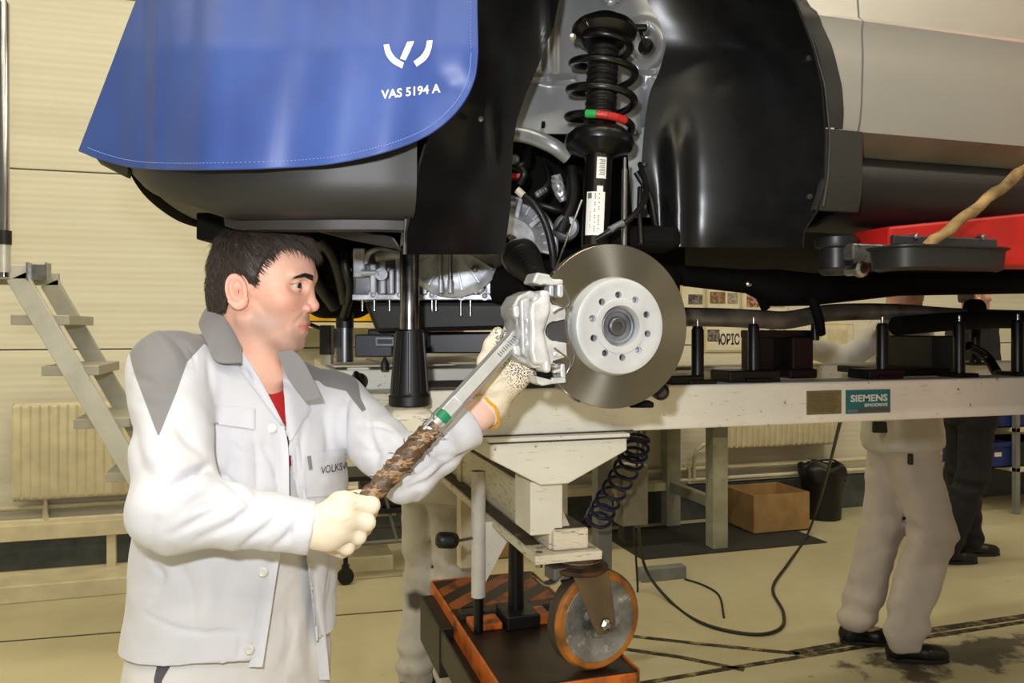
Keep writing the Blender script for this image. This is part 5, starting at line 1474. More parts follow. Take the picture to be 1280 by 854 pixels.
# ================================================================== mechanic
def attr_col(me, name, rgb):
    a = me.attributes.new(name, 'FLOAT_COLOR', 'POINT')
    c = np.ones((len(rgb), 4), np.float32); c[:, :3] = rgb
    a.data.foreach_set('color', c.ravel())
def mat_skin():
    t = NT('skin')
    a = t.n('Attribute', attribute_name='skin')
    n = t.noise(120, 4)
    t.color(t.mix(t.ramp(n, [(.35, 0.0), (.75, .16)]), a.outputs['Color'], (.80, .48, .42)))
    t.b.inputs['Roughness'].default_value = .54
    t.b.inputs['Subsurface Weight'].default_value = .14
    t.b.inputs['Subsurface Radius'].default_value = (1, .35, .2)
    t.b.inputs['Subsurface Scale'].default_value = .006
    t.bump(t.noise(700, 3), .10, .0006)
    return t.m
SKIN = mat_skin()
def cloth(name, col, col2=None, attr=None, bump=.25, rough=.85, sc=900, dirt=None, damt=.62):
    t = NT(name)
    base = t.ramp(t.noise(7, 5), [(.3, tuple(x * .955 for x in col)), (.7, col)])
    if col2:
        a = t.n('Attribute', attribute_name=attr)
        mm = t.n('Math', operation='MULTIPLY_ADD'); mm.inputs[1].default_value = -1.2; mm.inputs[2].default_value = .5; mm.use_clamp = True
        t.l(a.outputs['Fac'], mm.inputs[0])
        base = t.mix(mm.outputs[0], base, t.ramp(t.noise(9, 4), [(.3, tuple(x * .93 for x in col2)), (.7, col2)]))
    if dirt:
        base = t.mix(t.ramp(t.noise(3.5, 7, Roughness=.65), [(damt, 0.0), (damt + .2, .7)]), base, dirt)
    t.color(base); t.b.inputs['Roughness'].default_value = rough
    t.b.inputs['Sheen Weight'].default_value = .15
    b1 = t.bump(t.noise(sc, 2), bump, .0006)
    t.bump(t.noise(26, 4), .22, .004, b1)
    return t.m
JACK = cloth('white_work_jacket', (.765, .77, .80), (.47, .465, .475), 'grey')
GREYC = cloth('grey_collar_cloth', (.47, .465, .475))
WHITEC = cloth('white_cotton', (.765, .77, .80))
TROU = cloth('light_grey_work_trousers', (.80, .795, .80), (.30, .30, .32), 'grey', dirt=(.72, .70, .66))
REDC = cloth('red_tshirt', (.70, .06, .06), rough=.8)
GLOVE = cloth('cream_cotton_glove', (.85, .80, .72), sc=500, bump=.5)
LEATHER = M('black_shoe_leather', (.06, .06, .06), .4, var=.2)

SR, SL = W(212, 464, 1.385), W(418, 506, 1.62)
ER, WR = W(217, 638, 1.225), W(396, 661, 1.275)
EL, WL = W(509, 590, 1.45), W(601, 517, 1.565)
NB = W(320, 470, 1.505)
P0 = W(290, 815, 1.50)
tl = nrm((SL - SR) * A(1, 1, 0)); tu = nrm(NB - P0)
tl = nrm(tl - tu * (tl @ tu)); tf = np.cross(tl, tu)
HR, HL = P0 - tl * .09 - UP * .03, P0 + tl * .09 - UP * .03
KR, KL = HR - UP * .40 + tf * .03 - tl * .02, HL - UP * .40 + tf * .02 + tl * .02
AR, AL = A(*(KR - tl * .02)[:2], .09), A(*(KL + tl * .03 - tf * .01)[:2], .09)

# ---------------------------------------------------------------- head
HO = W(323, 365, 1.49)
hy_ = math.radians(0)
hx = nrm(RT * math.cos(hy_) + FW * math.sin(hy_) - UP * .03); hl = nrm(np.cross(UP, hx)); hz = np.cross(hx, hl)
HM = np.stack([hx, hl, hz])            # rows: local axes
def to_head(p): return (p - HO) @ HM.T
def from_head(q): return q @ HM + HO
EYEC = A(.0765, .0335, .012)
def headf(q):
    s = q.copy(); s[:, 1] = np.abs(s[:, 1])
    d = ell(q, (.0115, 0, .036), (.0935, .075, .083))
    d = smin(d, ell(q, (.044, 0, -.028), (.048, .058, .078)), .025)
    d = smin(d, cap(s, (.006, .053, -.050), (.058, .030, -.089), .015, .015), .025)     # jaw
    d = smin(d, cap(s, (.072, .0, -.0925), (.066, .018, -.094), .0170), .014)             # chin
    d = smin(d, ell(s, (.056, .046, -.014), (.022, .020, .018)), .022)                   # cheekbone
    d = smin(d, cap(s, (.094, .012, .031), (.078, .046, .029), .0092, .0075), .013)      # brow
    d = smin(d, ell(q, (.072, 0, -.058), (.021, .028, .026)), .018)                      # muzzle
    # eye sockets
    d = smax(d, -cap(s, (.090, .030, .012), (.0865, .054, .012), .0118, .0125), .011)
    # nose
    d = smin(d, cap(q, (.091, 0, .016), (.1025, 0, -.021), .0062, .0092), .011)
    d = smin(d, sph(q, (.1035, 0, -.0235), .0102), .006)
    d = smin(d, ell(s, (.0915, .0135, -.0288), (.0112, .0076, .0082)), .005)
    d = smax(d, -ell(s, (.0955, .0075, -.0375), (.0065, .0036, .0045)), .003)            # nostril
    # philtrum / lips
    d = smax(d, -cap(q, (.0945, 0, -.041), (.097, 0, -.048), .0022), .003)
    d = smin(d, chain(s, [A(.0918, 0, -.0548), A(.0895, .014, -.0560), A(.0800, .0275, -.0598)], [.0050, .0046, .0026], .004), .004)
    d = smin(d, chain(s, [A(.0890, 0, -.0712), A(.0865, .013, -.0700), A(.0790, .0255, -.0645)], [.0058, .0052, .003], .004), .004)
    d = smax(d, -chain(s, [A(.0985, 0, -.0628), A(.0955, .014, -.0626), A(.0830, .0285, -.0612)], [.0032, .0028, .0010], .002), .0016)
    d = smin(d, cap(s, (.070, .034, -.055), (.069, .035, -.068), .004, .004), .010)
    d = smax(d, -cap(s, (.0930, .018, -.036), (.0805, .039, -.057), .0014, .0010), .007)  # smile line
    # eyelids
    lid = sph(s, EYEC, .0136)
    q2 = s - EYEC
    slit = ell(q2, (.0110, .0005, .0), (.0190, .0150, .0043))
    lid = smax(lid, s[:, 0] * -1 + .066, .002)
    d = smin(d, lid, .0032)
    d = smax(d, -slit, .0014)
    d = smax(d, -cap(s, (.0925, .020, .0215), (.0835, .047, .0185), .0012), .0022)
    # neck
    n0 = to_head(NB[None])[0]
    nk = cap(q, (-.014, 0, -.045), n0 + A(-.006, 0, -.03), .057, .067)
    nk = smin(nk, cap(s, (-.006, .056, -.05), n0 * A(1, 0, 1) + A(.048, .016, .0), .012), .02)
    nk = smin(nk, sph(q, n0 * .55 + A(.050, 0, -.05), .008), .016)
    d = smin(d, nk, .018)
    # ear
    e = (s - A(-.0135, .0725, -.001)) / .80
    ca, sa = math.cos(.20), math.sin(.20)
    ex = e[:, 0] * ca + e[:, 2] * sa; ez = -e[:, 0] * sa + e[:, 2] * ca
    out = e[:, 1] + .30 * ex        # flares out to the back
    k = np.sqrt((ex / .0185) ** 2 + (ez / np.where(ez > 0, .031, .034)) ** 2) + 1e-6
    rr = (k - 1) * .019
    helix = np.sqrt(rr ** 2 + (out - .0095) ** 2) - np.where(ez < -.020, .0060, .0042)
    plate = np.maximum(rr, np.abs(out - .0045) - .0034)
    ear = smin(plate, helix, .004)
    k2 = np.sqrt(((ex - .002) / .0110) ** 2 + ((ez - .004) / .020) ** 2) + 1e-6
    anti = np.sqrt(((k2 - 1) * .012) ** 2 + (out - .0080) ** 2) - .0028
    ear = smin(ear, np.where(ex < .005, anti, 1), .0025)
    E3 = np.stack([ex, out, ez], 1)
    ear = smax(ear, -ell(E3, (.004, .011, -.004), (.0080, .0080, .0115)), .003)
    ear = smin(ear, ell(E3, (.0150, .006, -.004), (.0045, .005, .0080)), .004)
    ear = smin(ear, ell(E3, (.008, .005, -.030), (.0085, .006, .009)), .006)
    d = smin(d, ear * .8, .004)
    return d
hv, hq = sdf_mesh(headf, (-.105, -.11, -.23), (.135, .11, .135), .00185)
x, y, z = hv.T; ay = np.abs(y)
sk = np.tile(lin((.85, .67, .59)), (len(hv), 1))
def blend(mask, col):
    global sk
    m = np.clip(mask, 0, 1)[:, None]
    sk = sk * (1 - m) + np.array(lin(col)) * m
G3 = lambda c, r: np.exp(-(((x - c[0]) / r[0]) ** 2 + ((ay - c[1]) / r[1]) ** 2 + ((z - c[2]) / r[2]) ** 2))
blend(.45 * G3((.066, .045, -.02), (.03, .03, .025)), (.85, .56, .50))
blend(.5 * G3((.105, .0, -.024), (.016, .018, .016)), (.87, .56, .50))
blend(.5 * G3((-.013, .083, .0), (.02, .02, .035)), (.90, .58, .52))
blend(.45 * G3((.082, .034, -.001), (.02, .018, .006)), (.70, .50, .45))
blend(.75 * (np.exp(-((z - (.0165 - .3 * np.maximum(0, ay - .040))) / .0016) ** 2) * (ay > .020) * (ay < .051) * (x > .066) * (x < .094)), (.22, .13, .11))  # shadow of the upper eyelid painted into the skin as a thin dark line
beard = np.maximum(G3((.069, .02, -.09), (.05, .06, .026)), G3((.089, .0, -.048), (.03, .032, .012)))
beard = np.maximum(beard, G3((.03, .055, -.06), (.045, .03, .03)))
blend(.78 * beard, (.56, .48, .44))
lip = np.exp(-((z + .0628) / .0082) ** 4) * (ay < .030) * (x > .070) * np.clip(1.3 - ay / .030, 0, 1)
blend(.85 * lip, (.76, .40, .38))
blend(np.exp(-((z + .0625) / .0028) ** 2) * (ay < .026) * (x < .0925 - (ay / .028) ** 2 * .012) * (x > .07) * .9, (.30, .10, .09))
# body under the clothes
def limbs(p, g=0.0):
    d = chain(p, [SR, ER, WR], [.045 - g, .034 - g, .027], .02)
    d = np.minimum(d, chain(p, [SL, EL, WL, WL + nrm(WL - EL) * .05], [.045 - g, .030 - g, .0275, .030], .02))
    return d
def torso_local(p):
    q = p - P0
    return q @ tf, q @ tl, q @ tu
UU = [-.30, -.06, .0, .10, .22, .34, .44, .50, .56]
def torsof(p, ins=0.0):
    f, l, u = torso_local(p)
    a = np.interp(u, UU, [.200, .204, .206, .196, .197, .20, .185, .14, .08]) - ins
    b = np.interp(u, UU, [.150, .152, .150, .142, .146, .145, .118, .095, .07]) - ins
    f0 = np.interp(u, UU, [0, 0, 0, .002, .006, .0, -.008, -.01, -.006])
    d = (np.sqrt((l / a) ** 2 + ((f - f0) / b) ** 2) - 1) * np.minimum(a, b)
    return smax(d, np.maximum(u - (.515 - ins), -u - .30), .04)
def shouldf(p, r, r2):
    tz = np.minimum(cap(p, NB + UP * .012 - tf * .03, SR + UP * .002 - tf * .01, r * .88, r2 * .92), cap(p, NB + UP * .012 - tf * .03, SL - UP * .004 - tf * .01, r * .88, r2 * .88))
    return np.minimum(tz, np.minimum(cap(p, NB - tu * .035 - tf * .01, SR - UP * .012, r, r2), cap(p, NB - tu * .035 - tf * .01, SL - UP * .012, r, r2)))
def legsf(p, g=0.0):
    d = np.minimum(chain(p, [HR, KR, AR], [.088 - g, .066 - g, .05 - g], .02), chain(p, [HL, KL, AL], [.088 - g, .066 - g, .05 - g], .02))
    return d
def bodyf(p):
    d = smin(torsof(p, .03), shouldf(p, .05, .045), .03)
    d = smin(d, limbs(p), .02)
    d = smin(d, legsf(p, .02), .03)
    d = smin(d, cap(p, NB - tu * .04, NB + hx * .0 + UP * .02, .052, .05), .03)
    for an in (AR, AL):
        d = smin(d, cap(p, an - UP * .05, an - UP * .062 + tf * .11, .026, .020), .02)
    return d
allp = np.stack([SR, SL, ER, WR, EL, WL, HR, HL])
bv, bq = sdf_mesh(bodyf, (*(allp.min(0) - .16)[:2], 0.0), (*(allp.max(0) + .16)[:2], 1.48), .0095)
bsk = np.tile(lin((.88, .74, .68)), (len(bv), 1))
V_ = np.concatenate([from_head(hv), bv]); Q_ = np.concatenate([hq, bq + len(hv)])
me = mesh_np('person', V_, Q_); attr_col(me, 'skin', np.concatenate([sk, bsk]))
man = tag(link('person', me, SKIN), 'dark haired mechanic in white jacket with grey shoulders pulling a wrench', 'person')
HB = BVHTree.FromPolygons([Vector(v) for v in from_head(hv)], hq.tolist())

# eyes
EW = M('eye_white', (.70, .66, .63), .2, var=.03); IR = M('iris_brown', (.16, .09, .05), .15); PU = M('pupil', (.01, .01, .01), .1)
for s in (-1, 1):
    c = from_head((EYEC * A(1, s, 1))[None])[0]
    g = nrm(from_head(A(1, -.38, -.12)[None])[0] - from_head(A(0, 0, 0)[None])[0])
    e = MB().lathe(c - g * .0121, g, [(.0121 * math.sin(t), .0121 - .0121 * math.cos(t)) for t in np.linspace(.01, math.pi - .01, 22)], 28).build('eye', EW, man, smooth=180)
    MB().lathe(c, g, [(.0064, .0104), (.0052, .0116), (.003, .0123), (.0, .0125)], 24).build('iris', IR, e, smooth=180)
    MB().lathe(c, g, [(.0026, .0124), (.0, .0127)], 16).build('pupil', PU, e, smooth=180)

MB().grid([[from_head(A(.0905 - (yy / .028) ** 2 * .012, yy, zz)[None])[0] for yy in np.linspace(-.02, .02, 17)] for zz in (-.0575, -.0605, -.0628)], -hx * .002).build('teeth', M('teeth', (.80, .77, .70), .25), man, smooth=60)
# hair: a cap that follows the scalp, then strands
def hair_mask(q):
    """signed: negative where hair grows"""
    xx, yy, zz = q[:, 0], np.abs(q[:, 1]), q[:, 2]
    fx = np.interp(zz, [-.08, -.03, .004, .012, .040, .066, .082, .090, .12], [-.050, -.038, -.030, .018, .027, .040, .056, .10, .13])
    ear = np.sqrt(((xx + .0135) / .021) ** 2 + ((zz + .002) / .031) ** 2)
    side = np.maximum(xx - fx, (1.0 - ear) * .02)
    front = np.maximum(xx - .125, np.interp(yy, [0, .03, .05, .065], [.070, .074, .082, .095]) - zz)
    top = np.minimum(side, front)
    return np.maximum(top, -zz - .042 + (xx + .09) * -.0)
def hairf(q):
    base = ell(q, (.0115, 0, .036), (.0935, .075, .083))
    base = smin(base, cap(q, (-.030, 0, -.02), (-.026, 0, -.08), .056, .050), .03)
    th = np.interp(q[:, 2], [-.08, -.03, .03, .09, .13], [.002, .004, .008, .013, .015])
    n = vnoise(q * A(1, 1, .5), 60, 3) * .0022 + vnoise(q, 130, 5) * .0012
    return smax(base - th - n, hair_mask(q), .006)
cv, cq = sdf_mesh(hairf, (-.125, -.11, -.085), (.14, .11, .15), .0026)
t = NT('dark_brown_hair'); a = t.n('Attribute', attribute_name='tone')
t.color(t.ramp(a.outputs['Fac'], [(0, (.12, .095, .08)), (1, (.30, .245, .21))]))
t.b.inputs['Roughness'].default_value = .55
HAIR = t.m
rg = np.random.RandomState(4)
N = vnormals(cv, cq)
crown = A(-.045, .01, .13)
okm = (hair_mask(cv) < -.001)
# keep only outward facing scalp
outn = nrm(cv - A(.01, 0, .03)) if False else (cv - A(.01, 0, .03)) / np.linalg.norm(cv - A(.01, 0, .03), axis=1, keepdims=True)
okm &= (N * outn).sum(1) > .3
pick = rg.choice(np.nonzero(okm)[0], 11500)
sv, sf, tone = [], [], []
for i in pick:
    p = cv[i] - N[i] * .0025; nn = N[i]
    fl = p - crown + A(.035, 0, 0) * (p[0] > 0)
    fl = fl - nn * (fl @ nn) + A(.02, 0, -.012) * (1 if p[0] > .0 else .0) + A(0, 0, -.03)
    fl = fl - nn * (fl @ nn)
    fl = fl / (np.linalg.norm(fl) + 1e-9) + rg.normal(0, .15, 3)
    L = np.interp(p[2], [-.07, -.02, .03, .08], [.006, .011, .019, .026]) * rg.uniform(.6, 1.1)
    if p[0] > .06 and p[2] > .07: L *= 1.0
    w = rg.uniform(.0006, .0011); tn = rg.uniform(0, .8)
    sd = np.cross(fl, nn); sd /= np.linalg.norm(sd) + 1e-9
    k0 = len(sv)
    for j in range(5):
        u = j / 4
        c = p + fl * L * u + nn * (.0034 * math.sin(u * 2.2) - .0055 * u * u)
        ww = w * (1 - u * .85)
        sv += [c - sd * ww, c + sd * ww, c + nn * ww * 1.2]
        tone += [tn] * 3
    for j in range(4):
        a0, b0 = k0 + j * 3, k0 + j * 3 + 3
        for m in range(3):
            sf.append((a0 + m, a0 + (m + 1) % 3, b0 + (m + 1) % 3, b0 + m))
me = mesh_np('hair', from_head(np.concatenate([cv, np.array(sv)])), np.concatenate([cq, np.array(sf) + len(cv)]))
fattr(me, 'tone', np.concatenate([.12 + .1 * vnoise(cv, 90, 2), tone]))
link('hair', me, HAIR, man)
# eyebrows
for s in (-1, 1):
    sv, sf = [], []
    for i in range(320):
        u = rg.uniform(0, 1); v = rg.uniform(-1, 1)
        b = A(.115, np.interp(u, [0, .5, 1], [.014, .034, .056]) * s, np.interp(u, [0, .55, 1], [.0265, .0320, .0270]) + v * (.0048 - .0026 * u))
        o = Vector(from_head((b + A(.02, 0.012 * s, 0))[None])[0]); dr = Vector(from_head((b * 0 + A(-1, -.35 * s, 0))[None])[0] - HO)
        h, nn, _, _ = HB.ray_cast(o, dr.normalized())
        if h is None: continue
        hp, nn = np.array(h), np.array(nn)
        if nn @ np.array(dr) > 0: nn = -nn
        d = (hl * s * 1.0 - hx * .45 + hz * (.45 - .8 * u)); d = nrm(d - nn * (d @ nn)) * rg.uniform(.005, .009)
        sd = nrm(np.cross(d, nn)); k0 = len(sv)
        for j in range(3):
            q = hp + d * j / 2 + nn * (.0004 + .0012 * math.sin(j * 1.5)); w = .00042 * (1 - .4 * j)
            sv += [q - sd * w, q + sd * w, q + nn * w]
        for j in range(2):
            for m in range(3): sf.append((k0 + j * 3 + m, k0 + j * 3 + (m + 1) % 3, k0 + j * 3 + 3 + (m + 1) % 3, k0 + j * 3 + 3 + m))
    me = mesh_np('eyebrow', np.array(sv), sf); fattr(me, 'tone', np.full(len(sv), .1)); link('eyebrow', me, HAIR, man)

# ---------------------------------------------------------------- clothes
def fold_disp(P, folds):
    X, Y, D = pix(P)
    out = np.zeros(len(P))
    for poly, amp, w in folds:
        bb = np.asarray(poly, float)
        m = (X > bb[:, 0].min() - 4 * w) & (X < bb[:, 0].max() + 4 * w) & (Y > bb[:, 1].min() - 4 * w) & (Y < bb[:, 1].max() + 4 * w)
        if not m.any(): continue
        d, t = seg_dist(X[m], Y[m], spline([(a, b, 0) for a, b in poly], 14)[:, :2] if len(poly) > 2 else poly)
        out[m] += amp * np.exp(-(d / w) ** 2) * np.sin(np.clip(t * math.pi, .35, math.pi - .35))
    return out
EDGE_N = [(301, 440), (322, 470), (355, 533), (360, 560), (361, 600), (360, 650), (348, 705), (338, 770), (328, 834)]
EDGE_F = [(352, 452), (357, 505), (359, 540), (363, 565), (366, 595), (373, 630), (382, 690), (391, 760), (399, 850)]
OPEN = [(296, 415)] + EDGE_N + [(326, 870), (400, 870)] + EDGE_F[::-1] + [(350, 430), (330, 400)]
HEM = .925
def sleeve(p, S, E, Wr, r):
    d = chain(p, [S, E, Wr], r, .03)
    ax = nrm(Wr - E)
    return d, (p - Wr) @ ax
def jackf(p):
    t_ = torsof(p)
    sh = shouldf(p, .070, .066)
    X, Y, D = pix(p)
    d1, c1 = sleeve(p, SR, ER, WR, [.066, .060, .040])
    d2, c2 = sleeve(p, SL, EL, WL, [.066, .051, .046])
    body = smin(t_, sh, .04)
    f, l, u = torso_local(p)
    inner = smin(torsof(p, .009), shouldf(p, .061, .055), .04)
    body = np.maximum(body, -inner)
    cut = in_poly(X, Y, OPEN) * .00148
    body = np.where(f > .02, np.maximum(body, -cut), body)
    body = np.maximum(body, HEM - p[:, 2] - .012 * np.sin(l * 9))
    body = np.maximum(body, -cap(p, NB - tu * .02 + tf * .012, NB + tu * .2 + tf * .02, .062, .075))
    d1 = np.maximum(d1, c1 + .008); d2 = np.maximum(d2, c2 + .040)
    d2 = np.where(f < .0, d2, d2)
    s1 = np.maximum(d1, -(d1 + .02) * 0 - 1)
    return smin(smin(body, d1, .022), d2, .022)
lo = allp.min(0) - .12; hi = allp.max(0) + .12
jv, jq = sdf_mesh(jackf, (lo[0], lo[1], .90), (hi[0], hi[1], 1.52), .0048)
FOLDS = [([(196, 618), (225, 600), (258, 585), (273, 590)], -.012, 4.5), ([(258, 588), (282, 598), (312, 628)], -.007, 5), ([(170, 560), (208, 585), (245, 590)], .006, 12),
    ([(205, 640), (240, 616), (275, 604)], .007, 9), ([(300, 688), (330, 664), (350, 640)], -.006, 4), ([(338, 690), (358, 672), (372, 650)], -.005, 4), ([(250, 676), (290, 655), (328, 632)], -.005, 6),
    ([(215, 668), (250, 650), (285, 632)], -.004, 6), ([(355, 640), (360, 660), (366, 690)], -.003, 2.2), ([(207, 416), (228, 436), (237, 458)], -.005, 4), ([(190, 412), (212, 440), (225, 470)], .003, 6),
    ([(168, 470), (198, 482), (224, 478)], -.004, 6), ([(176, 505), (200, 510), (218, 500)], -.003, 6), ([(262, 495), (268, 525), (262, 562)], -.004, 2.4), ([(258, 440), (262, 470), (264, 500)], -.003, 4),
    ([(316, 540), (322, 585), (320, 640)], -.003, 3), ([(292, 560), (286, 590), (274, 606)], -.004, 6), ([(300, 545), (308, 590), (300, 630)], .003, 8),
    ([(182, 768), (212, 783), (245, 791), (288, 791), (328, 797)], -.003, 2.2), ([(190, 700), (202, 722), (188, 748)], -.005, 5), ([(216, 690), (236, 735), (240, 780)], -.003, 7), ([(250, 700), (262, 745), (250, 800)], .004, 12),
    ([(300, 792), (300, 812), (297, 828)], -.002, 3), ([(404, 520), (410, 560), (402, 600)], -.003, 5), ([(380, 520), (376, 560), (372, 600)], -.003, 4), ([(434, 500), (428, 540), (432, 590)], -.010, 4),
    ([(441, 520), (462, 548), (470, 590)], -.005, 5), ([(446, 560), (470, 565), (498, 555)], -.004, 6), ([(470, 530), (492, 545), (505, 565)], .005, 7), ([(480, 600), (510, 580), (540, 574)], -.005, 5),
    ([(500, 616), (535, 604), (560, 584)], -.005, 5), ([(560, 566), (580, 572), (598, 560)], -.003, 3), ([(520, 552), (548, 570), (580, 572)], -.004, 4), ([(390, 700), (400, 760), (402, 830)], -.006, 6),
    ([(418, 690), (415, 750), (408, 820)], -.006, 6), ([(330, 560), (345, 590), (350, 625)], -.003, 5), ([(210, 520), (240, 555), (262, 575)], -.004, 8), ([(160, 520), (172, 560), (190, 600)], -.004, 9),
    ([(448, 530), (480, 536), (500, 552)], -.004, 2.2), ([(460, 575), (490, 572), (512, 566)], -.004, 2.5), ([(505, 608), (530, 592), (552, 570)], -.004, 2.5), ([(540, 600), (566, 578), (590, 566)], -.004, 2.5), ([(452, 505), (462, 530), (466, 552)], -.003, 2.5),
    ([(240, 640), (275, 622), (300, 618)], -.004, 2.5), ([(270, 672), (305, 640), (318, 628)], -.004, 2.2), ([(352, 688), (366, 664), (374, 646)], -.003, 2), ([(222, 420), (240, 442), (244, 462)], -.003, 2), ([(200, 470), (215, 478), (228, 474)], -.003, 2), ([(280, 545), (300, 565), (322, 572)], -.003, 2.5), ([(396, 600), (412, 612), (428, 606)], -.003, 2.5)]
jn = vnormals(jv, jq)
dsp = 1.5 * fold_disp(jv, FOLDS) * np.clip((-(jn @ FW)) * 3 + .3, 0, 1)
dsp += .0035 * vnoise(jv * A(1, 1, .6), 11, 4) + .0022 * vnoise(jv, 27, 6) + .0030 * (np.abs(vnoise(jv * A(1, 1, .7) + .02 * np.stack([vnoise(jv, 9, 11), vnoise(jv, 9, 12), vnoise(jv, 9, 13)], 1), 13, 10)) - .3)
# ring wrinkles on the sleeves
for S, E, Wr, ph in ((SR, ER, WR, 0.0), (SL, EL, WL, 1.3)):
    ax = nrm(Wr - E); tt = (jv - E) @ ax
    near = np.exp(-((np.linalg.norm(jv - E - np.clip(tt, 0, 1)[:, None] * ax, axis=1)) / .07) ** 4)
    dsp += near * (tt > -.02) * .0042 * np.sin(tt * 95 + ph + 2.6 * vnoise(jv, 9, 8)) * np.clip(1 - tt / .26, .25, 1)
    ax = nrm(E - S); tt = (jv - S) @ ax; L = np.linalg.norm(E - S)
    near = np.exp(-((np.linalg.norm(jv - S - np.clip(tt, 0, L)[:, None] * ax, axis=1)) / .085) ** 4)
    dsp += near * .0036 * np.sin(tt * 70 + ph + 3.0 * vnoise(jv, 8, 9)) * np.clip(tt / L, 0, 1)
jv2 = jv + jn * dsp[:, None]
me = mesh_np('jacket', jv2, jq)
X, Y, D = pix(jv2)
Y1 = [(252, 396), (222, 398), (192, 407), (175, 420), (160, 432), (164, 453), (169, 470), (198, 547), (221, 490), (234, 453), (255, 430), (268, 436), (300, 430), (285, 395)]
Y2 = [(345, 435), (372, 430), (391, 440), (433, 455), (448, 478), (451, 498), (458, 512), (453, 515), (440, 499), (433, 489), (406, 483), (398, 476), (386, 475), (360, 470)]
fattr(me, 'grey', np.minimum(in_poly(X, Y, Y1), in_poly(X, Y, Y2)))
jacket = link('jacket', me, JACK, man)
JB = BVHTree.FromPolygons([Vector(v) for v in jv2], jq.tolist())
def cloth_patch(name, quad, n=14, m=10, lift=.0015, th=.0025, mt=WHITEC, parent=jacket, bvh=None, dmax=1.58):
    dprev = 1.42
    tl_, tr_, br_, bl_ = map(np.asarray, quad)
    rows = []
    for i in range(m + 1):
        v = i / m; r = []
        for u in np.linspace(0, 1, n + 1):
            p = drape(bvh or JB, *((tl_ * (1 - u) + tr_ * u) * (1 - v) + (bl_ * (1 - u) + br_ * u) * v), lift)
            xy = (tl_ * (1 - u) + tr_ * u) * (1 - v) + (bl_ * (1 - u) + br_ * u) * v
            if p is None or pix(p)[2] > dmax: p = W(*xy, dprev)
            else: dprev = pix(p)[2]
            r.append(p)
        rows.append(r)
    G = np.array(rows)
    G[1:-1, 1:-1] = (G[1:-1, 1:-1] * 2 + G[:-2, 1:-1] + G[2:, 1:-1] + G[1:-1, :-2] + G[1:-1, 2:]) / 6
    return MB().grid(G, -FW * th).build(name, mt, parent, smooth=60)
cloth_patch('pocket_flap', [(260, 506), (319, 511), (319, 537), (261, 529)])
cloth_patch('chest_pocket', [(381, 570), (432, 560), (430, 618), (383, 622)], th=.0016)
cloth_patch('pen_slot', [(382.5, 571), (387, 570), (389, 587), (385, 588)], 4, 4, .004, .001, GREYC)
def ribbon(name, edge, outer, n=26, m=6, mt=WHITEC, th=.0028, lift=.0022, parent=jacket):
    """cloth strip that ends exactly on an opening edge; depth is taken a little inside the cloth"""
    e = spline([(a, b, 0) for a, b in edge], n)[:, :2]; o = spline([(a, b, 0) for a, b in outer], n)[:, :2]
    rows, last = [], 1.42
    for a, b in zip(e, o):
        r = []
        L = np.linalg.norm(b - a)
        for u in np.linspace(0, 1, m):
            q = a + (b - a) * max(u, min(.9, 7 / max(L, 1e-6)))
            p = drape(JB, *q, lift)
            D = pix(p)[2] if p is not None else None
            if D is None or abs(D - last) > .06: D = last
            last = last * .5 + D * .5
            r.append((a + (b - a) * u, D))
        rows.append(r)
    dm = np.array([[q[1] for q in r] for r in rows])
    for _ in range(3):
        dm[1:-1] = (dm[:-2] + dm[1:-1] * 2 + dm[2:]) / 4
    G = [[W(*q[0], dm[i, k]) for k, q in enumerate(r)] for i, r in enumerate(rows)]
    return MB().grid(G, FW * th).build(name, mt, parent, smooth=60)
ribbon('placket', EDGE_N[2:], [(x - 17, y) for x, y in EDGE_N[2:]])
ribbon('placket', EDGE_F[2:], [(x + 13, y) for x, y in EDGE_F[2:]], lift=.001)
ribbon('lapel', [(302.5, 440), (322, 470), (340, 503), (357, 536)], [(300, 462), (318, 486), (336, 510), (354.5, 535)], lift=.005)
ribbon('lapel', [(352, 455), (355, 490), (357, 520), (361, 550)], [(368, 480), (388, 510), (378, 530), (364, 551)], lift=.005)
ribbon('collar', [(346, 440), (352, 455), (362, 476), (382, 502)], [(366, 438), (378, 450), (390, 472), (402, 497)], lift=.009, mt=GREYC, th=.004)
for x, y in ((329, 715), (312, 812), (340, 536)):
    p = drape(JB, x, y, .0005)
    MB().lathe(p, -FW, [(.0, .004), (.004, .004), (.006, .005), (.0085, .003), (.009, 0)][::-1], 18).build('button', M('white_button', (.86, .85, .83), .3), jacket, smooth=50)
vs, fs, w = text_mesh('VOLKSW', bold=.0)
g = MB()
g.add([drape(JB, 399 + 35 * x / w[0], 593.5 - 7.5 * (x / w[0]) - 9.5 * y / w[1], .0048, 1.5) for x, y in vs], fs).build('lettering', M('dark_thread', (.12, .12, .13), .7), jacket)

# collar: stand and fall lofted round the neck
top = spline([W(303, 437, 1.425), W(290, 411, 1.430), W(275, 392, 1.455), (W(262, 385, 1.50)), W(272, 390, 1.57), W(310, 410, 1.60), W(340, 430, 1.59), W(353, 452, 1.555)], 40)
bot_ = spline([W(302, 453, 1.39), W(272, 452, 1.375), W(259, 430, 1.39), W(248, 404, 1.47), W(262, 410, 1.60), W(325, 430, 1.65), W(385, 462, 1.62), W(394, 500, 1.545)], 40)
mid = (top + bot_) / 2 + UP * .006 + np.stack([nrm((b - t_) * A(1, 1, 0)) * .006 for t_, b in zip(top, bot_)])
up_ = top + UP * .004 + np.stack([nrm((b - t_) * A(1, 1, 0)) * .004 for t_, b in zip(top, bot_)])
ins = top - UP * .03
rows = [ins, top, up_]
for v in np.linspace(.15, 1, 7):
    rows.append((1 - v) ** 2 * up_ + 2 * v * (1 - v) * mid + v * v * bot_)
MB().grid(rows, .0035).build('collar', GREYC, jacket, smooth=70)

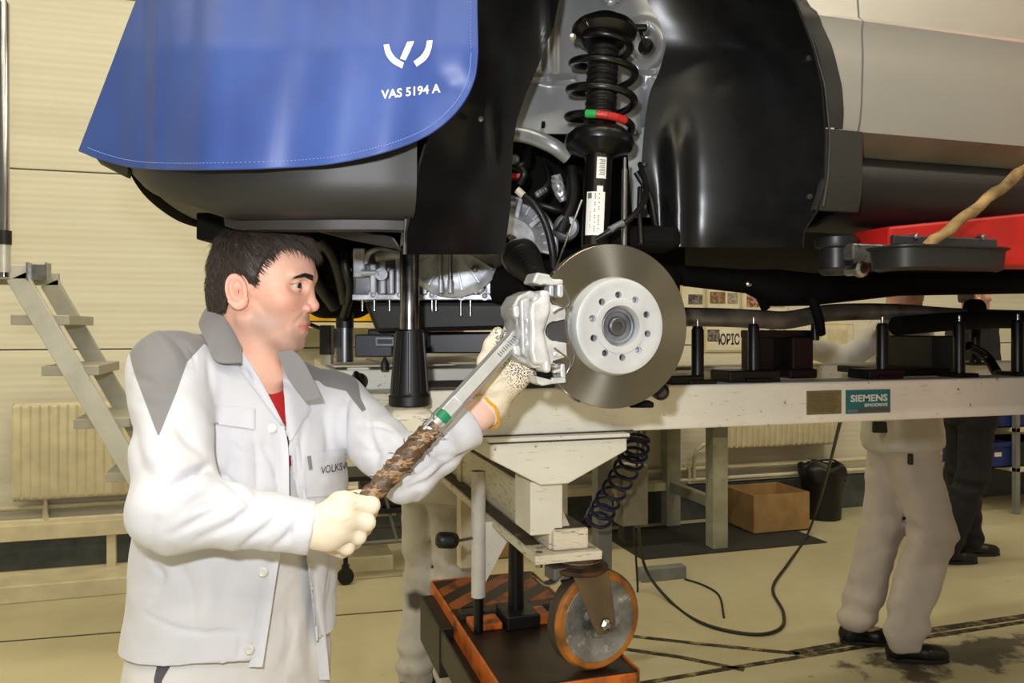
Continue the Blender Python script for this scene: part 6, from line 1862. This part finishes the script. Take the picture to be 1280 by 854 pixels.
# T-shirt, trousers with bib, shoes
def shirtf(p):
    d = smin(torsof(p, .018), shouldf(p, .055, .048), .04)
    d = np.maximum(d, 1.25 - p[:, 2])
    return np.maximum(d, -cap(p, NB + tu * .004 + tf * .016, NB + tu * .2 + tf * .035, .047, .075))
tv, tq = sdf_mesh(shirtf, (lo[0], lo[1], 1.1), (hi[0], hi[1], 1.5), .007)
link('tshirt', mesh_np('tshirt', tv, tq), REDC, man)
def trouf(p):
    d = smin(smax(torsof(p, .020), (p[:, 2] - 1.255), .01), legsf(p), .045)
    return np.maximum(d, .045 - p[:, 2])
kv, kq = sdf_mesh(trouf, (lo[0], lo[1], .03), (hi[0], hi[1], 1.24), .0075)
kn = vnormals(kv, kq)
TF = [([(352, 722), (372, 715), (392, 708)], -.003, 2), ([(352, 760), (366, 790), (352, 850)], -.004, 4), ([(378, 760), (370, 800), (380, 850)], .005, 8), ([(362, 735), (358, 800), (345, 850)], -.002, 2), ([(398, 730), (390, 790), (392, 850)], -.004, 6)]
kd = fold_disp(kv, TF) * np.clip(-(kn @ FW) * 3 + .3, 0, 1) + .005 * vnoise(kv * A(1, 1, .5), 12, 3) + .002 * vnoise(kv, 30, 5)
zz_ = kv[:, 2]
kd += .004 * np.sin(zz_ * 60 + 3 * vnoise(kv, 7, 2)) * np.exp(-((zz_ - .12) / .1) ** 2)
kv2 = kv + kn * kd[:, None]
me = mesh_np('trousers', kv2, kq); X, Y, D = pix(kv2)
fattr(me, 'grey', in_poly(X, Y, [(201, 812), (222, 818), (203, 850), (196, 880), (192, 850)]))
link('trousers', me, TROU, man)
def shoe(an, fwd, parent, m=LEATHER, sole=True, h=.006):
    sd = np.cross(UP, fwd)
    a0 = A(an[0], an[1], 0)
    def f(p):
        q = p - a0; xx, yy, z_ = q @ fwd, q @ sd, q[:, 2]
        c = np.stack([xx, yy, z_], 1)
        d = smin(cap(c, (-.04, 0, .045), (.0, 0, .085), .037, .036), cap(c, (-.02, 0, .07), (-.02, 0, .125), .040, .042), .02)
        d = smin(d, cap(c, (-.03, 0, .04), (.15, .005, .034), .038, .032), .03)
        d = smin(d, cap(c, (.10, .0, .036), (.165, .008, .03), .040, .030), .02)
        return smax(d, .004 - z_, .006)
    v, q = sdf_mesh(f, a0 + A(-.24, -.24, -.01), a0 + A(.24, .24, .19), h)
    o = link('shoe', mesh_np('shoe', v, q), m, parent)
    if sole:
        ring = [(-.075, 0), (-.065, .03), (0, .036), (.08, .042), (.15, .04), (.192, .012), (.192, -.01), (.15, -.034), (.08, -.04), (0, -.036), (-.065, -.03)]
        MB().prism([a0 + fwd * a + sd * b + UP * .0005 for a, b in ring], (0, 0, .018)).build('sole', M('shoe_sole', (.10, .10, .10), .6), o, bevel=.004)
    return o
for an in (AR, AL): shoe(an, nrm(tf * A(1, 1, 0)), man)

# ---------------------------------------------------------------- gloves
WT, WB = W(652, 413, 1.505), W(428, 659, 1.300)
wx = nrm(WT - WB)
def finger_chain(p, pts, r, k=.006): return chain(p, pts, r, k)
# right hand: back of the hand to the camera, fist round the grip
MC = [W(430, 628, 1.268), W(428, 645, 1.262), W(420, 661, 1.266), W(409, 673, 1.274)]
PI = [W(464, 632, 1.290), W(458, 653, 1.284), W(448, 670, 1.286), W(434, 684, 1.290)]
DI = [W(462, 640, 1.332), W(455, 660, 1.330), W(443, 677, 1.330), W(428, 689, 1.328)]
TI = [W(440, 640, 1.338), W(432, 658, 1.338), W(424, 674, 1.336), W(414, 686, 1.332)]
fr = [.0138, .0138, .0130, .0116]
def gloveR(p):
    d = None
    wr = WR + nrm(WR - ER) * .0
    for a, r in zip(MC, fr):
        e = cap(p, wr + (a - WR) * .25, a, .022, r + .004)
        d = e if d is None else smin(d, e, .014)
    d = smin(d, ell(p, (MC[1] + MC[2] + WR) / 3, (.036, .022, .032)), .02)
    fd = None
    for a, b, c, t_, r in zip(MC, PI, DI, TI, fr):
        e = chain(p, [a, b, c, t_], [r + .0015, r, r * .93, r * .86], .006)
        fd = e if fd is None else smin(fd, e, .0022)
    d = smin(d, fd, .009)
    th = chain(p, [WR + RT * .01 + UP * .018 + FW * .012, W(424, 628, 1.312), W(448, 624, 1.334), W(462, 634, 1.342)], [.020, .0165, .0145, .0125], .008)
    d = smin(d, th, .010)
    cuff = cap(p, WR - nrm(WR - ER) * .03, WR + nrm(WR - ER) * .015, .034, .031)
    cu_x = (p - WR) @ nrm(WR - ER)
    cuff = cuff + .0008 * np.sin(cu_x * 900)
    d = smin(d, np.maximum(cuff, -cu_x - .03), .012)
    return d
al = np.stack(MC + PI + DI + TI + [WR]); 
gv, gq = sdf_mesh(gloveR, al.min(0) - .06, al.max(0) + .06, .0022)
gn = vnormals(gv, gq)
gv = gv + gn * (.0006 * vnoise(gv, 60, 1) + fold_disp(gv, [([(436, 634), (448, 629), (458, 626)], -.0010, 1.6), ([(438, 640), (450, 637)], -.0008, 1.5), ([(428, 655), (440, 650)], -.001, 2), ([(396, 650), (415, 645), (428, 640)], .0015, 6)]))[:, None]
link('glove', mesh_np('glove', gv, gq), GLOVE, man)
# left hand: dotted palm to the camera, thumb up on the left of the wrench
t = NT('dotted_cotton_glove')
a = t.n('Attribute', attribute_name='dots')
vo = t.n('TexVoronoi', Scale=300, feature='F1'); t.l(t.tc.outputs['Object'], vo.inputs[0])
dm = t.n('Math', operation='LESS_THAN'); dm.inputs[1].default_value = .42; t.l(vo.outputs['Distance'], dm.inputs[0])
mm = t.n('Math', operation='MULTIPLY'); t.l(dm.outputs[0], mm.inputs[0]); t.l(a.outputs['Fac'], mm.inputs[1])
t.color(t.mix(mm.outputs[0], t.ramp(t.noise(20, 4), [(.3, (.84, .79, .70)), (.7, (.90, .86, .78))]), (.12, .12, .13)))
t.b.inputs['Roughness'].default_value = .8; t.bump(vo.outputs['Distance'], .5, .001)
GDOT = t.m
ML = [W(628, 436, 1.535), W(642, 436, 1.545), W(655, 446, 1.55), W(663, 460, 1.55)]
FL1 = [W(640, 405, 1.55), W(655, 404, 1.565), W(668, 416, 1.57), W(674, 436, 1.57)]
FL2 = [W(648, 392, 1.525), W(664, 392, 1.54), W(678, 408, 1.55), W(684, 428, 1.55)]
FL3 = [W(652, 400, 1.495), W(668, 402, 1.51), W(680, 416, 1.52), W(686, 434, 1.525)]
def gloveL(p):
    d = None
    base = WL + nrm(WL - EL) * .02
    for a in ML:
        e = cap(p, base + (a - base) * .2, a, .024, .0175)
        d = e if d is None else smin(d, e, .014)
    d = smin(d, ell(p, W(640, 470, 1.545), (.026, .022, .030)), .02)
    fd = None
    for a, b, c, e_, r in zip(ML, FL1, FL2, FL3, (.0130, .0132, .0125, .0112)):
        e = chain(p, [a, b, c, e_], [r + .001, r, r * .94, r * .86], .006)
        fd = e if fd is None else smin(fd, e, .0022)
    d = smin(d, fd, .008)
    th = chain(p, [W(612, 480, 1.545), W(607, 452, 1.53), W(614, 432, 1.52), W(622, 416, 1.515)], [.021, .0155, .0135, .0115], .01)
    d = smin(d, th, .012)
    ax = nrm(base - WL)
    cx_ = (p - WL) @ ax
    cuff = cap(p, WL, WL + ax * .04, .0345, .034) + .0007 * np.sin(cx_ * 1000)
    return smin(d, np.maximum(cuff, .008 - cx_), .012)
al = np.stack(ML + FL1 + FL2 + FL3 + [WL, W(607, 452, 1.53)])
gv, gq = sdf_mesh(gloveL, al.min(0) - .055, al.max(0) + .055, .0024)
gn = vnormals(gv, gq)
X, Y, D = pix(gv)
gv = gv + gn * (.0008 * vnoise(gv, 55, 1) + fold_disp(gv, [([(612, 490), (626, 478), (640, 476)], -.003, 3), ([(622, 468), (640, 462), (656, 466)], -.002, 3), ([(634, 452), (636, 470)], -.002, 3)]))[:, None]
me = mesh_np('glove', gv, gq)
cxl = (gv - WL) @ nrm(WL - EL)
fattr(me, 'dots', np.clip((cxl - .030) / .03, 0, 1) * np.clip((X - 606) / 16, .12, 1))
gl = link('glove', me, GDOT, man)
ax = nrm(WL - EL); e1_ = nrm(np.cross(ax, UP)); e2_ = np.cross(e1_, ax)
ring = [WL + ax * (.009 + .0015 * math.sin(7 * t_)) + (e1_ * math.cos(t_) + e2_ * math.sin(t_)) * (.0395 + .0008 * math.sin(23 * t_)) for t_ in np.linspace(0, 2 * math.pi, 61)[:-1]]
MB().tube(ring, .0034, 6, closed=True).build('cuff_band', cloth('yellow_knit', (.85, .62, .12)), gl, smooth=60)

# ---------------------------------------------------------------- torque wrench
CHR = M('satin_chrome', (.74, .75, .77), .34, .75, var=.05, scale=20)
wr_ = thing('torque_wrench', 'long chrome torque wrench with a ragged brown taped grip held in both gloves', 'wrench', WB)
Lw = np.linalg.norm(WT - WB)
wy = nrm(np.cross(wx, FW)); wz = np.cross(wx, wy)
def tq(px): return (px - pix(WB)[0]) / (pix(WT)[0] - pix(WB)[0]) * Lw
def oct_(s0, s1, hw, hd, c=.35):
    ring = [(hw, -hd * (1 - c)), (hw, hd * (1 - c)), (hw * (1 - c), hd), (-hw * (1 - c), hd), (-hw, hd * (1 - c)), (-hw, -hd * (1 - c)), (-hw * (1 - c), -hd), (hw * (1 - c), -hd)]
    return [WB + wx * s0 + wy * a + wz * b for a, b in ring], wx * (s1 - s0)
s_gr = .5 * Lw
MB().prism(*oct_(.43 * Lw, .975 * Lw, .0165, .014)).build('tube', CHR, wr_, bevel=.0012)
MB().prism(*oct_(.60 * Lw, .94 * Lw, .0125, .0155, .2)).build('flat_face', CHR, wr_, bevel=.0008)
MB().prism(*oct_(.975 * Lw, 1.03 * Lw, .0125, .0105)).build('head', M('dark_steel', (.20, .20, .21), .35, .8), wr_, bevel=.003)
MB().lathe(WB + wx * (.50 * Lw), wx, [(.0165, 0), (.0178, .001), (.0178, .017), (.0165, .018)], 24).build('green_ring', M('green_band', (.03, .45, .30), .4), wr_, smooth=40)
MB().lathe(WB + wx * (.44 * Lw), wx, [(.0150, 0), (.0165, .004), (.0165, .03), (.0150, .034)], 24).build('ferrule', CHR, wr_, smooth=40)
g = MB(); rgw = random.Random(2)
for k in range(10):
    s = .845 * Lw + k * .0052
    P = WB + wx * s - wz * 0
    g.obox(WB + wx * s - FW * .0, wx, wy, wz, .0022, .0075 if k % 3 else .010, .0314)
g.build('marking', M('mark_ink', (.33, .34, .38), .5), wr_)
t = NT('ragged_brown_tape')
mp = t.n('Mapping'); mp.inputs['Rotation'].default_value = (.3, .5, .2); mp.inputs['Scale'].default_value = (26, 26, 70); t.l(t.tc.outputs['Object'], mp.inputs[0])
n1 = t.n('TexNoise', Scale=1.0, Detail=6, Roughness=.7); t.l(mp.outputs[0], n1.inputs['Vector'])
t.color(t.ramp(n1.outputs['Fac'], [(.36, (.08, .06, .05)), (.45, (.36, .28, .20)), (.51, (.12, .09, .07)), (.58, (.66, .52, .38)), (.62, (.24, .18, .12)), (.70, (.84, .78, .70))]))
t.l(t.ramp(n1.outputs['Fac'], [(.3, .3), (.7, .6)]), t.b.inputs['Roughness']); t.bump(n1.outputs['Fac'], .8, .003)
TAPE = t.m
ns = 60; nr = 22; rows = []
for i in range(ns):
    s = -.012 + (.475 * Lw + .012) * i / (ns - 1)
    r0 = np.interp(i / (ns - 1), [0, .1, .5, .8, .92, 1], [.0135, .015, .0168, .0178, .0170, .0160])
    r = []
    for k in range(nr):
        an = 2 * math.pi * k / nr
        spiral = ((s * 38 + an / (2 * math.pi) * 1.0) % 1.0)
        rr = r0 + .0022 * spiral + .0012 * math.sin(an * 3 + s * 210) + .0010 * math.sin(an * 5 - s * 330)
        r.append(WB + wx * s + (wy * math.cos(an) + wz * math.sin(an)) * rr)
    rows.append(r + r[:1])
gp = MB().grid(rows).build('grip', TAPE, wr_, smooth=50)
g = MB()
for k in range(26):
    s = rgw.uniform(.10, .50) * Lw; an = rgw.uniform(0, 6.28)
    o = (wy * math.cos(an) + wz * math.sin(an)); b = WB + wx * s + o * .018
    tip = b + o * rgw.uniform(.004, .012) + wx * rgw.uniform(-.012, .014)
    g.tube([b, (b + tip) / 2 + o * .002, tip], [.0012, .0009, .0003], 5)
g.build('tape_fringe', TAPE, wr_, kind='stuff')
# ================================================================== people in the background
def hand_sdf(p, wr, dr, pal):
    """relaxed hand: palm and five curled fingers; dr points down the hand, pal to the palm side"""
    sd = np.cross(dr, pal)
    d = cap(p, wr, wr + dr * .07, .024, .030)
    for k, L in zip((-1.5, -.5, .5, 1.5), (.072, .082, .078, .060)):
        a = wr + dr * .078 + sd * .017 * k
        b = a + dr * L * .55 + pal * .012; c = b + dr * L * .35 + pal * .030
        d = smin(d, chain(p, [a, b, c], [.010, .009, .0075], .004), .006)
    t0 = wr + dr * .02 + sd * -.026
    return smin(d, chain(p, [t0, t0 + dr * .035 - sd * .018 + pal * .012, t0 + dr * .065 - sd * .016 + pal * .026], [.013, .011, .009], .004), .008)
def bg_person(label, hipL, hipR, kneeL, kneeR, ankL, ankR, neck, shL, shR, elL, elR, wrL, wrR, face, trou, top, shoe_m, hair_m, legr=(.10, .085, .075), group=None, hem=-.1, h=.013, stain=None, jin=-.012):
    face = nrm(face * A(1, 1, 0)); left = np.cross(UP, face)
    mid = (hipL + hipR) / 2
    tu_ = nrm(neck - mid)
    sl = nrm(shL - shR); fr = nrm(np.cross(sl, tu_))
    HO2 = neck + UP * .125 + face * .02
    M2 = np.stack([face, left, UP])
    def torso2(p, ins):
        q = p - mid; u = q @ tu_; L = np.linalg.norm(neck - mid)
        f, l = q @ fr, q @ sl
        a = np.interp(u / L, [-.3, 0, .3, .6, .85, 1.0], [.19, .19, .18, .20, .18, .09]) - ins
        b = np.interp(u / L, [-.3, 0, .3, .6, .85, 1.0], [.14, .14, .13, .135, .11, .07]) - ins
        d = (np.sqrt((l / a) ** 2 + (f / b) ** 2) - 1) * np.minimum(a, b)
        return smax(d, np.maximum(u - L * .97, hem - u), .04)
    def arms(p, r):
        return np.minimum(chain(p, [shL, elL, wrL], r, .02), chain(p, [shR, elR, wrR], r, .02))
    def legs(p, r):
        return np.minimum(chain(p, [hipL, kneeL, ankL], r, .02), chain(p, [hipR, kneeR, ankR], r, .02))
    def body(p):
        d = smin(torso2(p, .025), arms(p, [.045, .036, .027]), .03)
        d = smin(d, legs(p, [.075, .05, .035]), .03)
        d = smin(d, cap(p, neck - UP * .03, HO2 - UP * .06, .052, .054), .02)
        for wr_p, el_p in ((wrL, elL), (wrR, elR)):
            dr = nrm(wr_p - el_p); pl_ = nrm(face - dr * (face @ dr))
            d = smin(d, hand_sdf(p, wr_p, dr, pl_), .008)
        for a in (ankL, ankR): d = smin(d, cap(p, a - UP * .05, a - UP * .062 + face * .10, .024, .019), .02)
        return d
    pts = np.stack([hipL, hipR, kneeL, kneeR, ankL, ankR, neck, shL, shR, elL, elR, wrL, wrR])
    lo_, hi_ = pts.min(0) - .26, pts.max(0) + .24
    lo_[2] = 0
    v, q = sdf_mesh(body, lo_, (hi_[0], hi_[1], neck[2] + .05), h * .75)
    hvv = hv @ M2 + HO2
    me = mesh_np('person', np.concatenate([hvv, v]), np.concatenate([hq, q + len(hv)]))
    attr_col(me, 'skin', np.concatenate([sk, np.tile(lin((.80, .58, .50)), (len(v), 1))]))
    o = tag(link('person', me, SKIN), label, 'person', group)
    cvv, cqq = cv @ M2 + HO2, cq
    me = mesh_np('hair', cvv, cqq); fattr(me, 'tone', np.full(len(cvv), .2)); link('hair', me, hair_m, o)
    for s in (-1, 1):
        c = EYEC * A(1, s, 1) @ M2 + HO2
        MB().lathe(c - face * .0121, face, [(.0121 * math.sin(t), .0121 - .0121 * math.cos(t)) for t in np.linspace(.01, math.pi - .01, 10)], 12).build('eye', EW, o, smooth=180)
    def tro(p):
        d = smin(torso2(p, .004) + np.maximum(0, (p - mid) @ tu_ - .1) * 2, legs(p, legr), .05)
        return np.maximum(d, .05 - p[:, 2])
    v, q = sdf_mesh(tro, (lo_[0], lo_[1], .02), (hi_[0], hi_[1], mid[2] + .25), h)
    n = vnormals(v, q)
    zz = v[:, 2]
    dd = .012 * vnoise(v * A(1, 1, .55), 9, 3) + .006 * vnoise(v * A(1, 1, 1.2), 20, 5)
    dd += .008 * np.sin(zz * 55 + 4 * vnoise(v, 6, 2)) * (np.exp(-((zz - .14) / .1) ** 2) + .7 * np.exp(-((zz - .52) / .1) ** 2))
    v = v + n * dd[:, None]
    me = mesh_np('trousers', v, q); X, Y, D = pix(v); fattr(me, 'grey', in_poly(X, Y, stain) * .12 if stain else np.full(len(v), 1.0)); link('trousers', me, trou, o)
    def jac(p):
        d = smin(torso2(p, jin), arms(p, [.066, .056, .044]), .03)
        d = smin(d, np.minimum(cap(p, neck - tu_ * .05, shL, .07, .062), cap(p, neck - tu_ * .05, shR, .07, .062)), .03)
        return np.maximum(d, -cap(p, neck - UP * .0, neck + UP * .15, .062, .07))
    v, q = sdf_mesh(jac, (lo_[0], lo_[1], mid[2] - .25), (hi_[0], hi_[1], neck[2] + .05), h)
    n = vnormals(v, q)
    me = mesh_np('jacket', v + n * (.010 * vnoise(v * A(1, 1, .6), 10, 7) + .004 * vnoise(v, 24, 8))[:, None], q); fattr(me, 'grey', np.full(len(v), 1.0)); link('jacket', me, top, o)
    for a in (ankL, ankR): shoe(a, face, o, shoe_m, True, .009)
    return o
TAN = cloth('stained_tan_trousers', (.74, .72, .68), (.30, .26, .22), 'grey', dirt=(.42, .36, .27), damt=.52)
PALE = cloth('pale_grey_trousers', (.76, .72, .68), dirt=(.66, .60, .54), damt=.55)
BEIGE = cloth('off_white_work_jacket', (.78, .765, .73), dirt=(.66, .60, .50), damt=.6)
NAVY = cloth('navy_workwear', (.10, .10, .13)); NAVY.node_tree.nodes['Principled BSDF'].inputs['Sheen Weight'].default_value = 0
# a) worker in stained trousers standing behind the trolley column
def stand(px, D, lean=A(0, 0, 0), face=RT, hz_=.92, gap=.09, H=1.44):
    c = W(px, 600, D); c[2] = 0
    l = np.cross(UP, nrm(face))
    m = c + UP * hz_
    return c, l, m
f_ = nrm(RT * .5 + FW * .8); c, l, m = stand(543, 3.2, face=f_)
k = dict(hipL=m + l * .075, hipR=m - l * .075, kneeL=m + l * .08 - UP * .42 + f_ * .03, kneeR=m - l * .085 - UP * .42 + f_ * .02, ankL=c + l * .10 + UP * .1, ankR=c - l * .09 + UP * .1)
n_ = m + UP * .50 + f_ * .05
bg_person('worker in stained tan trousers standing half hidden behind the trolley column', neck=n_, shL=n_ + l * .18 - UP * .06, shR=n_ - l * .18 - UP * .06, elL=n_ + l * .23 - UP * .33 + f_ * .06, elR=n_ - l * .23 - UP * .33 + f_ * .06, wrL=n_ + l * .2 - UP * .42 + f_ * .28, wrR=n_ - l * .2 - UP * .42 + f_ * .28,
    stain=[(508, 742), (520, 738), (532, 744), (533, 756), (522, 765), (510, 760)], face=f_, trou=TAN, top=BEIGE, shoe_m=LEATHER, hair_m=HAIR, legr=(.092, .080, .074), **k)
# b) man walking past on the right
f_ = nrm(RT - FW * .12); l = np.cross(UP, f_)
hp = W(1128, 575, 3.85)
hp[2] = .97
bpn = hp + UP * .61 - f_ * .02
sl_ = nrm(l * .9 + f_ * .35)
bg_person('man in pale trousers and off white jacket walking past behind the white beam', hipL=hp + l * .085, hipR=hp - l * .085, kneeL=hp + l * .07 - UP * .43 - f_ * .06, kneeR=hp - l * .09 - UP * .42 + f_ * .10, ankL=A(*WZ(1070, 778, .1)[:2], .125), ankR=A(*WZ(1130, 798, .1)[:2], .10),
    neck=bpn, shL=bpn + sl_ * .18 - UP * .06, shR=bpn - sl_ * .18 - UP * .06, elL=bpn + sl_ * .2 - UP * .28 + f_ * .12, elR=bpn - sl_ * .22 - UP * .22 - f_ * .22, wrL=bpn + sl_ * .18 - UP * .36 + f_ * .34, wrR=bpn - sl_ * .18 - UP * .16 - f_ * .43,
    face=f_, trou=PALE, top=BEIGE, shoe_m=LEATHER, hair_m=HAIR, legr=(.118, .102, .085), hem=-.05, jin=-.04)
walker = [o for o in bpy.data.objects if o.name.startswith('person')][-1]
for x, y, w_, h_ in ((1105, 534, .10, .052), (1138, 574, .022, .05)):
    WB_ = bvh_of(*[c for c in walker.children if c.name.startswith(('jacket', 'trousers'))])
    p = drape(WB_, x, y, .004, 3.68)
    MB().obox(p, RT, FW, UP, w_, .022, h_).build('belt_pouch' if w_ > .05 else 'pocket_pen', BLACKP, walker, bevel=.006)
# c) person in navy at the far right
f_ = nrm(RT - FW * .05); l = np.cross(UP, f_)
hp = W(1213, 560, 5.15); hp[2] = .98
n_ = hp + UP * .60
bg_person('person in dark navy workwear standing by the storage rack', hipL=hp + l * .085, hipR=hp - l * .085, kneeL=hp + l * .10 - UP * .42, kneeR=hp - l * .09 - UP * .42 - f_ * .03, ankL=A(*WZ(1212, 694, 0)[:2], .1), ankR=A(*WZ(1183, 704, 0)[:2], .1),
    neck=n_, shL=n_ + l * .18 - UP * .06, shR=n_ - l * .18 - UP * .06, elL=n_ + l * .23 - UP * .34, elR=n_ - l * .23 - UP * .34, wrL=n_ + l * .18 - UP * .40 + f_ * .22, wrR=n_ - l * .18 - UP * .42 + f_ * .22,
    face=f_, trou=NAVY, top=NAVY, shoe_m=LEATHER, hair_m=HAIR, legr=(.11, .095, .08))
